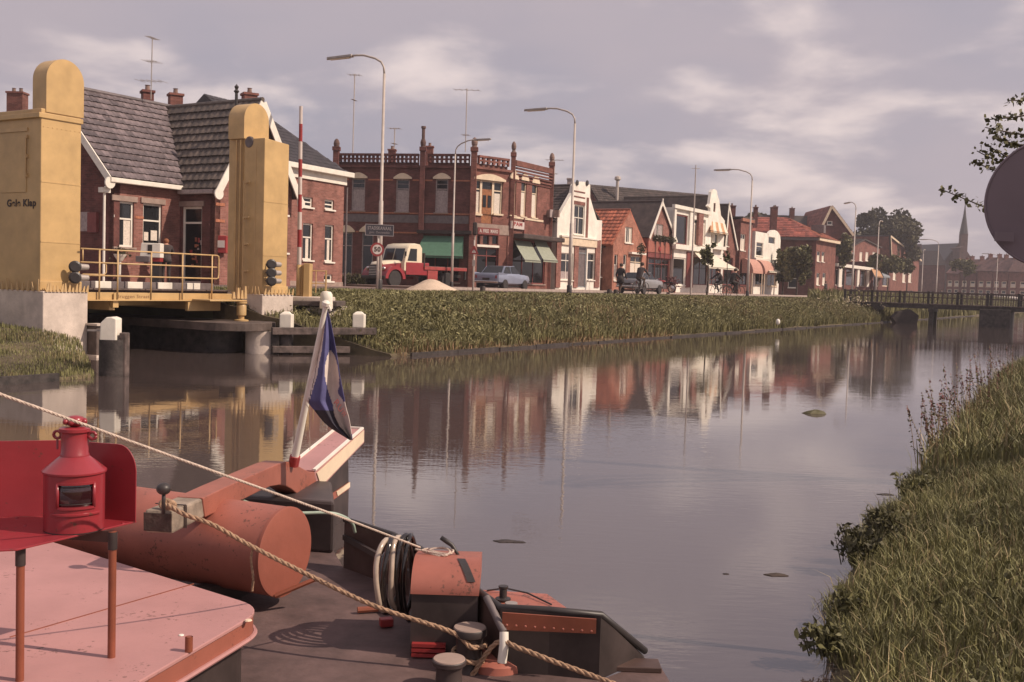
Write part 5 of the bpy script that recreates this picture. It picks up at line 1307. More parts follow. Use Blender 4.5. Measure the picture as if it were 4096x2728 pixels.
def arch_house():
    f = fpx(3013, 3114, -.1); h = thing('white_house', 'white house with round-topped parapet and pink quarter-round shop blinds', 'house', f.base())
    zt = f.Z(3040, 928); zr_ = f.Z(3100, 935)
    wins = [(3025, 970, 3052, 1024, dict(transom=.7)), (3074, 948, 3100, 976, dict(sill=False)), (3022, 1062, 3060, 1140, dict(cols=2, m=M_cream, glass=M_glassdk)), (3070, 1062, 3108, 1145, dict(cols=2, m=M_cream, glass=M_glassdk))]
    rs = [(f.rect(*w_[:4]), w_[4]) for w_ in wins]; rs = [((max(r[0], .08), r[1], min(r[2], f.len - .08), r[3]), k) for r, k in rs]
    ac = f.A(3090, 940); R_ = (f.len - f.A(3070, 940)) / 2 * .95; am = f.len - R_ - .05
    arc = [(am + R_ * math.cos(math.pi * i / 8), zr_ - .5 + min(.9, R_ * .6) * math.sin(math.pi * i / 8)) for i in range(9)]
    wall(f, h, [(0, 1.3), (f.len, 1.3)] + [(f.len, zr_ - .6)] + arc + [(am - R_ - .05, zt), (0, zt)], [r for r, k in rs], M_render)
    for r, k in rs: window(f, h, r, **k)
    body(f, h, [(0, 1.3), (f.len, 1.3), (f.len, zt - .7), (0, zt - .1)], 9, M_render)
    trimpx(f, h, 'shop_fascia', M_white, 3014, 1036, 3114, 1064, p=.25)
    n = 8                                    # quarter-round blinds
    for (x0, x1) in ((2966, 3006), (3016, 3058)):
        a0, a1 = f.A(x0, 1060), f.A(x1, 1060); z1 = f.Z(3040, 1040); r_ = 1.5; mb = MB()
        for i in range(n):
            t0, t1 = math.pi / 2 * i / n, math.pi / 2 * (i + 1) / n
            P = lambda a, t: f.pt(a, z1 - r_ + r_ * math.cos(t), .05 + r_ * math.sin(t) * .8)
            mb.poly([P(a0, t0), P(a1, t0), P(a1, t1), P(a0, t1)])
        o = mb.build('blind', M_awnp, h)
        for a in (a0, a1): mb = MB(); mb.poly([f.pt(a, z1 - r_, .05)] + [f.pt(a, z1 - r_ + r_ * math.cos(math.pi / 2 * i / n), .05 + r_ * .8 * math.sin(math.pi / 2 * i / n)) for i in range(n + 1)]); mb.build('blind_side', M_awnp, o)
        for a in (a0, a1): mb = MB(); mb.tube([f.pt(a, 1.4, 1.15), f.pt(a, z1 - r_, 1.15)], .06, 8); mb.build('blind_post', M_cream, o)
    awning(f, h, 3062, 3112, 1066, 3078, 3150, 1088, M_awnw, out=1.6, sides=False)
arch_house()
# --- big hipped brick house at the corner
def hip_house():
    c0 = through(FA, DU, 3257); c0 = Vector((*c0, 0)); f = Fac(c0[:2], through(FA, DU, 3336)); dl = Vector((-.96, .28, 0)); w = 12.6
    h = thing('brick_house', 'large red brick house with an orange hipped roof behind the bushy street tree', 'house', (c0.x, c0.y, ROAD))
    ze = f.Z(3257, 958); zr = atY(3174, 874, 137).z
    g = Fac((c0 + dl * w)[:2], c0[:2])
    wins = [(3268, 1006, 3280, 1046, {}), (3287, 1008, 3298, 1048, {}), (3266, 1092, 3278, 1140, {}), (3290, 1092, 3302, 1140, {})]
    rs = [(f.rect(*w_[:4]), dict(transom=.6, curtain=[(0, 1, 0, .6)], ccol=M_curtw)) for w_ in wins]
    wall(f, h, [(0, 1.3), (f.len, 1.3), (f.len, ze), (0, ze)], [r for r, k in rs], M_brick)
    for r, k in rs: window(f, h, r, **k)
    gw = [(g.len * a, z, g.len * a + 1.1, z + 1.9) for a in (.15, .45, .75) for z in (2.4, 5.6)]
    wall(g, h, [(0, 1.3), (g.len, 1.3), (g.len, ze), (0, ze)], gw, M_brick_dk)
    for r in gw: window(g, h, r, transom=.6)
    trim(f, h, 'gutter', M_cream, -.3, ze - .05, f.len + .3, ze + .3, .5); trim(g, h, 'gutter', M_lead, -.3, ze - .05, g.len + .28, ze + .3, .45)
    Z = Vector((0, 0, ze + .3)); A = c0 + f.n * .5 + g.n * .5; B = c0 + f.d * (f.len + .4) + f.n * .5; D = c0 + dl * (w + .4) + g.n * .5; C = D + f.d * (f.len + .8)
    R0 = (A + B) / 2 + dl * 5.5; R1 = (D + C) / 2 - dl * 3.5; R0.z = R1.z = 0; Zr = Vector((0, 0, zr))
    mb = MB(); mb.poly([D + Z, A + Z, R0 + Zr, R1 + Zr]); mb.poly([A + Z, B + Z, R0 + Zr]); mb.poly([B + Z, C + Z, R1 + Zr, R0 + Zr]); mb.poly([C + Z, D + Z, R1 + Zr]); mb.build('roof', M_tiler, h)
    va = (A - D).normalized(); e = (A - D).length; up = (R1 + Zr - D - Z); up = (up - va * up.dot(va)); l = up.length; up.normalize()
    tiles_joined('roof_tile', h, D + Z, va, e, up, l, .45, .5, M_tiler, lambda x, y: x > y / l * (R1 - D).dot(va) and x < e - y / l * (e - (R0 - D).dot(va)), off=.01, lift=.05)
    va = (B - A).normalized(); e = (B - A).length; up = (R0 + Zr - A - Z); m_ = up.dot(va); up = up - va * m_; l = up.length; up.normalize()
    tiles_joined('roof_tile', h, A + Z, va, e, up, l, .45, .5, M_tileo, lambda x, y: x > y / l * m_ and x < e - y / l * (e - m_), off=.01, lift=.05)
    mb = MB(); mb.prism([c0 + Vector((0, 0, 1.3)) - f.n * .3 - g.n * .3, c0 + f.d * f.len + Vector((0, 0, 1.3)) - f.n * .3, c0 + f.d * f.len + dl * w + Vector((0, 0, 1.3)), c0 + dl * w + Vector((0, 0, 1.3)) - g.n * .3], (0, 0, ze - 1.3)); mb.build('rear_wall', M_brick_dk, h)
    for px, y0 in ((3096, 832),):
        c = atY(px, y0, 132); chimney(h, (c.x, c.y), .75, .7, ze, c.z, M_brick_dk, pots=1)
    # dormer on the front hip
    c = (A + B) / 2 + dl * 1.6 + Vector((0, 0, ze + 1.6)); mb = MB(); mb.box(c, f.d * .5, f.n * .8, (0, 0, .5)); mb.build('dormer', M_lead, h)
hip_house()
def far_gable(name, label, x0, x1, ye, peak, Y, m, roofm, depth, cat='house', board=None, wins=(), dirv=None, fac=None):
    d = Vector(dirv) if dirv else U
    P0 = atY(x0, 1150, Y); f = fac or Fac((P0.x, P0.y), through((P0.x, P0.y), (d.x, d.y), x1))
    h = thing(name, label, cat, f.base()); zl, zr_ = f.Z(x0, ye[0]), f.Z(x1, ye[1]); ap, zp = f.hit(*peak)
    rs = [(f.rect(*w_[:4]), w_[4] if len(w_) > 4 else {}) for w_ in wins]
    wall(f, h, [(0, 1.3), (f.len, 1.3), (f.len, zr_), (ap, zp), (0, zl)], [r for r, k in rs], m)
    for r, k in rs: window(f, h, r, fw=.12, **k)
    body(f, h, [(.02, 1.3), (f.len - .02, 1.3), (f.len - .02, zr_ - .05), (ap, zp - .06), (.02, zl - .05)], depth, m)
    L0 = f.pt(0, zl); R0 = f.pt(f.len, zr_); Pp = f.pt(ap, zp); fo = f.n * .3; back = -f.n * (depth + .3)
    for q in (L0, R0):
        dd = (Pp - q).normalized(); roof_slab(h, q - dd * .5 + fo, Pp + fo, back - fo, roofm, .2)
        tiles_joined('roof_tile', h, q - dd * .5 + fo, -f.n, depth, dd, (Pp - q).length + .5, .5, .55, roofm, off=.21, lift=.05)
        if board:
            mb = MB(); mb.bar(q - dd * .6 + f.n * .36, Pp + f.n * .36, .08, .35); mb.build('bargeboard', board, h)
    return f, h
# gabled house behind with pinkish right slope; its gable looks to the left
Pg = atY(3275, 1150, 158); gfac = Fac((Pg.x, Pg.y), through((Pg.x, Pg.y), (.93, -.02), 3392))
far_gable('gabled_house', 'tall dark gable with a pink tiled slope rising above the orange hipped roof', 3275, 3392, (905, 930), (3325, 826), 158, M_brick_dk, M_tiler, 14, fac=gfac, board=M_cream, wins=[(3308, 884, 3330, 900, {})])
a = atY(3060, 858, 165); b = atY(3290, 860, 165)
hh = thing('shed_roof', 'long low black roof running behind the orange hipped house', 'hall', (a.x, a.y, ROAD))
mb = MB(); mb.prism([Vector((a.x, a.y, 1.3)), Vector((a.x, a.y + 9, 1.3)), Vector((a.x, a.y + 9, a.z - 3)), Vector((a.x, a.y + 4.5, a.z)), Vector((a.x, a.y, a.z - 3))], Vector((b.x - a.x, 0, 0))); mb.build('wall', M_brick_dk, hh)
mb = MB(); mb.prism([Vector((a.x, a.y - .3, a.z - 3.1)), Vector((a.x, a.y + 4.5, a.z + .1)), Vector((a.x, a.y + 4.5, a.z + .3)), Vector((a.x, a.y - .3, a.z - 2.9))], Vector((b.x - a.x, 0, 0))); mb.build('roof', M_roofdk, hh)
for px in (3188, 3120):
    c = atY(px, 845 if px == 3188 else 838, 166); chimney(hh, (c.x, c.y + 3), .7, .7, a.z - 2, c.z + .6, M_brick_dk, pots=1)
# flat shop with white fascia and columns
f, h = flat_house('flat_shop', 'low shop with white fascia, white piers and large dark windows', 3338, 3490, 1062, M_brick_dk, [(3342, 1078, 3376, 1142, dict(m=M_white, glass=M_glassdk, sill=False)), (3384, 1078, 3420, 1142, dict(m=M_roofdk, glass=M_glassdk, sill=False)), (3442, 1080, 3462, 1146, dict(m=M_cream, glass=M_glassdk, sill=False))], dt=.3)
trimpx(f, h, 'shop_fascia', M_white, 3338, 1062, 3490, 1074, p=.4)
for (x0, x1) in ((3350, 3362), (3424, 3432), (3464, 3472)): trimpx(f, h, 'pier', M_white, x0, 1074, x1, 1148, p=.2)
f, h = far_gable('brick_house', 'red brick house with four white windows beside the big trees', 3398, 3512, (985, 990), (3455, 960), 178, M_brick, M_roofdk, 12, wins=[(x0, 1008, x0 + 12, 1044, dict(curtain=[(0, 1, 0, 1)], ccol=M_curtw)) for x0 in (3438, 3462, 3490)] + [(3328 + 80, 1010, 3418, 1042, {})])
awf = fpx(3486, 3560, .2)
hh = thing('corner_shop', 'small dark shop front with an orange and a blue-grey blind', 'shop', awf.base())
wall(awf, hh, [(0, 1.3), (awf.len, 1.3), (awf.len, awf.Z(3520, 1050)), (0, awf.Z(3520, 1050))], [awf.rect(3494, 1090, 3516, 1146), awf.rect(3530, 1092, 3552, 1146)], M_brick_dk)
for x0, x1 in ((3494, 3516), (3530, 3552)): window(awf, hh, awf.rect(x0, 1092, x1, 1146), m=M_cream, glass=M_glassdk, sill=False, fw=.15)
body(awf, hh, [(0, 1.3), (awf.len, 1.3), (awf.len, awf.Z(3520, 1052)), (0, awf.Z(3520, 1052))], 8, M_brick_dk)
awning(awf, hh, 3484, 3516, 1072, 3500, 3532, 1106, M_awno, out=3.2, sides=False); awning(awf, hh, 3522, 3548, 1082, 3536, 3562, 1108, M_awnb, out=3.2, sides=False)
f, h = far_gable('gabled_house', 'brick gable with a white verge and grey roof beyond the street trees', 3556, 3672, (1060, 1040), (3556, 945), 205, M_brick, M_slate, 16, board=M_cream, wins=[(3572, 1080, 3584, 1120, dict(curtain=[(0, 1, 0, 1)], ccol=M_curtw)), (3610, 1085, 3622, 1130, dict(curtain=[(0, 1, 0, 1)], ccol=M_curtw)), (3634, 1085, 3646, 1130, dict(curtain=[(0, 1, 0, 1)], ccol=M_curtw))])
# --- church
def church():
    Y = 330; a = atY(3626, 984, Y + 25); b = atY(3836, 984, Y); h = thing('church', 'distant dark church with a long slate nave and a slender pointed spire', 'church', (b.x, b.y, ROAD))
    d = Vector((b.x - a.x, b.y - a.y, 0)).normalized(); n = Vector((d.y, -d.x, 0)); Lw = (Vector((b.x - a.x, b.y - a.y, 0))).length; zr = a.z; zn = zr - 8
    P = Vector((a.x, a.y, 0)); mb = MB(); mb.prism([P + n * 7 + Vector((0, 0, 1.3)), P - n * 7 + Vector((0, 0, 1.3)), P - n * 7 + Vector((0, 0, zn)), P + Vector((0, 0, zr - .3)), P + n * 7 + Vector((0, 0, zn))], d * Lw); mb.build('wall', M_brick_far, h)
    for s in (1, -1):
        p0 = P + n * (7.5 * s) + Vector((0, 0, zn - .4)); roof_slab(h, p0, P + Vector((0, 0, zr)), d * Lw, M_slate, .3)
    for px in (3665, 3686):       # transverse gables
        q = atY(px, 975, Y - 4); k = MB(); z0 = zn - 2
        k.prism([Vector((q.x - 1.6, q.y, z0)), Vector((q.x + 1.6, q.y, z0)), Vector((q.x, q.y, q.z))], (0, 8, 0)); k.build('side_gable', M_brick_far, h)
    t = atY(3843, 1150, Y - 2); w = .98
    zs = atY(3843, 935, Y - 2).z; mb = MB(); mb.box((t.x, t.y, (1.3 + zs) / 2), (w, 0, 0), (0, w, 0), (0, 0, (zs - 1.3) / 2)); tw_ = mb.build('tower', M_brick_far, h)
    zt = atY(3848, 812, Y - 2).z; mb = MB(); mb.lathe([(w * 1.3, zs), (w * 1.0, zs + (zt - zs) * .22), (w * .42, zs + (zt - zs) * .62), (.05, zt)], (t.x, t.y, 0), (0, 0, 1), 8, a0=math.pi / 8, a1=math.pi / 8 + 2 * math.pi); mb.build('spire', M_slate, tw_)
    mb = MB(); mb.tube([(t.x, t.y, zt - .5), (t.x, t.y, zt + 3)], .12, 5); mb.build('spire_cross', M_black, tw_)
    c = atY(3872, 1020, Y - 6); mb = MB(); mb.prism([(c.x - 2.6, c.y, 1.3), (c.x + 2, c.y, 1.3), (c.x + 2, c.y, c.z - 2), (c.x - 1.4, c.y, c.z + 2.6), (c.x - 2.6, c.y, c.z + 2.2)], (0, 9, 0)); mb.build('front_gable', M_brick_far, h)
church()
# --- far terraces beyond the white bridge
def terrace(name, label, x0, x1, yt, Y, m, roofm, nw, cat='house'):
    p0 = atY(x0, 1150, Y); p1 = atY(x1, 1150, Y - 3); f = Fac((p0.x, p0.y), (p1.x, p1.y)); h = thing(name, label, cat, f.base(), 'far terrace houses')
    zt = f.Z((x0 + x1) / 2, yt); ze = 1.4 + (zt - 1.4) * .68; ws = []
    for i in range(nw):
        for (z0, z1) in ((2.2, 3.9), (4.6, 6.0)):
            a = f.len * (i + .5) / nw; ws.append((a - .6, z0, a + .6, min(z1, ze - .2)))
    wall(f, h, [(0, 1.3), (f.len, 1.3), (f.len, ze), (0, ze)], ws, m)
    for r in ws: window(f, h, r, fw=.16, m=M_cream, curtain=[(0, 1, 0, .6)], ccol=M_curtw)
    P = f.pt(0, 0, 0); mb = MB(); mb.prism([f.pt(0, 1.3, -.28), f.pt(0, 1.3, -8), f.pt(0, ze, -8), f.pt(0, zt, -4), f.pt(0, ze, -.28)], f.d * f.len); mb.build('rear_wall', m, h)
    mb = MB(); mb.prism([f.pt(-.1, ze - .1, .4), f.pt(-.1, zt, -4), f.pt(-.1, zt + .2, -4), f.pt(-.1, ze + .1, .4)], f.d * (f.len + .2)); mb.build('roof', roofm, h)
    for k in (.2, .8): c = f.pt(f.len * k, 0, -4); chimney(h, (c.x, c.y), .9, .6, zt - .4, zt + .9, M_brick, pots=1)
tl = [('far terrace house with pale lower windows right of the church', 3785, 3838, 1046, 262), ('red terrace house behind the small round tree', 3840, 3906, 1038, 258), ('red terrace house with bright windows right of the small tree', 3908, 3968, 1030, 254), ('terrace house at the right end of the street', 3970, 4030, 1032, 250), ('last terrace house beside the back of the round sign', 4032, 4110, 1034, 246)]
for i, (lb, x0, x1, yt, Y) in enumerate(tl): terrace('terrace_house', lb, x0, x1, yt, Y, M_brick if i != 1 else M_brick_dk, M_tilefar, 2)
c = atY(3700, 1150, 290); h = thing('dark_barn', 'dark building in front of the church nave', 'building', (c.x, c.y, ROAD))
p0 = atY(3672, 1060, 286); p1 = atY(3782, 1060, 280)
mb = MB(); mb.prism([Vector((p0.x, p0.y, 1.3)), Vector((p1.x, p1.y, 1.3)), Vector((p1.x, p1.y, p1.z)), Vector((p0.x, p0.y, p0.z))], (1, 10, 0)); mb.build('wall', M_brick_dk, h)
mb = MB(); mb.prism([Vector((p0.x, p0.y - .5, p0.z)), Vector((p0.x, p0.y + 5, p0.z + 4)), Vector((p0.x + 1, p0.y + 10, p0.z))], Vector((p1.x - p0.x, p1.y - p0.y, 0))); mb.build('roof', M_roofdk, h)
# ------------------------------------------------------------------ street lamps
def make_lamp():
    t = thing('street_lamp', '', 'street lamp', (0, 0, 0), 'tall street lamps along the canal road')
    H = 8.7
    mb = MB(); mb.tube([(0, 0, 0), (0, 0, 3.4), (0, 0, 3.42), (0, 0, H - .55)], [.095, .085, .062, .05], 10); mb.build('pole', M_pole, t, smooth=True)
    mb = MB(); mb.lathe([(.125, -.05), (.125, .42), (.10, .46)], (0, 0, 0), (0, 0, 1), 12); mb.build('base_sleeve', M_black, t, smooth='auto')
    mb = MB(); mb.tube([(0, 0, H - .55), (.03, 0, H - .3), (.16, 0, H - .10), (.45, 0, H + .06), (1.0, 0, H + .22), (1.35, 0, H + .25), (1.6, 0, H + .25)], .04, 8); mb.build('arm', M_pole, t, smooth=True)
    mb = MB(); mb.prism([(1.55, -.10, H + .30), (2.8, -.06, H + .30), (2.85, 0, H + .28), (2.8, .06, H + .30), (1.55, .10, H + .30)], (0, 0, -.10)); mb.build('lamp_head', M_galv, t, bevel=.02)
    mb = MB(); mb.prism([(1.7, -.06, H + .20), (2.65, -.05, H + .20), (2.65, .05, H + .20), (1.7, .06, H + .20)], (0, 0, -.035)); mb.build('diffuser', M_cream, t)
    return t
lamp0 = make_lamp(); AN = math.atan2(NV.y, NV.x)
lamps = [(1516, 40.0, AN, 'tallest street lamp, nearest the bridge, behind the town name sign'), (2277, 50.7, AN, 'street lamp on the canal side in front of the white neck gable'), (2990, 73.9, AN, 'street lamp on the canal side in front of the white round-topped house'),
         (3408, 97, AN - .95, 'street lamp whose short-looking arm points at the viewer, before the flat white shop'), (3745, 157, AN, 'distant street lamp in front of the church nave'), (3503, 120, AN - 1.5, 'street lamp standing before the big dark trees'), (3686, 190, AN - 1.5, 'faint lamp post between the grey-roofed gable and the church'),
         (3984, 200, AN, 'faint lamp post before the far red terrace'), (1806, 59, AN + math.pi, 'street lamp by the truck with its arm pointing right')]
for i, (px, Y, a, lb) in enumerate(lamps):
    o = lamp0 if i == 0 else copy_tree(lamp0)
    p = atY(px, 1160, Y); o.location = (p.x, p.y, ROAD - (.03 if i < 3 else 0)); o.rotation_euler.z = a; o['label'] = lb
    if i == 8: o.scale = (.82, .82, .92)
p0 = atY(2764, 1150, 76)
mb = MB(); H = atY(2795, 660, 76).z - 1.4; mb.tube([(0, 0, 0), (0, 0, H)], [.07, .035], 8); mb.tube([(-.3, 0, H - .25), (.3, 0, H - .25)], .02, 5)
solo(mb, 'flag_mast', M_pole, 'slim bare mast rising in front of the pink sign panel', 'mast', (p0.x, p0.y, 1.4)).data.transform(Matrix.Translation((p0.x, p0.y, 1.4)))

# ------------------------------------------------------------------ road signs
def disc(mb, c, n, r, d=.012, seg=28): mb.lathe([(0, -d), (r, -d), (r, 0), (0, 0)], c, n, seg)
def town_sign():
    Y = 38.6; p = atY(1508, 1168, Y); t = thing('town_sign', 'dark blue town name sign above a round red-rimmed 50 sign on one pole', 'road sign', (p.x, p.y, 1.38))
    zt = atY(1508, 905, Y).z
    mb = MB(); mb.tube([(p.x, p.y, 1.3), (p.x, p.y, zt)], .042, 10); mb.build('pole', M_pole, t, smooth=True)
    n = Vector((.28, -.96, 0)).normalized(); x = Vector((.96, .28, 0)).normalized()
    c = atY(1517, 921, Y); c = Vector((c.x, c.y, c.z)) + n * .06
    hw = .50; hh = .185
    mb = MB(); mb.box(c, x * hw, n * .012, (0, 0, hh)); mb.build('name_plate', M_signblue, t, bevel=.01)
    mb = MB()
    for s in (-1, 1): mb.box(c + x * s * (hw + .012), x * .012, n * .02, (0, 0, hh + .02))
    for s in (-1, 1): mb.box(c + Vector((0, 0, s * (hh + .012))), x * (hw + .02), n * .02, (0, 0, .012))
    mb.build('plate_rim', M_signgrey, t)
    text('STADSKANAAL', 'lettering', M_signgrey, .17, frame_M(c + n * .016 + Vector((0, 0, .065)), x, Vector((0, 0, 1)), n), t, width=.88, bold=.004)
    text('gem. Onstwedde', 'lettering', M_signgrey, .12, frame_M(c + n * .016 - Vector((0, 0, .085)), x, Vector((0, 0, 1)), n), t, width=.74)
    c = atY(1508, 998, Y) + n * .06; r = 27.5 * Y / F_PX
    mb = MB(); disc(mb, c, n, r); mb.build('speed_disc', M_signred, t)
    mb = MB(); disc(mb, c + n * .006, n, r * .70); mb.build('speed_face', M_signw, t)
    text('50', 'lettering', M_ltr, r * .95, frame_M(c + n * .009, x, Vector((0, 0, 1)), n), t, width=r * .95, bold=.008)
town_sign()
def warn_sign():
    Y = 47; p = atY(1890, 1180, Y); t = thing('warning_sign', 'red triangular warning sign on a slim pole in front of the chamfered shop corner', 'road sign', (p.x, p.y, 1.36))
    zt = atY(1896, 960, Y).z
    mb = MB(); mb.tube([(p.x, p.y, 1.3), (p.x + .02, p.y, zt)], .036, 8); mb.build('pole', M_pole, t, smooth=True)
    c = atY(1896, 1002, Y) + Vector((0, -.05, 0)); s = 34 * Y / F_PX
    mb = MB(); mb.prism([c + Vector((-s * .55, 0, -s * .42)), c + Vector((s * .55, 0, -s * .42)), c + Vector((s * .06, 0, s * .58)), c + Vector((-s * .06, 0, s * .58))], (0, .015, 0)); mb.build('triangle', M_signred, t, bevel=.01)
    mb = MB(); k = .52; mb.prism([c + Vector((-s * .5 * k, -.004, -s * .36 * k - .03)), c + Vector((s * .5 * k, -.004, -s * .36 * k - .03)), c + Vector((0, -.004, s * .5 * k - .03))], (0, .01, 0)); mb.build('triangle_face', M_signw, t)
    mb = MB(); mb.bx(c.x - .012, c.x + .012, c.y - .008, c.y - .004, c.z - .06, c.z + .06); mb.build('pictogram', M_ltr, t)
    mb = MB(); q = atY(1895, 1052, Y); mb.bx(q.x - .07, q.x + .07, q.y - .04, q.y - .02, q.z - .14, q.z + .14); mb.build('sub_plate', M_galv, t, bevel=.01)
    q = atY(1900, 915, Y + 2)
    b = thing('traffic_light', 'narrow dark traffic light head seen edge on left of the shop sign', 'traffic light', (q.x, q.y, 1.4))
    mb = MB(); mb.box(q, (.10, 0, 0), (0, .12, 0), (0, 0, .30)); mb.build('housing', M_roofdk, b, bevel=.05); mb = MB(); mb.tube([(q.x, q.y + .1, 1.4), (q.x, q.y + .1, q.z)], .035, 6); mb.build('pole', M_pole, b)
warn_sign()
for px, py, h, Y, lb in ((1930, 1188, .30, 45, 'stubby dark bollard on the verge in front of the blue car'), (2437, 1184, .33, 50, 'left of two stubby brown bollards beside the walking woman'), (2463, 1185, .33, 50, 'right of two stubby brown bollards beside the walking woman'), (2655, 1186, .12, 56, 'low dark marker stone on the verge in front of the red motorcycle')):
    p = atY(px, py, Y); mb = MB(); mb.lathe([(.12, -.1), (.12, h * .8), (.09, h), (0, h)], (0, 0, 0), (0, 0, 1), 12)
    o = mb.build('bollard', M_roofdk, None, org=Vector((0, 0, 0)), smooth='auto'); o.location = (p.x, p.y, 1.36); tag(o, lb, 'bollard', 'small dark bollards on the verge')
# sand heap
def sand():
    n = 26; m_ = 9; mb = MB(); c = atY(1722, 1175, 41); R_ = 1.12; H = .60
    for i in range(m_ + 1):
        r = R_ * i / m_
        for j in range(n):
            a = 2 * math.pi * j / n; k = 1 + .10 * math.sin(3 * a + 1) + .06 * math.sin(5 * a)
            z = H * max(0, (1 - i / m_)) ** 1.15 * (1 - .15 * math.exp(-(i * .9))) + random.uniform(-.012, .012) if i < m_ else -.05
            mb.v.append(Vector((c.x + r * k * 1.12 * math.cos(a), c.y + r * k * math.sin(a), 1.37 + z)))
    for i in range(m_):
        for j in range(n): j2 = (j + 1) % n; mb.face((i * n + j, (i + 1) * n + j, (i + 1) * n + j2, i * n + j2))
    o = solo(mb, 'sand_heap', M_sand, 'heap of pale sand on the verge in front of the truck', 'sand heap', (c.x, c.y, 1.37), smooth=True)
sand()
sheet('sand_patch', M_sand, s_at(1530, -2.2) , s_at(1830, -2.6), -2.9, -1.75, ROAD + .016)
# petrol pump and things before the shop
def pump():
    Y = 38.3; a = atY(557, 1100, Y); b = atY(640, 1100, Y); z0 = atY(600, 1030, Y).z; z1 = atY(600, 972, Y).z
    t = thing('petrol_pump', 'white petrol pump cabinet with a dark slot on a red stand behind the bridge railing', 'petrol pump', ((a.x + b.x) / 2, a.y, 1.4))
    mb = MB(); mb.prism([(a.x, a.y, z0), (b.x, a.y, z0), (b.x, a.y, z1), (a.x + .06, a.y, z1)], (0, .4, 0)); mb.build('cabinet', M_white, t, bevel=.02)
    m_ = (a.x + b.x) / 2; mb = MB(); mb.bx(m_ - .08, m_ + .08, a.y - .012, a.y - .002, z0 + .12, z1 - .06); mb.build('display', M_black, t)
    mb = MB(); mb.bx(m_ - .05, b.x - .02, a.y + .03, a.y + .38, z0 - .14, z0 - .003); mb.build('band', M_red, t); mb = MB(); mb.bx(m_, b.x - .05, a.y + .05, a.y + .35, 1.4, z0 - .143); mb.build('stand', M_black, t)
    mb = MB(); c = atY(575, 1035, Y - .3); mb.bx(c.x - .3, c.x + .2, c.y, c.y + .3, c.z - .12, c.z + .1); mb.build('side_box', M_lead, t, bevel=.02)
pump()
c = atY(480, 1010, 38.5); t = thing('flower_bowl', 'plant bowl on a white stand in front of the curtained window', 'plant pot', (c.x, c.y, 1.4))
mb = MB(); mb.lathe([(.10, 0), (.2, .16), (.24, .24), (.0, .2)], (c.x, c.y, c.z - .3), (0, 0, 1), 12); mb.build('bowl', M_white, t); mb = MB(); mb.tube([(c.x, c.y, 1.4), (c.x, c.y, c.z - .3)], .05, 8); mb.build('stand', M_white, t)
def leaf_quads(centers, size, up=0.3, asp=.6, rng=RNG):
    n = len(centers); d = rng.normal(size=(n, 3)); d[:, 2] += up; d /= np.linalg.norm(d, axis=1)[:, None]
    e = rng.normal(size=(n, 3)); e -= d * (e * d).sum(1)[:, None]; e /= np.linalg.norm(e, axis=1)[:, None]
    s = (np.asarray(size) * np.ones(n))[:, None] * rng.uniform(.6, 1.3, size=(n, 1)); f = np.cross(d, e)
    a = centers + e * s; b = centers + f * s * asp + d * s * .12; c2 = centers - e * s; g = centers - f * s * asp + d * s * .12
    return np.stack([a, b, c2, g], axis=1)
cc = np.array([c.x, c.y, c.z]) + RNG.normal(size=(160, 3)) * np.array([.16, .12, .12]); np_mesh('leaves', leaf_quads(cc, .06), 4, M_leafdk, t, RNG.random(160))
c = atY(868, 985, 40.4); t = thing('vending_machine', 'red wall vending machine with white lettering panel beside the right tower', 'vending machine', (c.x, c.y, 1.4))
mb = MB(); mb.bx(c.x - .02, c.x + .42, c.y - .25, c.y - .02, c.z - .26, c.z + .40); mb.build('case', M_red, t, bevel=.02); mb = MB(); mb.bx(c.x + .06, c.x + .36, c.y - .27, c.y - .252, c.z - .05, c.z + .22); mb.build('label_panel', M_signw, t)
c = atY(862, 900, 40.4); t = thing('wall_sign', 'small round red and white sign on the lit brick beside the right tower', 'wall sign', (c.x, c.y, 1.4)); mb = MB(); disc(mb, c + Vector((0, -.15, 0)), Vector((.5, -.85, 0)).normalized(), .2); mb.build('plate', M_awnp, t); mb = MB(); disc(mb, c + Vector((.006, -.16, 0)), Vector((.5, -.85, 0)).normalized(), .1); mb.build('emblem', M_signw, t)

# ------------------------------------------------------------------ vehicles (local x forward)
def wheel(parent, x, y, r, w, hub=M_chrome, name='wheel'):
    mb = MB(); s = 1 if y > 0 else -1; mb.lathe([(r * .62, -w / 2), (r * .93, -w / 2), (r, -w * .3), (r, w * .3), (r * .93, w / 2), (r * .62, w / 2)], (x, y, r), (0, 1, 0), 22); o = mb.build(name, M_rubber, parent, smooth='auto')
    mb = MB(); mb.lathe([(r * .64, s * w * .36), (r * .5, s * w * .30), (r * .3, s * w * .44), (0, s * w * .46)], (x, y, r), (0, 1, 0), 18); mb.build('hub_cap', hub, o, smooth='auto')
    return o
def loft(mb, st, seg=None):
    k = len(mb.v); n = len(st[0])
    for ring in st: mb.v += [Vector(p) for p in ring]
    for i in range(len(st) - 1):
        for j in range(n): j2 = (j + 1) % n; mb.face((k + i * n + j, k + (i + 1) * n + j, k + (i + 1) * n + j2, k + i * n + j2))
    mb.face([k + j for j in range(n)]); mb.face([k + (len(st) - 1) * n + j for j in range(n)][::-1])
def ring(x, hw, z0, z1, tuck=.10, crown=.03):
    return [(x, hw * .80, z0), (x, hw * .97, z0 + .10), (x, hw, z0 + (z1 - z0) * .5), (x, hw * .985, z1 - .09), (x, hw * .88, z1), (x, hw * .4, z1 + crown), (x, -hw * .4, z1 + crown), (x, -hw * .88, z1), (x, -hw * .985, z1 - .09), (x, -hw, z0 + (z1 - z0) * .5), (x, -hw * .97, z0 + .10), (x, -hw * .80, z0)]
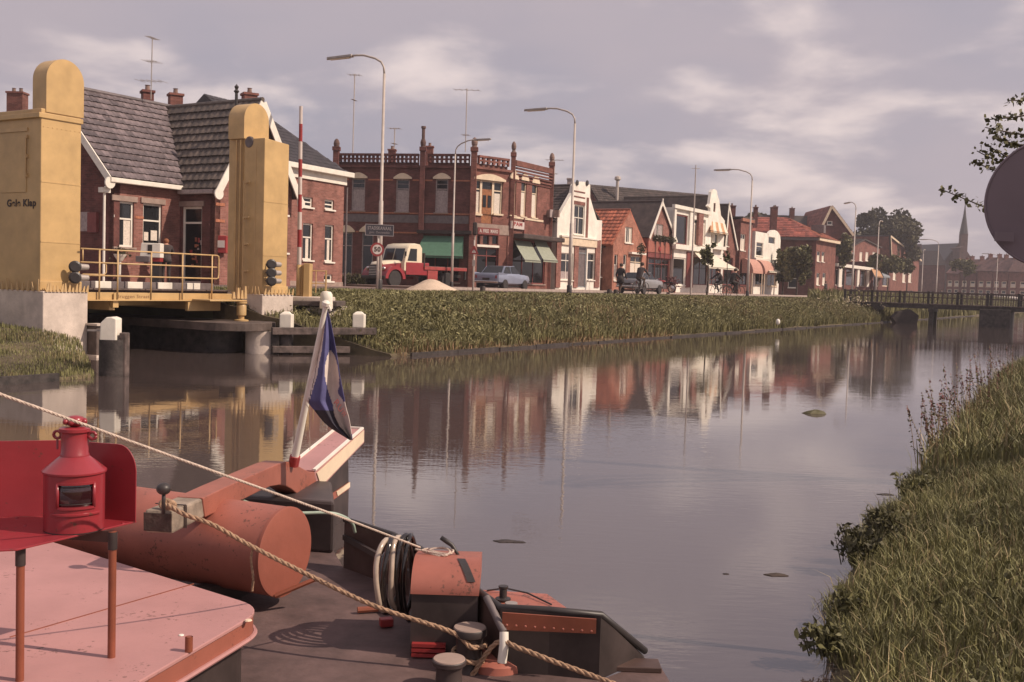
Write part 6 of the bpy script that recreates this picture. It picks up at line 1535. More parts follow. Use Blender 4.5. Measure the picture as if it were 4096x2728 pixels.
def sedan(label, m, loc, yaw, group=None):
    t = thing('parked_car', label, 'car', (0, 0, 0), group)
    mb = MB(); loft(mb, [ring(-2.12, .72, .44, .84), ring(-2.06, .78, .38, .92), ring(-1.5, .80, .34, .94), ring(-.8, .81, .30, .94), ring(.6, .81, .30, .93), ring(1.3, .80, .34, .91), ring(1.95, .77, .38, .87), ring(2.10, .72, .44, .78)]); mb.build('body', m, t, smooth='auto')
    # tail fins and bonnet crease
    mb = MB()
    for s in (-1, 1): mb.prism([(-2.1, s * .72, .86), (-.9, s * .75, .94), (-2.1, s * .74, 1.0)], (0, s * .03, 0))
    mb.build('tail_fin', m, t)
    def gr(x, hw, z): return [(x, hw, z), (x, -hw, z)]
    P = [(-1.45, .68, .93), (-.95, .58, 1.36), (.25, .58, 1.40), (.78, .70, .93)]
    mb = MB(); k = 0
    L_ = [Vector((x, y, z)) for x, y, z in P]; R_ = [Vector((x, -y, z)) for x, y, z in P]
    mb.poly([L_[1], L_[2], R_[2], R_[1]]); mb.poly([L_[0], L_[1], R_[1], R_[0]]); mb.poly([L_[2], L_[3], R_[3], R_[2]]); mb.poly(L_[::-1]); mb.poly(R_)
    mb.build('cabin', m, t, bevel=.05)
    def pane(a, b, c, d, ins=.10):
        q = [Vector(p) for p in (a, b, c, d)]; ce = sum(q, Vector()) / 4; nn = (q[1] - q[0]).cross(q[2] - q[1]).normalized()
        if nn.dot(ce - Vector((-.3, 0, 1.0))) < 0: nn = -nn
        mb = MB(); mb.poly([p.lerp(ce, ins) + nn * .028 for p in q]); mb.build('pane', M_glass, t)
    pane(L_[0], L_[1], R_[1], R_[0]); pane(L_[2], L_[3], R_[3], R_[2])
    for S in (L_, R_):
        b0 = S[0].lerp(S[3], .5); t0 = S[1].lerp(S[2], .5); pane(S[0], S[1], t0, b0, .14); pane(b0, t0, S[2], S[3], .14)
    for x, z in ((-2.16, .46), (2.14, .44)): 
        mb = MB(); mb.box((x, 0, z), (.045, 0, 0), (0, .76, 0), (0, 0, .06)); mb.build('bumper', M_chrome, t, bevel=.03)
    for s in (-1, 1):
        mb = MB(); mb.box((-2.1, s * .62, .74), (.03, 0, 0), (0, .06, 0), (0, 0, .09)); mb.build('tail_light', M_signred, t, bevel=.02)
        mb = MB(); mb.lathe([(0, 0), (.10, 0), (.09, .04), (0, .06)], (2.04, s * .52, .66), (1, 0, 0), 14); mb.build('headlight', M_chrome, t)
        for x in (-1.30, 1.30): wheel(t, x, s * .765, .31, .17)
    mb = MB(); mb.box((-2.125, 0, .62), (.008, 0, 0), (0, .22, 0), (0, 0, .06)); mb.build('number_plate', M_roofdk, t)
    mb = MB(); mb.box((0, 0, .22), (1.8, 0, 0), (0, .6, 0), (0, 0, .06)); mb.build('underbody', M_rubber, t)
    t.location = loc; t.rotation_euler.z = yaw; return t
def road_at(px, Y): p = atY(px, 1150, Y); return (p.x, p.y, ROAD + .012)
sedan('light blue saloon parked before the pale green awnings, seen from behind', M_bluecar, road_at(2010, 60.5), math.atan2(.90, .43))
sedan('grey saloon partly hidden behind the man with the bicycle', M_greycar, road_at(2562, 69), math.atan2(.87, .50))
for px, Y, m, lb in ((3645, 192, M_greycar, 'dark grey car parked far off before the grey-roofed gable'), (3676, 205, M_white, 'white car parked far off beside the dark grey car'), (3722, 200, M_bluecar, 'pale blue car parked in front of the dark barn'), (4028, 215, M_white, 'white car at the far right end of the street')):
    sedan(lb, m, road_at(px, Y), math.atan2(-.4, .9), 'cars parked at the far end of the street')

def truck():
    t = thing('truck', 'flatbed truck with cream cab roof and red wings parked in front of the green awning', 'truck', (0, 0, 0))
    def P(y): return [(1.95, y, 1.22), (1.95, y, 1.30), (1.72, y, 1.36), (1.25, y, 2.18), (1.10, y, 2.36), (.25, y, 2.40), (.02, y, 2.28), (.0, y, 1.0), (1.3, y, 1.0)]
    # cab
    mb = MB(); c1 = [(1.36, 1.30), (1.12, 2.15), (.95, 2.34), (.55, 2.42), (.14, 2.38), (.0, 2.2), (-.02, .78), (.3, .72), (1.36, .9)]
    st = [[(x, y * w_, z) for x, z in c1] for y, w_ in ((-.92, 1), (-.86, 1), (.86, 1), (.92, 1))]
    st[0] = [(.65 + (x - .65) * .93, -.95, 1.5 + (z - 1.5) * .94) for x, z in c1]; st[3] = [(.65 + (x - .65) * .93, .95, 1.5 + (z - 1.5) * .94) for x, z in c1]
    loft(mb, st); mb.build('cab', M_creamc, t, smooth='auto')
    for y0, y1 in ((-.80, -.03), (.03, .80)):
        mb = MB(); mb.poly([(1.345, y0, 1.42), (1.345, y1, 1.42), (1.145, y1, 2.12), (1.145, y0, 2.12)]); mb.build('windscreen', M_glass, t)
    for s in (-1, 1):
        y = s * .957; mb = MB(); mb.poly([(1.10, y, 1.45), (.42, y, 1.45), (.42, y, 2.12), (.90, y, 2.12)]); mb.build('side_window', M_glass, t)
        mb = MB(); mb.box((.35, s * .95, 1.04), (.85, 0, 0), (0, .025, 0), (0, 0, .34)); mb.build('cab_skirt', M_redc, t, bevel=.05)
    # bonnet
    def br_(x, hw, zt_, zb): return [(x, hw, zb), (x, hw, zt_ - .16), (x, hw * .8, zt_ - .03), (x, hw * .3, zt_), (x, -hw * .3, zt_), (x, -hw * .8, zt_ - .03), (x, -hw, zt_ - .16), (x, -hw, zb)]
    mb = MB(); loft(mb, [br_(1.2, .78, 1.50, .9), br_(1.9, .66, 1.44, .9), br_(2.45, .52, 1.36, .85), br_(2.58, .44, 1.22, .80)]); mb.m = [1 if (sum(mb.v[i].z for i in f) / len(f) < 1.26 and len(f) == 4) else 0 for f in mb.f]; mb.build('bonnet', [M_creamc, M_redc], t, smooth='auto')
    mb = MB(); mb.box((2.60, 0, .88), (.03, 0, 0), (0, .44, 0), (0, 0, .30)); mb.build('grille', M_black, t, bevel=.03)
    for i in range(6):
        mb = MB(); mb.box((2.64, 0, .66 + i * .085), (.012, 0, 0), (0, .40, 0), (0, 0, .012)); mb.build('grille_bar', M_chrome, t)
    for s in (-1, 1):      # front wings
        mb = MB(); n = 10; rr = .68; cx = 1.95
        pts = [(cx + rr * math.cos(math.pi - math.pi * i / n) * 1.05, .47 + rr * math.sin(math.pi * i / n)) for i in range(n + 1)] + [(cx + rr * .78, .47), ] + [(cx + .52 * math.cos(math.pi * i / n), .45 + .52 * math.sin(math.pi * i / n)) for i in range(n + 1)]
        mb.prism([(x, s * .46, z) for x, z in pts], (0, s * .54, 0)); mb.build('wing', M_redc, t, smooth='auto', bevel=.04)
        mb = MB(); mb.lathe([(0, 0), (.12, 0), (.12, .03), (.09, .08), (0, .10)], (2.50, s * .66, .98), (1, 0, 0), 16); mb.build('headlight', M_chrome, t, smooth='auto')
        wheel(t, 1.95, s * .84, .46, .24, M_redbed); 
        wheel(t, -1.95, s * .84, .46, .30, M_redbed)
        mb = MB(); mb.bar((1.35, s * .98, 1.6), (1.45, s * 1.15, 1.75), .03); mb.box((1.45, s * 1.18, 1.82), (.02, 0, 0), (0, .06, 0), (0, 0, .12)); mb.build('mirror', M_black, t)
        mb = MB(); mb.box((-.75, s * .98, .72), (.38, 0, 0), (0, .04, 0), (0, 0, .26)); mb.build('tool_box', M_redbed, t, bevel=.02)
    mb = MB(); mb.box((2.68, 0, .52), (.05, 0, 0), (0, .98, 0), (0, 0, .09)); mb.build('bumper', M_black, t, bevel=.03)
    mb = MB()
    for s in (-1, 1): mb.box((-.5, s * .4, .72), (3.0, 0, 0), (0, .05, 0), (0, 0, .09))
    mb.build('chassis', M_black, t)
    mb = MB(); mb.box((-1.75, 0, 1.10), (1.65, 0, 0), (0, 1.05, 0), (0, 0, .09)); mb.build('flatbed', M_redbed, t, bevel=.015)
    for i in range(10):
        mb = MB(); mb.box((-1.75, -.94 + i * .208, 1.205), (1.63, 0, 0), (0, .098, 0), (0, 0, .012)); mb.build('bed_plank', M_timbgr, t)
    mb = MB(); mb.box((-.12, 0, 1.5), (.04, 0, 0), (0, 1.0, 0), (0, 0, .42)); mb.build('headboard', M_roofdk, t)
    mb = MB()
    for s in (-1, 1): mb.box((-3.3, s * .98, .78), (.05, 0, 0), (0, .05, 0), (0, 0, .24))
    mb.build('mudflap', M_rubber, t)
    t.location = road_at(1640, 58.5); t.rotation_euler.z = math.atan2(-.74, -.67)
truck()

# ------------------------------------------------------------------ people and bicycles
def skin_body(name, joints, edges, radii, mats, zone, parent):
    me = bpy.data.meshes.new(name); me.from_pydata(joints, edges, []); ob = bpy.data.objects.new(name, me); COL.objects.link(ob)
    sk = ob.modifiers.new('skin', 'SKIN'); sk.use_smooth_shade = True; sv = me.skin_vertices[0].data
    for i, r in enumerate(radii): sv[i].radius = (r, r) if not isinstance(r, tuple) else r
    sv[0].use_root = True
    ss = ob.modifiers.new('sub', 'SUBSURF'); ss.levels = 1; ss.render_levels = 1
    dg = bpy.context.evaluated_depsgraph_get(); dg.update(); m2 = bpy.data.meshes.new_from_object(ob.evaluated_get(dg)); bpy.data.objects.remove(ob)
    m2.materials.clear(); m2.name = name
    for m_ in mats: m2.materials.append(m_)
    for p in m2.polygons: p.material_index = zone(p.center); p.use_smooth = True
    o = bpy.data.objects.new(name, m2); COL.objects.link(o); o.parent = parent; return o
def person(label, loc, yaw, pose='stand', top=M_coat, legs=M_cloth2, hair=M_hair, scale=1.0, skirt=False, group=None):
    """faces local +y"""
    t = thing('person', label, 'person', (0, 0, 0), group)
    if pose == 'bike':
        pel = (0, -.22, .98); ch = (0, -.02, 1.36); nk = (0, .06, 1.50); hd = (0, .10, 1.60); hp = (0, .11, 1.72)
        kn = [(-.10, .16, .72), (.10, .20, .88)]; an = [(-.10, -.02, .30), (.10, .08, .50)]; toe = [(-.10, .12, .26), (.10, .21, .46)]
        el = [(-.26, .22, 1.18), (.26, .22, 1.18)]; wr = [(-.24, .44, 1.06), (.24, .44, 1.06)]
    elif pose == 'bend':
        pel = (0, 0, .94); ch = (0, .14, 1.32); nk = (0, .22, 1.45); hd = (0, .29, 1.52); hp = (0, .33, 1.63)
        kn = [(-.10, .05, .50), (.10, .03, .50)]; an = [(-.10, 0, .08), (.11, -.05, .08)]; toe = [(-.10, .16, .03), (.11, .11, .03)]
        el = [(-.26, .28, 1.12), (.26, .28, 1.12)]; wr = [(-.14, .46, 1.08), (.14, .46, 1.10)]
    else:
        pel = (0, 0, .95); ch = (0, .02, 1.36); nk = (0, .03, 1.50); hd = (0, .05, 1.60); hp = (0, .05, 1.72)
        kn = [(-.10, .14, .52), (.10, -.04, .50)]; an = [(-.10, .10, .09), (.10, -.24, .14)]; toe = [(-.10, .25, .04), (.10, -.12, .04)]
        el = [(-.27, -.08, 1.12), (.27, .08, 1.12)]; wr = [(-.27, .06, .90), (.26, .22, .92)]
    sp = tuple((pel[i] + ch[i]) / 2 for i in range(3))
    J = [pel, sp, ch, nk, hd, hp]; R_ = [.155, .15, (.17, .14), .06, .095, .07]; E = [(0, 1), (1, 2), (2, 3), (3, 4), (4, 5)]
    hands = []
    for s in (0, 1):
        x = -1 if s == 0 else 1; b = len(J)
        J += [(x * .10, pel[1], pel[2] - .05), kn[s], an[s], toe[s]]; R_ += [.105, .065, .045, .04]; E += [(0, b), (b, b + 1), (b + 1, b + 2), (b + 2, b + 3)]
        b = len(J); hnd = tuple(wr[s][i] + (wr[s][i] - el[s][i]) * .30 for i in range(3)); J += [(x * .19, ch[1], ch[2] + .04), el[s], wr[s], hnd]; R_ += [.075, .055, .042, .038]; E += [(2, b), (b, b + 1), (b + 1, b + 2), (b + 2, b + 3)]; hands.append(Vector(wr[s]).lerp(Vector(hnd), .8))
    zl = pel[2] - .02
    def zone(c):
        if c.z > nk[2] - .01 and abs(c.x) < .16: return 0
        if any((c - h_).length < .085 for h_ in hands): return 0
        if c.z < .11 and pose != 'bike': return 3
        if any((c - Vector(a)).length < .09 for a in toe): return 3
        return 2 if c.z < zl else 1
    skin_body('body', J, E, R_, [M_skin, top, legs, M_shoe], zone, t)
    mb = MB(); mb.sphere((hd[0], hd[1] - .02, hd[2] + .06), .115, 12, 8, (.92, 1.05, .95)); o = mb.build('hair', hair, t, smooth=True)
    mb = MB(); mb.sphere((hd[0], hd[1] + .10, hd[2] + .0), .018, 6, 4); mb.build('nose', M_skin, t, smooth=True)
    if skirt or pose != 'bike':       # coat skirt
        mb = MB(); k = .62 if skirt else .80; mb.lathe([(.17, pel[2] + .12), (.19, pel[2] - .05), (.24 if skirt else .20, k)], (0, pel[1] * 1, 0), (0, 0, 1), 14); mb.build('coat_skirt', top, t, smooth=True)
    t.location = loc; t.rotation_euler.z = yaw; t.scale = (scale,) * 3; return t
def bicycle(label, loc, yaw, m=M_black):
    t = thing('bicycle', label, 'bicycle', (0, 0, 0), 'bicycles on the canal road')
    for y in (-.53, .55):
        mb = MB(); mb.tube([(0, y + .34 * math.cos(2 * math.pi * i / 20), .34 + .34 * math.sin(2 * math.pi * i / 20)) for i in range(21)], .018, 6, cap=False); w_ = mb.build('wheel', M_rubber, t)
        mb = MB()
        for i in range(8): mb.tube([(0, y, .34), (0, y + .33 * math.cos(math.pi * i / 4), .34 + .33 * math.sin(math.pi * i / 4))], .003, 3)
        mb.build('spokes', M_galv, w_)
    mb = MB()
    for a, b in (((0, -.53, .34), (0, -.08, .30)), ((0, -.08, .30), (0, -.25, .85)), ((0, -.53, .34), (0, -.22, .75)), ((0, -.08, .30), (0, .38, .80)), ((0, -.2, .68), (0, .36, .86)), ((0, .36, .90), (0, .55, .34))): mb.tube([a, b], .018, 6)
    mb.build('frame', m, t)
    mb = MB(); mb.tube([(-.27, .28, 1.05), (-.24, .42, 1.05), (0, .40, 1.02), (.24, .42, 1.05), (.27, .28, 1.05)], .014, 6); mb.tube([(0, .36, .88), (0, .40, 1.03)], .016, 6); mb.build('handlebar', M_chrome, t)
    mb = MB(); mb.box((0, -.27, .88), (.09, 0, 0), (0, .13, 0), (0, 0, .03)); mb.build('saddle', M_rubber, t, bevel=.02)
    mb = MB(); mb.tube([(-.14, -.02, .24), (.0, -.08, .30), (.14, -.14, .38)], .014, 5); mb.build('pedals', M_galv, t)
    mb = MB(); n = 10; pts = [(0, -.53 + .39 * math.cos(math.pi * (.1 + .75 * i / n)), .34 + .39 * math.sin(math.pi * (.1 + .75 * i / n))) for i in range(n + 1)]; mb.tube(pts, .022, 5); mb.build('mudguard', M_black, t)
    mb = MB(); mb.box((0, -.96, .6), (.05, 0, 0), (0, .01, 0), (0, 0, .03)); mb.build('reflector', M_signw, t)
    t.location = loc; t.rotation_euler.z = yaw; return t
yu = math.atan2(-UX, UY)
zb = ROAD + .01
p = atY(2563, 1150, 56.5); person('man in a dark coat seen from behind on a bicycle before the grey car', (p.x, p.y, zb), yu - .1, 'bike', M_coat, M_cloth3); bicycle('dark bicycle ridden by the man before the grey car', (p.x, p.y, zb), yu - .1)
p = atY(2481, 1150, 58); person('woman in a dark coat walking beside the two small bollards', (p.x, p.y, zb), yu - .2, 'stand', M_cloth2, M_cloth3, scale=.97, skirt=True)
p = atY(2872, 1150, 66); person('cyclist in dark brown clothes, left of the pair under the white awning', (p.x, p.y, zb), yu + 2.5, 'bike', M_coat, M_cloth2); bicycle('bicycle under the left cyclist of the pair', (p.x, p.y, zb), yu + 2.5)
p = atY(2936, 1150, 64); person('cyclist in black, right of the pair beside the canal lamp', (p.x, p.y, zb), yu - .5, 'bike', M_cloth2, M_cloth2); bicycle('bicycle under the right cyclist of the pair', (p.x, p.y, zb), yu - .5)
p = atY(664, 1100, 39.2); person('man in a dark jacket bending over beside the white petrol pump', (p.x, p.y, ROAD), .35, 'bend', M_coat, M_cloth2, mat('red_hair', (.25, .09, .04), .8))
p = atY(3303, 1150, 128); person('small dark figure walking before the hipped brick house', (p.x, p.y, ROAD + .15), .6, 'stand', M_cloth2, M_cloth2)
p = atY(3768, 1150, 185); person('two-tone distant figure standing behind the footbridge', (p.x, p.y, ROAD), .3, 'stand', M_cloth2, M_cloth2, skirt=True)
def motorbike():
    t = thing('motorcycle', 'red motorcycle parked on the pavement before the brown shop', 'motorcycle', (0, 0, 0))
    for y in (-.62, .62):
        mb = MB(); mb.tube([(0, y + .28 * math.cos(2 * math.pi * i / 18), .30 + .28 * math.sin(2 * math.pi * i / 18)) for i in range(19)], .045, 7, cap=False); mb.build('wheel', M_rubber, t)
        mb = MB(); mb.lathe([(.24, -.02), (.06, -.05), (.06, .05), (.24, .02)], (0, y, .3), (1, 0, 0), 14); mb.build('hub', M_chrome, t)
    mb = MB(); mb.sphere((0, .12, .78), .2, 12, 8, (.7, 1.4, .6)); mb.build('tank', M_red, t, smooth=True)
    mb = MB(); mb.box((0, -.35, .74), (.12, 0, 0), (0, .32, 0), (0, 0, .05)); mb.build('seat', M_rubber, t, bevel=.04)
    mb = MB(); mb.box((0, 0, .42), (.15, 0, 0), (0, .25, 0), (0, 0, .17)); mb.build('engine', M_galv, t, bevel=.04)
    mb = MB(); mb.tube([(0, .42, .85), (0, .62, .30)], .035, 6); mb.tube([(-.3, .28, 1.0), (-.25, .40, 1.0), (.25, .40, 1.0), (.3, .28, 1.0)], .016, 6); mb.tube([(0, .42, .85), (0, .38, 1.0)], .03, 6); mb.tube([(0, -.62, .3), (0, -.1, .35)], .03, 6); mb.build('frame', M_redc, t)
    mb = MB(); mb.sphere((0, .55, .88), .10, 10, 6); mb.build('headlight', M_chrome, t)
    p = atY(2655, 1150, 78); t.location = (p.x, p.y, ROAD + .12); t.rotation_euler.z = 1.1
motorbike()
for px, lb in ((2690, 'small potted bush on the shop step right of the motorcycle'),):
    p = atY(px, 1150, 78); t = thing('planter', lb, 'planter', (p.x, p.y, ROAD + .12)); mb = MB(); mb.lathe([(.22, 0), (.30, .45), (.26, .43)], (p.x, p.y, ROAD + .12), (0, 0, 1), 12); mb.build('tub', M_shopred, t)
    cc = np.array([p.x, p.y, ROAD + .85]) + RNG.normal(size=(260, 3)) * np.array([.22, .22, .2]); np_mesh('leaves', leaf_quads(cc, .09), 4, M_flower, t, RNG.random(260))

# ------------------------------------------------------------------ white footbridge far along the canal
def footbridge():
    a = ST(27.6, -7.2); t = thing('footbridge', 'wooden footbridge with railing crossing the canal in the distance', 'footbridge', (a.x, a.y, 0))
    s0 = 28.7; z0 = 1.28; ta, tb = -6.0, -24.0
    for i in range(45):      # deck planks
        tt = ta + (tb - ta) * (i + .5) / 45; mb = MB(); mb.box(ST(s0 + .9, tt, z0 + .04), U * .95, NV * .19, (0, 0, .03)); mb.build('deck_plank', M_timbgr, t)
    for ds in (.1, 1.7):
        mb = MB(); mb.box(ST(s0 + ds, (ta + tb) / 2, z0 - .13), U * .09, NV * 9.0, (0, 0, .13)); mb.build('beam', M_timber, t)
        for z, hh in ((z0 + .80, .05), (z0 + .48, .03)):
            mb = MB(); mb.box(ST(s0 + ds, (ta + tb) / 2, z), U * .045, NV * 9.0, (0, 0, hh)); mb.build('rail', M_timbgr, t)
        n = 10
        for i in range(n + 1):
            tt = ta + (tb - ta) * i / n; mb = MB(); mb.box(ST(s0 + ds, tt, z0 + .42), U * .06, NV * .075, (0, 0, .46)); mb.build('post', M_timber, t)
            if i < n:
                for k in range(5):
                    t2 = tt + (tb - ta) / n * (k + 1) / 6; mb = MB(); mb.box(ST(s0 + ds, t2, z0 + .42), U * .02, NV * .025, (0, 0, .36)); mb.build('baluster', M_timbgr, t)
    for tt in (-8.1, -11.6):
        mb = MB()
        for ds in (.2, 1.6): mb.box(ST(s0 + ds, tt, .1), U * .12, NV * .14, (0, 0, 1.1))
        mb.box(ST(s0 + .9, tt, .95), U * .95, NV * .16, (0, 0, .12)); mb.build('pier', M_timber, t)
    mb = MB(); mb.box(ST(s0 + .9, -15.5, .35), U * 1.3, NV * .9, (0, 0, .78)); mb.build('pier', M_timber, t, bevel=.03)
    for tt in (-19.0, -22):
        mb = MB()
        for ds in (.2, 1.6): mb.box(ST(s0 + ds, tt, .1), U * .12, NV * .14, (0, 0, 1.1))
        mb.build('pier', M_timber, t)
    b = ST(s0 - .3, -10.1, 0)
    mb = MB(); mb.prism([Vector((b.x - .6, b.y, -.1)), Vector((b.x + .8, b.y, -.1)), Vector((b.x + .9, b.y, .55)), Vector((b.x + .3, b.y, .95)), Vector((b.x - .5, b.y, .75)), Vector((b.x - .9, b.y, .35))], (0, .6, 0)); solo(mb, 'rowing_boat', M_roofdk, 'small dark moored boat hull under the left end of the footbridge', 'boat', (b.x, b.y, 0), bevel=.05)
footbridge()
# ------------------------------------------------------------------ the moored barge in the foreground
DZ = 0.12; RZ = 0.42
def zp(px, py, z): return atz(px, py, z)
barge = thing('barge', 'moored cargo barge with a faded red cabin roof, orange tiller, black rudder and deck gear', 'boat', (-1.0, 4.6, 0))
bw = [zp(1378, 2080, .40), zp(1571, 2141, .40), zp(1681, 2199, .40), zp(1860, 2330, .40), zp(2003, 2435, .40), zp(2200, 2445, .40), zp(2404, 2464, .40)]
tip = zp(2580, 2625, DZ + .01)
hp = [Vector((-3.6, 2.2, 0)), Vector((.80, 2.2, 0)), Vector((.74, 4.2, 0)), Vector((tip.x + .05, tip.y, 0))] + [Vector((p.x, p.y, 0)) for p in bw[::-1]] + [Vector((-1.25, 7.0, 0)), Vector((-2.2, 7.3, 0)), Vector((-3.6, 7.2, 0))]
mb = MB(); mb.prism([p + Vector((0, 0, -.45)) for p in hp], (0, 0, .45 + DZ - .02)); mb.build('hull', M_hull, barge)
mb = MB(); mb.prism([p + Vector((0, 0, DZ - .019)) for p in hp], (0, 0, .019)); mb.build('deck', M_deck, barge)
# bulwark: plates one by one, rail on top
for i in range(len(bw) - 1):
    a, b = bw[i], bw[i + 1]; d = Vector((b.x - a.x, b.y - a.y, 0)).normalized(); n = Vector((-d.y, d.x, 0))
    if n.y < 0: n = -n
    mb = MB(); A = Vector((a.x, a.y, DZ)); B = Vector((b.x, b.y, DZ)); mb.prism([A, B, Vector((b.x, b.y, b.z)), Vector((a.x, a.y, a.z))], n * .03); mb.build('bulwark_plate', M_bulw if i < 4 else M_hull, barge)
mb = MB(); A = bw[-1]; mb.prism([Vector((A.x, A.y, DZ)), Vector((tip.x, tip.y, DZ)), Vector((A.x, A.y, A.z))], (0, .03, 0)); mb.build('bulwark_end', M_hull, barge)
mb = MB(); mb.tube([p + Vector((0, .015, .0)) for p in bw] + [tip + Vector((0, .015, .02))], .017, 8); mb.build('rail', M_black, barge, smooth=True)
mb = MB(); mb.bar(Vector((bw[0].x, bw[0].y, .30)), Vector((bw[3].x, bw[3].y, .30)), .02, .03); mb.build('rubbing_strip', M_hull, barge)
# riveted panel on the right bulwark
a, b = zp(2010, 2447, .395), zp(2385, 2474, .395); mb = MB(); mb.prism([a + Vector((0, -.012, 0)), b + Vector((0, -.012, 0)), b + Vector((0, -.012, -.062)), a + Vector((0, -.012, -.075))], (0, .01, 0)); pn = mb.build('riveted_panel', M_rust, barge)
for i in range(10):
    p = a.lerp(b, (i + .5) / 10) + Vector((0, -.014, -.052)); mb = MB(); mb.lathe([(.006, 0), (.004, .004), (0, .005)], p, (0, -1, 0), 8); mb.build('rivet', M_oxide, pn)
# flat side deck beyond the rail
sd = [zp(1930, 2358, .385), zp(2190, 2374, .385), zp(2285, 2442, .385), zp(2285, 2462, .385), zp(2003, 2433, .385), zp(1900, 2372, .385)]
mb = MB(); mb.prism([p - Vector((0, 0, .03)) for p in sd], (0, 0, .03)); mb.build('side_deck', M_oxide, barge, bevel=.006)
mb = MB(); mb.prism([p - Vector((0, 0, .40)) for p in sd], (0, 0, .369)); mb.build('side_hull', M_hull, barge)
p = zp(2012, 2398, .39); mb = MB(); mb.lathe([(.035, 0), (.035, .006), (.017, .01), (.017, .05), (.022, .055), (.022, .062), (0, .064)], p, (0, 0, 1), 14); mb.build('mooring_pin', M_black, barge, smooth='auto')
p = zp(2045, 2422, .39); mb = MB(); mb.lathe([(.028, 0), (.028, .012), (0, .013)], p, (0, 0, 1), 16); mb.build('deck_plate', M_galv, barge)
mb = MB(); q = [zp(1948, 2362, .39), zp(2020, 2352, .41), zp(2110, 2372, .40), zp(2206, 2418, .392)]; mb.tube(q, .004, 6); mb.build('cable', M_black, barge)
# plank along the near edge
a, b = zp(2270, 2650, DZ + .012), zp(2640, 2664, DZ + .012); mb = MB(); mb.box((a + b) / 2, (b - a) / 2, (0, .06, 0), (0, 0, .012)); mb.build('edge_plank', M_bulw, barge, bevel=.004)
# --- cabin with the pink roof
tipR = zp(1062, 2432, RZ)
A = zp(243, 2177, RZ); A2 = A + (A - tipR) * 1.2; Bn = zp(655, 2668, RZ); dB = (Bn - tipR); B2 = tipR + dB * 3.0
def rnd_corner(c, p, q, r, n=8):
    u = (p - c).normalized(); v = (q - c).normalized(); s = c + u * r; e = c + v * r
    return [(s * (1 - k) ** 2 + c * 2 * k * (1 - k) + e * k * k) for k in [i / n for i in range(n + 1)]]
crn = rnd_corner(tipR, A, B2, .16)
pl = [A2] + crn + [B2, Vector((A2.x - 1, B2.y, RZ))]
mb = MB(); mb.prism([p - Vector((0, 0, .016)) for p in pl], (0, 0, .016)); rf = mb.build('cabin_roof', M_pink, barge, bevel=.004)
cen = Vector((-2.4, 3.6, RZ))
def inset(p, k): q = p + (cen - p).normalized() * k; return q
mb = MB()
edge = [A2] + crn + [B2]
for i in range(len(edge) - 1):
    a, b = inset(edge[i], .004), inset(edge[i + 1], .004); mb.poly([a - Vector((0, 0, .017)), b - Vector((0, 0, .017)), b - Vector((0, 0, .085)), a - Vector((0, 0, .085))])
mb.build('roof_fascia', M_oxide2, barge)
mb = MB(); mb.tube([inset(p, -.004) - Vector((0, 0, .09)) for p in edge], .010, 6); mb.build('roof_lip', M_pink, barge)
mb = MB()
for i in range(len(edge) - 1):
    a, b = inset(edge[i], .05), inset(edge[i + 1], .05); mb.poly([a - Vector((0, 0, .09)), b - Vector((0, 0, .09)), Vector((b.x, b.y, DZ)), Vector((a.x, a.y, DZ))])
mb.build('cabin_side', M_hull, barge)
a, b = zp(40, 2548, RZ + .001), zp(775, 2335, RZ + .001); mb = MB(); mb.bar(a, b, .005, .003); mb.build('roof_seam', M_rust, barge)
p = zp(755, 2606, RZ); mb = MB(); mb.tube([p, p + Vector((0, 0, .055))], .014, 14, cap=False); mb.tube([p + Vector((0, 0, .02)), p + Vector((0, 0, .0551))], .010, 14); mb.build('pipe_stub', M_rust, barge, smooth='auto')
p = zp(725, 2541, RZ + .001); mb = MB(); mb.lathe([(.011, 0), (.009, .003), (0, .004)], p, (0, 0, 1), 10); mb.build('rivet_head', M_white, barge)
p = zp(993, 2482, RZ + .001); mb = MB(); mb.lathe([(.016, 0), (.012, .004), (0, .005)], p, (0, 0, 1), 9); mb.build('paint_chip', M_cream, barge)
# --- tiller, rudder head, rudder blade
fT = Fac(((811 - 2048) / F_PX * 5.1, 5.1), ((1261 - 2048) / F_PX * 6.9, 6.9))
def side(pts, f): return [f.pt(*f.hit(x, y)) for x, y in pts]
top = [(811, 1992), (907, 1946), (1029, 1892), (1110, 1857), (1143, 1846), (1165, 1848), (1185, 1858), (1215, 1876), (1238, 1886), (1262, 1888)]
bot = [(1284, 1941), (1262, 1970), (1241, 1987), (1222, 1993), (1204, 1986), (1186, 1972), (1166, 1956), (1145, 1945), (1118, 1940), (1082, 1946), (1037, 1966), (968, 2001), (907, 2031), (821, 2070)]
mb = MB(); mb.prism(side(top + bot, fT), -fT.n * .135); mb.build('tiller', M_oxide2, barge, bevel=.006)
mb = MB(); mb.prism(side([(690, 2045), (810, 1993), (820, 2069), (690, 2137)], fT), -fT.n * .135); tw_ = mb.build('tiller_end', M_wood, barge, bevel=.012)
e = side([(689, 2047), (689, 2135)], fT); mb = MB(); d_ = fT.d * -.004
mb.prism([e[0] + d_ - Vector((0, 0, .008)), e[1] + d_ + Vector((0, 0, .008)), e[1] + d_ - fT.n * .135 + Vector((0, 0, .008)), e[0] + d_ - fT.n * .135 - Vector((0, 0, .008))], fT.d * -.006); mb.build('end_grain', M_endgr, tw_, bevel=.01)
mb = MB()
for px in (735, 742):
    q = side([(px, 2024), (px, 2112)], fT); mb.bar(q[0] + fT.n * .003 + Vector((0, 0, .004)), q[1] + fT.n * .003, .006, .004, up=fT.d); mb.bar(q[0] + fT.n * .003 + Vector((0, 0, .005)), q[0] - fT.n * .14 + Vector((0, 0, .005)), .006, .004)
mb.build('lashing', M_hull, tw_)
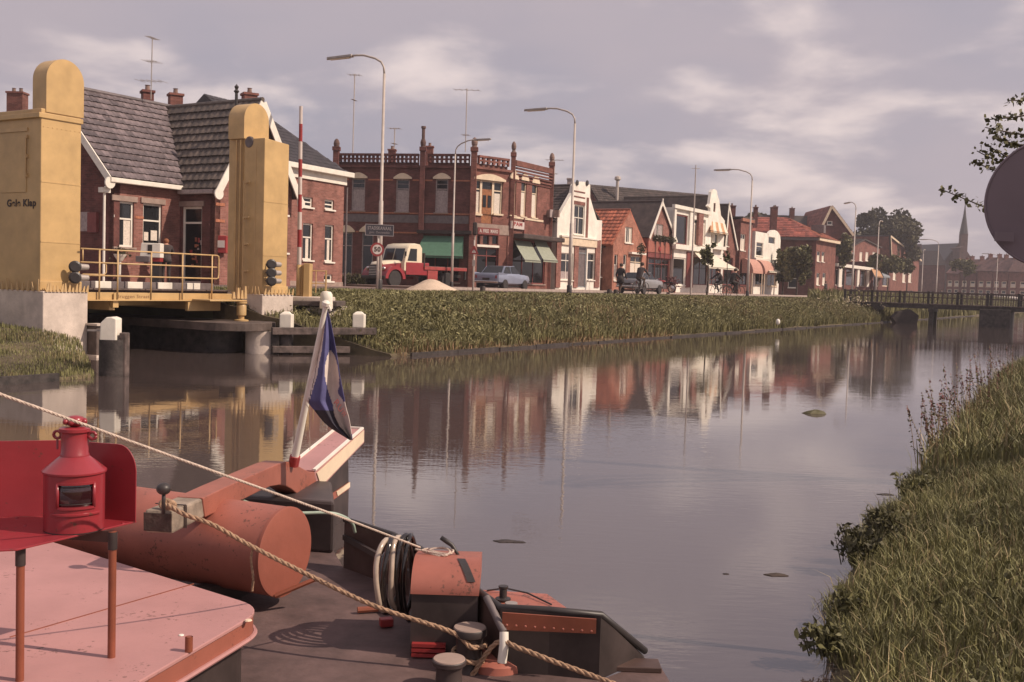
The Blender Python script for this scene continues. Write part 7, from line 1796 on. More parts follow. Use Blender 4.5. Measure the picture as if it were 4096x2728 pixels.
k = fT.pt(*fT.hit(668, 2040)) - fT.n * .06; kz = atY(655, 1955, k.y); 
mb = MB(); mb.tube([Vector((kz.x, k.y, k.z - .02)), Vector((kz.x, k.y, kz.z))], .009, 8); mb.sphere((kz.x, k.y, kz.z), .033, 16, 10, (1, 1, .85)); mb.build('tiller_knob', M_black, barge, smooth=True)
fH = Fac(((1261 - 2048) / F_PX * 6.9, 6.9), ((1455 - 2048) / F_PX * 8.0, 8.0))
hd = [(1256, 1882), (1350, 1800), (1447, 1717), (1459, 1718), (1457, 1772), (1370, 1862), (1288, 1950), (1266, 1930)]
mb = MB(); mb.prism(side(hd, fH), -fH.n * .20); mb.build('rudder_head', M_pink, barge, bevel=.006)
mb = MB(); q = side([(1264, 1892), (1452, 1722), (1452, 1766), (1300, 1924), (1276, 1930)], fH); mb.prism([p + fH.n * .008 for p in q], -fH.n * .006); mb.build('rudder_head_side', M_cream, barge)
mb = MB(); q = side([(1257, 1883), (1450, 1715)], fH); mb.bar(q[0] + Vector((0, 0, .006)), q[1] + Vector((0, 0, .006)), .022, .012); q2 = [p - fH.n * .195 for p in q]; mb.bar(q2[0] + Vector((0, 0, .006)), q2[1] + Vector((0, 0, .006)), .022, .012); mb.bar(q[1] + Vector((0, 0, .006)), q2[1] + Vector((0, 0, .006)), .022, .012); mb.build('white_edge', M_white, barge)
q = side([(1262, 1945), (1360, 1868), (1424, 1800), (1426, 1960)], fH); lo = [Vector((q[3].x, q[3].y, -.5)), Vector((q[0].x, q[0].y, -.5))]
mb = MB(); mb.prism([p - fH.n * .06 for p in [q[0], q[1], q[2], q[3]] + lo], -fH.n * .08); mb.build('rudder_blade', M_hull, barge, bevel=.004)
mb = MB(); q = side([(1286, 2026), (1424, 1930), (1424, 1956), (1292, 2052)], fH); mb.prism([p - fH.n * .052 for p in q], -fH.n * .006); mb.build('rudder_strap', M_oxide2, barge); 
mb = MB(); q = side([(1372, 1968), (1424, 1930), (1424, 1950), (1376, 1986)], fH); mb.prism([p - fH.n * .046 for p in q], -fH.n * .005); mb.build('strap_end', M_cream, barge)
mb = MB(); c = Vector((-1.55, 7.0, 0)); mb.prism([Vector((-1.9, 6.5, DZ)), Vector((-1.05, 6.35, DZ)), Vector((-1.18, 7.0, DZ)), Vector((-1.9, 7.1, DZ))], (0, 0, .32)); mb.build('stern_box', M_hull, barge, bevel=.02)
# --- hood over the hatch
Y0, Y1 = 4.62, 5.02; xl = (1668 - 2048) / F_PX * Y0; xr = (1946 - 2048) / F_PX * Y0; zb_ = atY(1800, 2381, Y0).z; zt_ = atY(1780, 2212, 4.86).z
mb = MB(); mb.bx(xl + .004, xr - .004, Y0 + .01, Y1, DZ, zb_ - .001); mb.build('hatch_box', M_hull, barge)
n = 14; prf = [(Y0 + (Y1 - Y0) * .50 * (1 - math.cos(math.pi / 2 * i / n)), zb_ + (zt_ - zb_) * math.sin(math.pi / 2 * i / n)) for i in range(n + 1)] + [(Y1, zt_ - .03), (Y1, zb_)]
mb = MB(); mb.prism([(xl, y, z) for y, z in prf], (xr - xl, 0, 0)); mb.build('hatch_hood', M_oxide, barge, smooth='auto', bevel=.003)
mb = MB(); 
for i in range(4, 12):
    (y0, z0), (y1, z1) = prf[i], prf[i + 1]
    def sx(i_): t_ = (i_ - 4) / 8; return xr - .035 - .055 * t_
    mb.poly([(sx(i) - .018, y0 - .004, z0 + .003), (sx(i) + .018, y0 - .004, z0 + .003), (sx(i + 1) + .018, y1 - .004, z1 + .003), (sx(i + 1) - .018, y1 - .004, z1 + .003)])
mb.build('hood_strap', M_black, barge)
s0 = atY(1764, 2150, 4.88); s1 = atY(1838, 2228, 4.86); mb = MB(); mid = s0.lerp(s1, .45) + Vector((.012, 0, .006)); mb.tube([s0, s0.lerp(mid, .5), mid, s1.lerp(mid, .4), s1], [.011, .012, .011, .008, .006], 8); mb.build('hood_handle', M_black, barge, smooth=True)
# twin bollards
for px, py, Y, r in ((1880, 2510, 4.5, .076), (1797, 2636, 4.28, .072)):
    c = atY(px, py, Y); h_ = c.z - DZ; mb = MB(); mb.lathe([(r * .92, 0), (r * .78, .015), (r * .74, h_ * .55), (r * .80, h_ * .78), (r * .99, h_ * .84), (r, h_ * .97), (r * .95, h_)], (c.x, c.y, DZ), (0, 0, 1), 28); ob = mb.build('bollard', M_hull, barge, smooth='auto')
    mb = MB(); mb.lathe([(r * .94, -.001), (r * .90, .004), (0, .006)], c, (0, 0, 1), 28); mb.build('bollard_cap', M_stone, ob, smooth='auto')
c = zp(1985, 2660, DZ + .002); mb = MB(); mb.lathe([(.13, 0), (.125, .03), (.10, .05), (0, .055)], (c.x, c.y, DZ), (0, 0, 1), 24); mb.build('bollard_base', M_oxide, barge, smooth='auto')
# --- tank lying across the deck
tc_ = Vector((-1.115, 5.26, DZ + .065 + .225)); ax = Vector((-.92, .39, 0)).normalized(); r = .225
tk = thing('tank', 'orange painted cylindrical tank lying across the deck under the tiller', 'tank', (tc_.x, tc_.y, DZ))
mb = MB(); mb.lathe([(r, .0), (r, 1.9), (0, 1.9)], tc_, ax, 48); mb.build('shell', M_oxide, tk, smooth='auto')
mb = MB(); mb.lathe([(0, -.008), (r * .96, -.008), (r + .003, -.004), (r + .003, .012)], tc_, ax, 48); mb.build('end_plate', mat('tank_end_paint', (0.30, 0.092, 0.062), 0.6, 0.08, 4, bump=.05, dirt=.15), tk, smooth='auto')
for kx in (.35, 1.5):
    mb = MB(); c = tc_ + ax * kx; y_ = Vector((-ax.y, ax.x, 0)); mb.box(Vector((c.x, c.y, DZ + .055)), ax * .05, y_ * .2, (0, 0, .055)); mb.build('saddle', M_hull, tk)
mb = MB(); mb.tube([tc_ + ax * .03 + Vector((0, -.1, -r * .9)), tc_ + ax * -.03 + Vector((.14, -.02, -r * .55)), ], .012, 6); mb.build('drain', M_rust, tk)
# --- navigation light board with lantern
bd = thing('side_light_board', 'red painted side light screen on two thin posts, left foreground', 'light screen', (-1.6, 3.7, RZ))
PZ = .882; Pc = [Vector((-1.365, 3.845, PZ)), Vector((-1.60, 3.40, PZ)), Vector((-2.6, 3.05, PZ)), Vector((-2.6, 3.60, PZ)), Vector((-1.66, 3.90, PZ))]
mb = MB(); mb.prism(Pc, (0, 0, -.006)); mb.build('base_plate', M_redlamp, bd, bevel=.0015)
zt_ = 1.165
def panel(a, b, rc, name):
    d = (b - a); l = d.length; d.normalize(); n = Vector((-d.y, d.x, 0)); pts = [a, b]
    if rc:
        pts += [b + Vector((0, 0, zt_ - PZ - rc))] + [b - d * (rc * .75 - rc * .75 * math.cos(t)) + Vector((0, 0, zt_ - PZ - rc + rc * math.sin(t))) for t in [math.pi / 2 * i / 10 for i in range(1, 11)]]
    else: pts += [b + Vector((0, 0, zt_ - PZ))]
    pts += [a + Vector((0, 0, zt_ - PZ + (.0 if rc else -.0)))]
    mb = MB(); mb.prism(pts, n * .005); return mb.build(name, M_redlamp, bd, bevel=.0012)
panel(Vector((-2.6, 3.60, PZ)), Vector((-1.66, 3.90, PZ)), 0, 'screen'); panel(Vector((-1.66, 3.90, PZ)), Vector((-1.365, 3.83, PZ)), .10, 'screen')
for a in ((-1.72, 3.72), (-1.40, 3.80), (-1.50, 3.66), (-1.47, 3.86), (-1.80, 3.83)):
    mb = MB(); mb.lathe([(.006, 0), (.005, .003), (0, .004)], (a[0], a[1], PZ), (0, 0, 1), 8); mb.build('rivet', M_redlamp, bd)
for px, py in ((451, 2136), (82, 2222)):
    Y = 3.70 if px > 300 else 3.46; p = atY(px, py, Y); mb = MB(); mb.tube([Vector((p.x, p.y, RZ)), Vector((p.x, p.y, PZ - .006))], .0137, 14); mb.build('post', M_rust, bd, smooth='auto')
    mb = MB(); mb.tube([Vector((p.x, p.y, PZ - .07)), Vector((p.x, p.y, PZ - .007))], .0165, 14); mb.build('post_socket', M_hull, bd, smooth='auto')
mb = MB(); p = atY(451, 2155, 3.70); mb.bar(Vector((p.x, p.y, PZ - .025)), Vector((p.x - .25, p.y + .06, PZ - .030)), .015, .04); mb.build('bracket', M_bulw, bd)
lc = Vector(((300 - 2048) / F_PX * 3.70, 3.70, PZ)); LN = thing('lantern', 'red ship lantern with a dark lens standing on the screen plate', 'lantern', tuple(lc))
R_ = .102
win_c = math.atan2(-lc.y, -lc.x * 1.0 + .25)      # the lens looks towards the viewer's right
mb = MB()
a_lo, a_hi = win_c - .62, win_c + .62
z0, z1 = .092, .178
def lz(prof, a0=0, a1=2 * math.pi, seg=36): 
    m_ = MB(); m_.lathe(prof, lc, (0, 0, 1), seg, a0, a1); return m_
# lathe angles start on the x axis
mb = lz([(R_ * 1.0, .004), (R_ * 1.0, z0)]); mb.build('body', M_redlamp, LN, smooth='auto')
mb = lz([(R_, z0), (R_, z1)], a_hi, a_lo + 2 * math.pi); mb.build('body', M_redlamp, LN, smooth='auto')
mb = lz([(R_, z1), (R_, .202), (R_ * 1.06, .206), (R_ * 1.06, .212), (R_ * .62, .250), (R_ * .48, .262), (R_ * .48, .268), (R_ * .45, .272), (R_ * .45, .345), (R_ * .52, .349), (R_ * .52, .360), (R_ * .45, .364), (R_ * .22, .366)]); mb.build('top', M_redlamp, LN, smooth='auto')
mb = lz([(R_ * .9, .0), (R_ * .99, .0), (R_ * .99, .0045), (0, .005)]); mb.build('base_gasket', M_black, LN)
mb = lz([(R_ * .90, z0), (R_ * .95, z0 + .02), (R_ * .965, (z0 + z1) / 2), (R_ * .95, z1 - .02), (R_ * .90, z1)], a_lo, a_hi, 20); mb.build('lens', mat('lantern_lens', (.030, .006, .010), .04, .1, 3, spec=.8, coat=.6), LN, smooth=True)
for z_ in (z0, z1):
    mb = lz([(R_ * .9, z_ - .004), (R_ * 1.045, z_ - .004), (R_ * 1.045, z_ + .004), (R_ * .9, z_ + .004)], a_lo - .04, a_hi + .04, 20); mb.build('lens_frame', M_redlamp, LN, smooth='auto')
for a_ in (a_lo, a_hi):
    p = lc + Vector((math.cos(a_) * R_ * 1.0, math.sin(a_) * R_ * 1.0, 0)); mb = MB(); mb.tube([p + Vector((0, 0, z0)), p + Vector((0, 0, z1))], .006, 8); mb.build('lens_frame', M_redlamp, LN, smooth=True)
for z_ in (.105, .165):
    mb = lz([(R_ * .955, z_ - .0018), (R_ * .975, z_), (R_ * .955, z_ + .0018)], a_lo, a_hi, 20); mb.build('lens_ring', M_redlamp if z_ < .1 else M_black, LN)
mb = lz([(R_ * 1.0, .062), (R_ * 1.045, .064), (R_ * 1.045, .070), (R_ * 1.0, .072)]) if False else lz([(R_ * 1.0, .064), (R_ * 1.05, .066), (R_ * 1.05, .072), (R_ * 1.0, .074)], a_lo - .25, a_hi + .25, 24); mb.build('lower_band', M_redlamp, LN, smooth='auto')
mb = MB(); mb.lathe([(.014, .366), (.026, .372), (.034, .384), (.030, .398), (.014, .404), (0, .405)], lc, (0, 0, 1), 8); 
for i in range(8):
    a_ = 2 * math.pi * i / 8; mb.sphere(lc + Vector((.033 * math.cos(a_), .033 * math.sin(a_), .384)), .0105, 8, 6)
mb.build('crown_knob', M_redlamp, LN, smooth=True)
hc = lc + Vector((0, 0, .335))
for s in (-1, 1):
    mb = MB(); e = hc + Vector((s * .062, 0, 0)); mb.tube([e + Vector((.013 * math.cos(2 * math.pi * i / 12), 0, .013 * math.sin(2 * math.pi * i / 12))) for i in range(13)], .0055, 6); mb.build('handle_eye', M_redlamp, LN, smooth=True)
mb = MB(); mb.tube([hc + Vector((-.062, 0, -.012)), hc + Vector((-.058, -.01, -.05))], .004, 6); mb.build('handle', M_redlamp, LN); mb = MB(); mb.tube([hc + Vector((.062, 0, -.01)), hc + Vector((.045, 0, .0))], .005, 6); mb.build('handle', M_redlamp, LN)

# --- ropes
def rope_path(pts, n=140):
    pts = [Vector(p) for p in pts]; out = []
    P = [pts[0] * 2 - pts[1]] + pts + [pts[-1] * 2 - pts[-2]]
    seg = len(pts) - 1
    for i in range(n + 1):
        t = seg * i / n; k = min(int(t), seg - 1); u = t - k; p0, p1, p2, p3 = P[k:k + 4]
        out.append(.5 * ((2 * p1) + (p2 - p0) * u + (2 * p0 - 5 * p1 + 4 * p2 - p3) * u * u + (3 * p1 - p0 - 3 * p2 + p3) * u ** 3))
    return out
def rope(name, pts, r, m, label, cat='rope', n=160, pitch=9.0, seg=5):
    path = rope_path(pts, n); mb = MB(); ln = 0; fr = []
    x = Vector((0, 0, 1))
    for i, p in enumerate(path):
        t = (path[min(i + 1, n)] - path[max(i - 1, 0)]).normalized(); x = (x - t * x.dot(t)).normalized(); fr.append((p, x.copy(), t.cross(x), ln))
        if i < n: ln += (path[i + 1] - p).length
    for k in range(3):
        mb.tube([p + (a * math.cos(2 * math.pi * (k / 3 + l / (r * pitch))) + b * math.sin(2 * math.pi * (k / 3 + l / (r * pitch)))) * r * .5 for p, a, b, l in fr], r * .56, seg)
    o = mb.build(name, m, None, smooth=True, org=path[0]); o.location = path[0]; return tag(o, label, cat)
bc = atY(1880, 2510, 4.5); br0 = .066
wrap = [bc + Vector((br0 * 1.05 * math.cos(a), br0 * 1.05 * math.sin(a), -.048 - .011 * (a + 2.6))) for a in [-2.4 + .45 * i for i in range(31)]]
rope('mooring_rope', [atY(640, 2012, 4.84), atY(672, 2022, 4.80), atY(740, 2058, 4.74), atY(858, 2102, 4.72), atY(1000, 2182, 4.70), atY(1230, 2298, 4.62), atY(1500, 2424, 4.52), atY(1800, 2526, 4.46)] + wrap[2:] + [atY(1985, 2572, 4.42), atY(2080, 2594, 4.36), atY(2200, 2640, 4.32), atY(2340, 2692, 4.28), atY(2480, 2745, 4.2)], .0115, M_rope, 'thick brown mooring rope from the tiller end round the bollard', n=620)
rope('rope_tie', [atY(1012, 2186, 4.70), atY(1004, 2240, 4.70), atY(1012, 2310, 4.70), atY(1008, 2366, 4.71)], .006, M_rope, 'short twine hanging from the thick mooring rope', n=60)
mb = MB()
for i in range(5):
    a_ = i; c = atY(662 + i * 5, 2016 + i * 2, 4.82); mb.tube([c + Vector((.022 * math.cos(t), .012 * math.sin(t * 1.0), .018 * math.sin(t))) for t in [2 * math.pi * j / 12 for j in range(13)]], .009, 6)
solo(mb, 'rope_knot', M_rope, 'rope knot wound round the knob at the end of the tiller', 'knot', tuple(atY(660, 2016, 4.82)), smooth=True)
rope('guy_line', [atY(-40, 1562, 3.1), atY(700, 1830, 3.6), atY(1300, 2046, 4.15), atY(1680, 2190, 4.82)], .0052, M_ropew, 'thin pale line stretched across the boat from the left edge to the hatch hood', n=420)
ck = [atY(1660, 2196, 4.84), atY(1740, 2212, 4.82), atY(1780, 2222, 4.80), atY(1800, 2205, 4.84), atY(1770, 2190, 4.88), atY(1720, 2200, 4.86), atY(1790, 2216, 4.83), atY(1812, 2200, 4.86), atY(1750, 2192, 4.90), atY(1690, 2202, 4.86), atY(1760, 2226, 4.80)]
rope('rope_coil', ck, .0048, M_ropew, 'loose coil of pale line lying on top of the orange hatch hood', n=200)
hs = [atY(930, 1986, 5.75), atY(1000, 2014, 5.72), atY(1082, 2040, 5.70), atY(1192, 2052, 5.70), atY(1306, 2051, 5.75), atY(1367, 2064, 5.80), atY(1408, 2092, 5.86), atY(1420, 2130, 5.9)]
mb = MB(); mb.tube(rope_path(hs, 50), .0095, 8); solo(mb, 'hose', M_hose, 'pale green hose hanging behind the orange tank', 'hose', tuple(hs[0]), smooth=True)
# --- coil of glossy hose loops hung on the hood
mg = mat('glossy_black_hose', (.02, .015, .015), .12, .2, 6, coat=.6); mc = mat('hose_highlight', (.50, .40, .32), .2, .15, 9, coat=.5)  # cream loops stand in for highlights on the black hose
cl = thing('hose_coil', 'bundle of glossy black hose loops, cream ones as painted highlights, hanging beside the orange hood', 'hose', tuple(atY(1585, 2440, 4.8)))
for i, (px, rx, m_, py, ry) in enumerate(((1540, 24, mc, 2300, 140), (1568, 20, mg, 2300, 150), (1592, 20, mc, 2290, 140), (1618, 22, mg, 2300, 160), (1640, 18, mg, 2310, 170), (1552, 22, mg, 2330, 120))):
    Y = 4.74 + .03 * i; mb = MB(); pts = []
    for j in range(29):
        t = 2 * math.pi * j / 28; wob = 6 * math.sin(3 * t + i * 2); q = atY(px + rx * math.cos(t) + wob * .6, py + ry * math.sin(t), Y); pts.append(q + Vector((0, .10 * math.cos(t), 0)))
    mb.tube(pts, .0125, 8, cap=False); mb.build('hose_loop', m_, cl, smooth=True)
# --- flag and staff
fb = atY(1178, 1838, 6.45); ft = atY(1303, 1222, 6.2)
st = thing('flagstaff', 'white flagstaff standing in a red socket on the rudder', 'flagstaff', tuple(fb))
mb = MB(); mb.tube([fb, fb.lerp(ft, .5), ft], [.024, .019, .014], 12); mb.build('staff', M_white, st, smooth='auto')
mb = MB(); d_ = (ft - fb).normalized(); mb.tube([fb - d_ * .04, fb + d_ * .025], .033, 12); mb.build('socket', M_red, st, smooth='auto')
mb = MB(); mb.lathe([(.014, -.01), (.024, .0), (.024, .02), (.012, .03), (0, .032)], ft, d_, 12); mb.tube([ft + Vector((.02, -.01, .0)), ft + Vector((.035, -.02, -.03))], .006, 6); mb.build('truck_knob', M_white, st, smooth='auto')
mb = MB(); q = atY(1222, 1615, 6.28); mb.tube(rope_path([q, atY(1236, 1640, 6.28), atY(1238, 1720, 6.32), atY(1240, 1800, 6.36)], 24), .0022, 5); mb.build('halyard', M_ropew, st)
rows = [(1238, 1297, 1306), (1270, 1289, 1318), (1310, 1279, 1326), (1350, 1270, 1334), (1400, 1259, 1343), (1450, 1249, 1351), (1500, 1240, 1358), (1550, 1232, 1368), (1600, 1223, 1378), (1612, 1232, 1380), (1640, 1256, 1387), (1665, 1275, 1394), (1690, 1295, 1399), (1715, 1325, 1403), (1738, 1362, 1406), (1760, 1398, 1409)]
rows0 = rows; ys_ = [r_[0] for r_ in rows0]; rows = [(y, float(np.interp(y, ys_, [r_[1] for r_ in rows0])), float(np.interp(y, ys_, [r_[2] for r_ in rows0]))) for y in np.linspace(ys_[0], ys_[-1], 84)]
NC = 44; pts = []
for i, (y, x0, x1) in enumerate(rows):
    row = []
    for j in range(NC + 1):
        u = j / NC; k = i / (len(rows) - 1)
        yy = y + (0 if y < 1600 else (u * 16 * (1 - k)))
        dep = 6.26 - .012 + .050 * math.sin(u * 8.5 + k * 2.4) * min(1, k * 3) - .03 * u
        row.append(atY(x0 + (x1 - x0) * u, yy, dep))
    pts.append(row)
def stripe(i, j):
    u = (j + .5) / NC; y, x0, x1 = rows[i]; x = x0 + (x1 - x0) * u
    a = np.interp(y, [1238, 1300, 1400, 1500, 1612], [1301, 1294, 1278, 1262, 1234])       # right rim of the white heading
    b = np.interp(y, [1238, 1300, 1400, 1500, 1612], [1302, 1299, 1287, 1268, 1234])
    if y < 1612 and x < b: return 2 if a - 3 < x < a - .5 else 1
    l = np.interp(y, [1395, 1420, 1460, 1500, 1560, 1612, 1660, 1700, 1745, 1770], [1322, 1309, 1300, 1299, 1312, 1329, 1337, 1356, 1394, 1402]); r = np.interp(y, [1395, 1420, 1460, 1500, 1540, 1566, 1590, 1612, 1660, 1700, 1745, 1770], [1322, 1338, 1350, 1356, 1356, 1350, 1366, 1385, 1394, 1401, 1406, 1408])
    if y > 1395 and l < x < r: return 1
    if y > 1640 and x < l: return 3
    return 0
mb = MB(); mb.v = [p for r_ in pts for p in r_]
for i in range(len(rows) - 1):
    for j in range(NC):
        a_ = i * (NC + 1) + j; mb.cur = stripe(i, j); mb.face((a_, a_ + NC + 1, a_ + NC + 2, a_ + 1))
fl = solo(mb, 'flag', [M_flagb, M_flagw, M_timbgr, mat('flag_navy', (.036, .032, .050), .85, .1, 12)], 'limp dark blue and white flag with red letters hanging from the staff', 'flag', tuple(ft), smooth=True)
ORG[fl] = Vector(ft)
sub = fl.modifiers.new('sub', 'SUBSURF'); sub.levels = 1; sub.render_levels = 2
sol = fl.modifiers.new('solid', 'SOLIDIFY'); sol.thickness = .003
for ch, (px, py), sz in (('R', (1346, 1612), 34), ('U', (1361, 1634), 34), ('W', (1375, 1655), 32)):
    c = atY(px, py, 6.14); ang = math.radians(38); x = Vector((math.cos(ang) * .55, 0, -math.sin(ang))).normalized(); y = Vector((.62, 0, .78)).normalized()
    text(ch, 'lettering', M_flagr, sz * 6.14 / F_PX, frame_M(c, x, y, Vector((0, -1, 0))), fl, depth=.0008, width=22 * 6.14 / F_PX, bold=.001)
# --- small things lying on the deck
def crate():
    a = zp(1715, 2625, DZ); t = thing('crate', 'small red slatted crate on deck under the hatch hood', 'crate', (a.x, a.y, DZ))
    for i in range(3):
        mb = MB(); mb.box((a.x + .0, a.y + .01 + i * .001, DZ + .016 + i * .022), (.075, 0, 0), (0, .05, 0), (0, 0, .0075)); mb.build('slat', M_red, t)
    mb = MB()
    for s in (-1, 1): mb.box((a.x + s * .066, a.y + .03, DZ + .036), (.008, 0, 0), (0, .012, 0), (0, 0, .035))
    mb.build('corner_post', M_redc, t)
crate()
def rag():
    mb = MB(); c = zp(2165, 2652, DZ + .01); n = 14
    for i in range(n + 1):
        for j in range(n + 1):
            u, v = i / n - .5, j / n - .5; r_ = math.hypot(u, v)
            z = .022 * abs(math.sin(u * 11 + v * 7) * math.cos(v * 9 - u * 3)) + .012 * (1 - r_ * 1.6)
            mb.v.append(Vector((c.x + u * .165 + .01 * math.sin(v * 12), c.y + v * .10 + .012 * math.sin(u * 14), DZ + .003 + max(0, z))))
    for i in range(n):
        for j in range(n):
            if math.hypot((i + .5) / n - .5, (j + .5) / n - .5) < .5 + .06 * math.sin(i * 2.1 + j): mb.face((i * (n + 1) + j, (i + 1) * (n + 1) + j, (i + 1) * (n + 1) + j + 1, i * (n + 1) + j + 1))
    o = solo(mb, 'rag', M_rag, 'crumpled pale rag lying on deck right of the bollards', 'rag', (c.x, c.y, DZ), smooth=True)
    s = o.modifiers.new('sub', 'SUBSURF'); s.levels = 1; s.render_levels = 1
rag()
q = [atY(1945, 2388, 4.52), atY(1972, 2440, 4.48), atY(2000, 2500, 4.44), atY(2016, 2528, 4.42), atY(2016, 2580, 4.40), atY(2008, 2648, 4.40)]
sp_ = thing('boat_hook', 'short curved spar, grey above and white below, leaning by the bollard', 'spar', tuple(q[-1]))
mb = MB(); mb.tube(rope_path(q[:4], 16), [.016] * 17, 10); mb.build('upper_part', M_lead, sp_, smooth='auto'); mb = MB(); mb.tube(q[3:], [.020, .021, .021], 10); mb.build('lower_part', M_white, sp_, smooth='auto')
mb = MB(); a = zp(1430, 2440, DZ + .02); b = zp(1560, 2432, DZ + .02); mb.tube([a, b], .016, 8); solo(mb, 'wooden_stick', M_rust, 'short brown stick lying below the glossy hose loops', 'stick', tuple(a), smooth='auto')
mb = MB(); c = zp(1545, 2500, DZ + .01); mb.box(c + Vector((0, 0, .015)), (.03, .01, 0), (-.008, .022, 0), (0, 0, .02)); solo(mb, 'tin_can', M_red, 'small bright red tin on the dark deck beside the hatch', 'tin', tuple(c), bevel=.006)
mb = MB(); c = zp(1985, 2585, DZ + .01) + Vector((.18, .18, 0)); mb.box(c + Vector((0, 0, .015)), (.03, 0, 0), (0, .02, 0), (0, 0, .02)); solo(mb, 'paint_pot', M_red, 'small red pot behind the rope right of the white spar', 'pot', tuple(c), bevel=.006)
# --- round sign seen from behind at the right edge
def round_sign():
    Y = 4.95; c = atY(4222, 812, Y); n = Vector((-.30, -.954, 0)); t = thing('round_sign', 'grey back of a large round sign plate at the right edge', 'road sign', (c.x, c.y, .8))
    mb = MB(); mb.lathe([(0, 0), (.296, 0), (.304, -.006), (.30, -.012), (0, -.012)], c, n, 64); mb.build('plate', M_signback, t)
    mb = MB(); ring_ = [c - n * .0 + (Vector((0, 0, 1)) * math.sin(a) + Vector((-n.y, n.x, 0)) * math.cos(a)) * .302 for a in [2 * math.pi * i / 64 for i in range(65)]]; mb.tube(ring_, .006, 6, cap=False); mb.build('rim', M_signback, t, smooth=True)
    mb = MB(); mb.tube([Vector((c.x, c.y, .6)) - n * .0 + Vector((.0, -.03, 0)), Vector((c.x, c.y - .03, c.z + .2))], .03, 12); mb.build('post', M_pole, t, smooth='auto')
    q = atY(4008, 945, Y); mb = MB(); mb.box(q + Vector((.02, .02, 0)), (.045, .0, 0), (0, .003, 0), (0, 0, .022)); mb.build('plate_tab', M_signback, t)
round_sign()
# ------------------------------------------------------------------ vegetation
def blades(name, s0, s1, t0, t1, dens, h0, h1, wd, m, zf, lean=.35, lim=None, parent=None, clump=1.2, hfun=None):
    n = int((s1 - s0) * (t1 - t0) * dens)
    s = RNG.uniform(s0, s1, n); t = RNG.uniform(t0, t1, n)
    if lim is not None:
        k = lim(s, t); s = s[k]; t = t[k]; n = len(s)
    z = zf(s, t)
    pat = .5 + .5 * np.sin(s * 1.9 / clump + 1.3 * np.sin(t * 2.3 / clump)) * np.sin(t * 3.1 / clump + s * .7 / clump)
    h = (h0 + (h1 - h0) * (RNG.random(n) * .55 + .45 * pat))
    if hfun is not None: h = h * hfun(s, t)
    x = SO.x + UX * s + NV.x * t; y = SO.y + UY * s + NV.y * t
    a = RNG.uniform(0, 2 * np.pi, n); w = wd * RNG.uniform(.6, 1.4, n)
    dx, dy = np.cos(a) * w, np.sin(a) * w
    b = RNG.uniform(0, 2 * np.pi, n); l = lean * h * RNG.random(n) ** .7; lx, ly = np.cos(b) * l, np.sin(b) * l
    B0 = np.stack([x - dx, y - dy, z - .03], 1); B1 = np.stack([x + dx, y + dy, z - .03], 1)
    M0 = np.stack([x - dx * .8 + lx * .35, y - dy * .8 + ly * .35, z + h * .6], 1); M1 = np.stack([x + dx * .8 + lx * .35, y + dy * .8 + ly * .35, z + h * .6], 1)
    T0 = np.stack([x - dx * .12 + lx, y - dy * .12 + ly, z + h * (1 - .25 * l / np.maximum(h, .01))], 1); T1 = np.stack([x + dx * .12 + lx, y + dy * .12 + ly, z + h * (1 - .25 * l / np.maximum(h, .01))], 1)
    V = np.concatenate([np.stack([B0, B1, M1, M0], 1), np.stack([M0, M1, T1, T0], 1)]); r = RNG.random(n); r = np.concatenate([r, r])
    o = np_mesh(name, V, 4, m, parent, r); return stuff(o)
vprof = np.vectorize(prof)
def zfar(s, t): return vprof(t)
def znear(s, t): return np.array([nprof(b + SHF(a)) for a, b in zip(s, t)])
def mouthR(s, t): return s > CH1 + np.clip(-4.6 - t, 0, 4.4) * .34 * .98 + .1
def mouthL(s, t): return s < CH0 - np.clip(-4.6 - t, 0, 4.4) * .66 * .95 - .05
# far bank: tall reeds thinning to the top of the slope
hf = lambda s, t: np.clip(np.interp(t, [-8.7, -7.6, -6.2, -5, -4, -3.2, -2.7], [.75, .95, .75, .50, .28, .14, .10]), .1, 2) * np.clip(np.interp(s, [-26, -21, -12, 0], [.42, .72, 1.0, 1.05]), .3, 2)
def lab(o, l): o['label'] = l; return o
blades('bank_reeds', CH1 - .2, 28, -8.6, -2.9, 420, .25, .95, .012, M_reed, zfar, lim=mouthR, hfun=hf, lean=.8)
blades('bank_reeds', -24, 28, -8.6, -3.2, 30, .5, 1.1, .012, M_reedd, zfar, lim=lambda s, t: mouthR(s, t) & (np.sin(s * .9 + t) + np.sin(s * .37) > .2), hfun=hf)
blades('bank_reeds', 29.5, 150, -8.6, -3.2, 40, .45, 1.1, .05, M_reed, zfar)
blades('verge_grass', CH1, 60, -3.4, -1.75, 160, .03, .15, .014, M_grass, zfar)
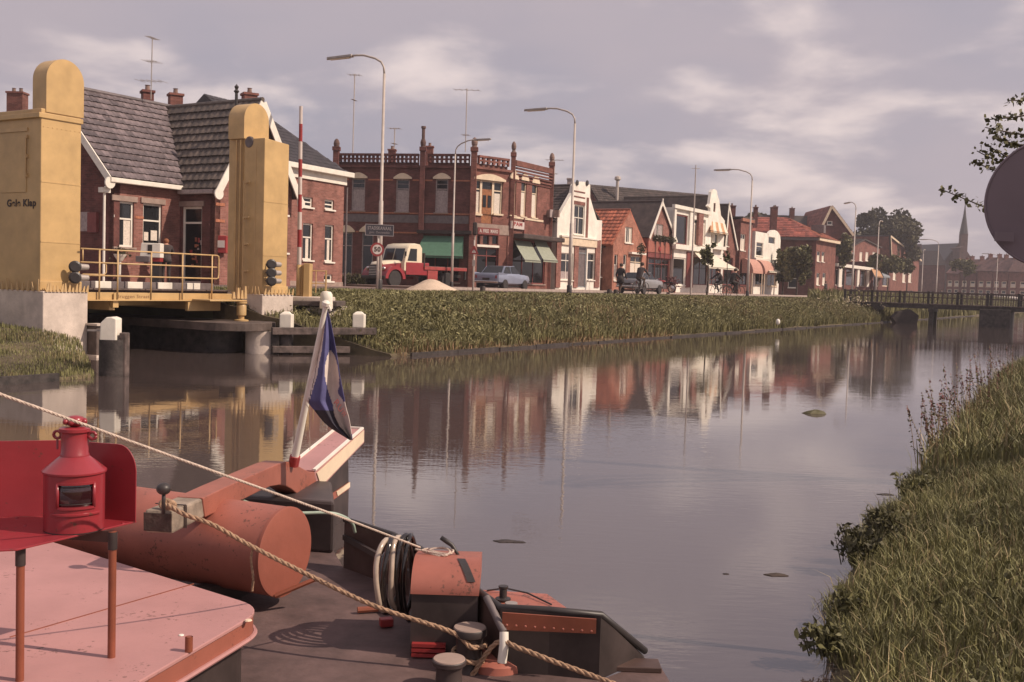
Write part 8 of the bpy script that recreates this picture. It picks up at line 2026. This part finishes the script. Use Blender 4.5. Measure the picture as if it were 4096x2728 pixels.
# broad-leaved clumps and white umbels in the far bank
n = 1500; s = RNG.uniform(-25, 27, n); t = RNG.uniform(-8.3, -5.0, n); k = mouthR(s, t) & (np.sin(s * 1.3) * np.sin(t * 2 + s * .4) > .05); s = s[k]; t = t[k]
z = vprof(t) + RNG.uniform(.1, .5, len(s)) * hf(s, t)
P_ = np.stack([SO.x + UX * s + NV.x * t, SO.y + UY * s + NV.y * t, z], 1)
P_ = np.repeat(P_, 9, 0) + RNG.normal(size=(len(P_) * 9, 3)) * np.array([.14, .14, .12]); stuff(np_mesh('bank_herbs', leaf_quads(P_, .06), 4, M_leaf, None, RNG.random(len(P_))))
P_ = []
for (px, py, nn, sp) in ((2395, 1262, 26, .35), (2470, 1245, 30, .4), (2780, 1225, 60, .6), (2840, 1235, 40, .5), (2630, 1230, 10, .25), (3370, 1195, 40, .8), (3440, 1215, 30, .7)):
    Y = np.interp(px, [2350, 2850, 3450], [38, 52, 68]); c = atY(px, py, Y)
    for i in range(nn): P_.append((c.x + RNG.normal() * sp, c.y + RNG.normal() * sp, c.z + RNG.normal() * sp * .28))
P_ = np.array(P_); P_ = np.repeat(P_, 6, 0) + RNG.normal(size=(len(P_) * 6, 3)) * .05; stuff(np_mesh('white_umbels', leaf_quads(P_, .05, up=1.5), 4, M_umbel, None, RNG.random(len(P_))))
n = 52000; s = RNG.uniform(-25.5, 28, n); t = RNG.uniform(-8.6, -3.3, n); k = mouthR(s, t) & (np.sin(s * 2.3 + 1.7 * np.sin(t * 2)) + np.sin(t * 3.3 - s * 1.1) > RNG.normal(size=n) * .9 - .5); s = s[k]; t = t[k]
z = vprof(t) + RNG.uniform(.02, .85, len(s)) * hf(s, t)
P_ = np.stack([SO.x + UX * s + NV.x * t, SO.y + UY * s + NV.y * t, z], 1); stuff(np_mesh('bank_herbs', leaf_quads(P_, .055, asp=.35), 4, M_reed, None, RNG.random(len(P_))))
blades('bank_grass', -25, -8, -8.75, -7.9, 260, .05, .30, .012, M_reedd, zfar, lim=mouthR, lean=.9)
# left bank by the bridge
zleft = lambda s, t: np.minimum(vprof(t) * np.where(vprof(t) > 0, .55, 1), np.vectorize(lbank)(s))
blades('bank_grass', -42, CH0, -8.75, -4.75, 620, .03, .11, .006, M_grass, zleft, lim=mouthL)
blades('bank_grass', -42, CH0, -8.75, -5.2, 200, .04, .14, .006, M_grassd, zleft, lim=lambda s, t: mouthL(s, t) & (np.sin(s * 2.1) + np.sin(t * 3 + s) > .3))
blades('bank_grass', -42, -31.75, -4.75, -.7, 300, .03, .12, .008, M_grass, lambda s, t: np.vectorize(lbank)(s))
# near bank on the right
edge = lambda s, t: t < -21.0 - SHN(s) + .10 * np.sin(s * 2.7) + .06 * np.sin(s * 7.1)
hn = lambda s, t: np.interp(t + SHN(s), [-27, -24, -22.3, -21.4], [.55, .75, 1.0, 1.5])
blades('bank_grass', -43, -34, -27, -20.9, 2600, .04, .14, .0034, M_grass, znear, lim=edge, hfun=hn, lean=.7, clump=.45)
blades('bank_grass', -43, -34, -27, -20.9, 220, .06, .17, .003, M_grassd, znear, lim=edge, hfun=hn, lean=.8, clump=.4)
blades('bank_grass', -34, -10, -27, -21, 380, .10, .30, .008, M_grass, znear, lim=edge, hfun=hn, lean=.6, clump=.7)
blades('bank_grass', -34, -10, -27, -21, 60, .12, .34, .008, M_grassd, znear, lim=edge, hfun=hn, lean=.6, clump=.7)
blades('bank_grass', -10, 60, -26, -21, 60, .15, .45, .02, M_grass, znear, lim=edge, hfun=hn, lean=.5)
# leafy weeds overhanging the water, each one countable
def weed(label, px, py, z0, h, n, m, leaf=.05, spread=.5, flower=None):
    p = atz(px, py, z0); t = thing('weed', label, 'plant', tuple(p), 'tall weeds along the near bank')
    stems = []; L_ = []; R_ = []
    mb = MB()
    for i in range(n):
        a = random.uniform(0, 2 * math.pi); q = p + Vector((math.cos(a), math.sin(a), 0)) * random.uniform(0, spread * h * .5); tp = q + Vector((random.uniform(-.3, .3) * h * spread - .12 * h, random.uniform(-.2, .2) * h, h * random.uniform(.6, 1.05)))
        mb.tube([q, q.lerp(tp, .5) + Vector((0, 0, .04 * h)), tp], [.004, .003, .0015], 4)
        for k in range(14):
            L_.append(q.lerp(tp, .2 + .8 * k / 14) + Vector((random.uniform(-1, 1), random.uniform(-1, 1), random.uniform(-.6, .6))) * leaf * 1.1)
        if flower:
            for k in range(12): R_.append(tp - (tp - q) * random.uniform(0, .35) + Vector((random.uniform(-1, 1), random.uniform(-1, 1), 0)) * .012)
    mb.build('stem', M_reedd if flower else M_leaf, t)
    np_mesh('leaves', leaf_quads(np.array([tuple(q) for q in L_]), leaf, asp=.42), 4, m, t, RNG.random(len(L_)))
    if R_: stuff(np_mesh('flower_spike', leaf_quads(np.array([tuple(q) for q in R_]), .016), 4, flower, t, RNG.random(len(R_))))
ww_ = [(3385, 2270, .34, 26, 'dark leafy weed overhanging the water, fourth clump from the bottom of the bank'), (3480, 2180, .36, 28, 'large dark nettle clump at the middle of the near bank edge'), (3420, 2235, .30, 22, 'dark weed clump left of the largest nettle clump'), (3200, 2640, .26, 20, 'lowest dark weed clump at the bottom of the near bank'), (3290, 2480, .22, 14, 'small weed clump above the lowest one'), (3620, 2010, .36, 18, 'weed clump below the pink flowering stems')]
for px, py, h, n, lb in ww_: weed(lb, px + (45 if py < 2400 else 105), py - 10, .06, h * .72, n, M_leaf if n < 21 else M_leafdk, .026, .9)
for px, py, h, lb in ((3745, 1860, .75, 'pink flowering weed, lowest of the tall ones on the near bank'), (3790, 1800, .8, 'pink flowering weed leaning over the water'), (3850, 1740, .95, 'tallest straight pink flowering weed on the near bank'), (3905, 1700, .9, 'pink flowering weed with many seed heads'), (3960, 1640, .9, 'pink flowering weed near the right edge'), (4020, 1570, .9, 'pink flowering weed farthest along the near bank')):
    weed(lb, px, py, .05, h, 12, M_leaf, .022, .55, M_flower)

def tree(name, label, px, Y, ytop, ybot, rad, m, n_leaf, leaf, group=None, trunk_r=.12, zbase=ROAD, clumps=26, asp=1.0, cat='tree', dense=.34):
    top_ = atY(px, ytop, Y); bot = atY(px, ybot, Y); p = atY(px, 1150, Y); t = thing(name, label, cat, (p.x, p.y, zbase), group)
    cz = (top_.z + bot.z) / 2; hz = (top_.z - bot.z) / 2
    mb = MB(); mb.tube([(p.x, p.y, zbase - .1), (p.x + .05, p.y, zbase + (bot.z - zbase) * .6), (p.x, p.y, bot.z + hz * .3), (p.x, p.y, cz + hz * .4)], [trunk_r * 1.2, trunk_r, trunk_r * .7, trunk_r * .25], 8)
    cs = []
    for i in range(clumps):
        d = RNG.normal(size=3); d /= np.linalg.norm(d); r = RNG.uniform(.35, .92) if i > 3 else .2; c = np.array([p.x + d[0] * rad * r, p.y + d[1] * rad * r, cz + d[2] * hz * r]); cs.append(c)
        if i % 3 == 0: mb.tube([(p.x, p.y, bot.z + hz * RNG.uniform(.0, .6)), ((p.x + c[0]) / 2, (p.y + c[1]) / 2, (cz + c[2]) / 2 - hz * .1), tuple(c)], [trunk_r * .4, trunk_r * .25, trunk_r * .08], 5)
    mb.build('trunk', M_bark, t)
    k = RNG.integers(0, clumps, n_leaf); C_ = np.array(cs)[k]; q = RNG.normal(size=(n_leaf, 3)); q /= np.linalg.norm(q, axis=1)[:, None]; q *= (RNG.random(n_leaf) ** .45)[:, None]
    sz = RNG.uniform(.6, 1.25, clumps)[k][:, None] * dense
    P_ = C_ + q * np.array([rad, rad, hz]) * sz
    np_mesh('crown', leaf_quads(P_, leaf, asp=.7), 4, m, t, (RNG.random(clumps)[k] * .55 + RNG.random(n_leaf) * .45)); return t
tree('broad_tree', 'large dark green tree, left of the two big crowns beyond the flat shop', 3482, 212, 846, 1080, 5.0, M_leafdk, 12000, .36, 'big trees behind the street', .4)
tree('broad_tree', 'large dark green tree, right of the two big crowns, with the taller top', 3556, 216, 842, 1090, 6.2, M_leafdk, 14000, .36, 'big trees behind the street', .45)
tree('street_tree', 'dark bushy street tree hiding the left wall of the hipped brick house', 3186, 112, 946, 1145, 1.65, M_leaf, 4200, .19, 'street trees', .10)
tree('street_tree', 'second bushy tree close to the hipped brick house corner', 3130, 114, 985, 1140, 1.2, M_leaf, 2200, .18, 'street trees', .08)
tree('street_tree', 'green tree growing before the dark gabled house', 3372, 140, 930, 1060, 1.5, M_leaf, 2200, .2, 'street trees', .1)
tree('street_tree', 'light green street tree between the blinds and the grey-roofed gable', 3550, 160, 1010, 1105, 2.2, M_leaf, 2600, .22, 'street trees', .1)
tree('street_tree', 'low street tree left of the orange blind', 3496, 158, 1010, 1075, 1.3, M_leaf, 1500, .22, 'street trees', .1)
tree('street_tree', 'street tree right of the blue-grey blind', 3626, 172, 1030, 1110, 1.6, M_leaf, 1500, .22, 'street trees', .1)
tree('street_tree', 'small round tree in front of the far red terrace', 3856, 205, 1022, 1100, 2.6, M_leaf, 2000, .26, 'street trees', .12)
tree('broad_tree', 'distant tree top behind the narrow brick house chimneys', 3030, 175, 842, 960, 2.6, M_leafdk, 2200, .32, 'big trees behind the street', .2)
tree('sapling', 'young sapling with thin trunk in front of the white shop awning', 2828, 62, 955, 1062, .52, M_leaf, 900, .085, None, .045, clumps=14, zbase=1.38)
tree('sapling', 'thin bare young sapling beside the pair of cyclists', 2905, 61, 985, 1075, .30, M_leaf, 160, .07, None, .03, clumps=8, zbase=1.38)
# low hedge under the ground floor windows of the corner house, creeper on the brick gable
def bush(name, label, cs, leaf, m, n, cat='bush'):
    t = thing(name, label, cat, (cs[0][0], cs[0][1], ROAD)); P_ = []
    for (x, y, z, rx, ry, rz) in cs:
        q = RNG.normal(size=(n, 3)); q /= np.linalg.norm(q, axis=1)[:, None]; q *= (RNG.random(n) ** .4)[:, None]; P_.append(np.array([x, y, z]) + q * np.array([rx, ry, rz]))
    P_ = np.concatenate(P_); np_mesh('leaves', leaf_quads(P_, leaf), 4, m, t, RNG.random(len(P_)))
    mb = MB()
    for (x, y, z, rx, ry, rz) in cs: mb.tube([(x, y, ROAD - .05), (x, y, z)], .03, 5)
    mb.build('stem', M_bark, t)
c = atY(1400, 1122, 62); bush('hedge', 'low dark hedge at the foot of the corner house left windows', [(c.x + i * .55 - .6, c.y, ROAD + .35, .42, .3, .42) for i in range(4)], .07, M_leafdk, 420, 'hedge')
g = fpx(2588, 2689); bush('creeper', 'green creeper hanging over the orange fascia of the brick gable', [tuple(g.pt(a, g.Z(2640, 955), .2)) + (.5, .25, .3) for a in (1.0, 2.0, 3.0, 4.2)], .09, M_leafdk, 160, 'plant')
c = atY(2560, 1000, 82); bush('bush', 'dark green bush growing on the salmon house corner', [(c.x, c.y - .8, c.z, .35, .3, .5)], .08, M_leafdk, 240)
# tree on the near bank at the right: only its leafy twigs reach into view
def twig_tree():
    b = atY(4760, 1200, 9.5); t = thing('linden_tree', 'tree at the right edge of which only leafy twigs reach into the sky', 'tree', (b.x, b.y, .9)); mb = MB()
    mb.tube([(b.x, b.y, .8), (b.x, b.y, 3), (b.x - .1, b.y, 5.5)], [.16, .13, .05], 10); mb.build('trunk', M_bark, t)
    tw = [((3955, 478), (4150, 452)), ((3942, 510), (4150, 545)), ((3968, 552), (4150, 590)), ((3938, 575), (4150, 690)), ((3908, 604), (4150, 720)), ((3893, 648), (4150, 735)), ((3766, 758), (4150, 905)), ((3985, 545), (4120, 600)), ((4035, 402), (4150, 392))]
    P_ = []; mb = MB()
    for (a, e) in tw:
        A_, E_ = atY(*a, 8.6), atY(*e, 9.0); mid = A_.lerp(E_, .5) + Vector((0, 0, -.01)); trunk_end = Vector((b.x - .05, b.y, E_.z - .3)); mb.tube([A_, mid, E_, E_.lerp(trunk_end, .5) + Vector((0, 0, .08)), trunk_end], [.004, .007, .010, .018, .03], 5)
        L_ = (E_ - A_).length; n = int(L_ / .022)
        for i in range(n):
            q = A_.lerp(E_, i / n)
            for k in range(2): P_.append(tuple(q + Vector((random.gauss(0, .02), random.gauss(0, .025), random.gauss(-.008, .021)))))
    mb.build('branch', M_bark, t); np_mesh('leaves', leaf_quads(np.array(P_), 0.023, asp=.7), 4, M_leaf, t, RNG.random(len(P_)))
twig_tree()
# things floating on the canal
def debris(px, py, w_, h_, m, label):
    p = atz(px, py, 0); mb = MB(); n = 12; mb.lathe([(1, -.02), (1, .004), (.7, h_ * .6), (.2, h_), (0, h_)], (0, 0, 0), (0, 0, 1), n)
    for v in mb.v: k = 1 + .3 * math.sin(v.x * 5 + v.y * 3); v.x *= w_ * k; v.y *= w_ * .5 * k
    o = mb.build('floating_weed', m, None, org=Vector((0, 0, 0))); o.location = p; tag(o, label, 'debris', 'clumps floating on the canal')
debris(3262, 1654, .16, .06, M_leafdk, 'dark duckweed clump floating in mid canal'); debris(2030, 2165, .08, .01, M_timber, 'dark flat scum patch floating beyond the rudder'); debris(2075, 2168, .05, .008, M_timber, 'small dark scrap beside the flat scum patch')
debris(3110, 2300, .07, .012, M_bark, 'brown leaf clump floating near the bank weeds'); debris(2905, 2296, .018, .006, M_timber, 'tiny dark scrap left of the brown leaf clump'); debris(3545, 1978, .07, .01, M_timber, 'dark scrap floating beside the near bank')
c = atz(3112, 1300, 0.0); c = atY(3112, 1287, 47); mb = MB(); mb.sphere((c.x, c.y, c.z), .10, 12, 8, (1, 1, 1.3)); solo(mb, 'white_float', M_white, 'small white float at the foot of the reeds', 'float', tuple(c), smooth=True)

# small herbs scattered in the near bank: clover-like leaf rosettes
n = 1500; s = RNG.uniform(-42.5, -30, n); t = RNG.uniform(-26, -21.2, n); k = edge(s, t) & (np.sin(s * 2.1 + 1) * np.sin(t * 2.6 + s) > .1); s = s[k]; t = t[k]; z = znear(s, t)
P_ = np.stack([SO.x + UX * s + NV.x * t, SO.y + UY * s + NV.y * t, z + RNG.uniform(.05, .12, len(s))], 1); P_ = np.repeat(P_, 7, 0) + RNG.normal(size=(len(P_) * 7, 3)) * np.array([.03, .03, .02]); stuff(np_mesh('bank_herbs', leaf_quads(P_, .018, up=1.2), 4, M_leaf, None, RNG.random(len(P_))))

# ------------------------------------------------------------------ summer haze: one closed box of thin air round everything
mh = bpy.data.materials.new('haze_air'); mh.use_nodes = True; th = mh.node_tree; th.nodes.clear()
oh = th.nodes.new('ShaderNodeOutputMaterial'); vh = th.nodes.new('ShaderNodeVolumePrincipled'); vh.inputs['Color'].default_value = (.90, .87, .93, 1); vh.inputs['Density'].default_value = 0.00062; vh.inputs['Anisotropy'].default_value = 0.2
th.links.new(vh.outputs[0], oh.inputs['Volume'])
mb = MB(); mb.bx(-1650, 1650, -1300, 1900, -2.5, 55); stuff(mb.build('haze', mh))
SC.cycles.volume_bounces = 0; SC.cycles.volume_step_rate = 4
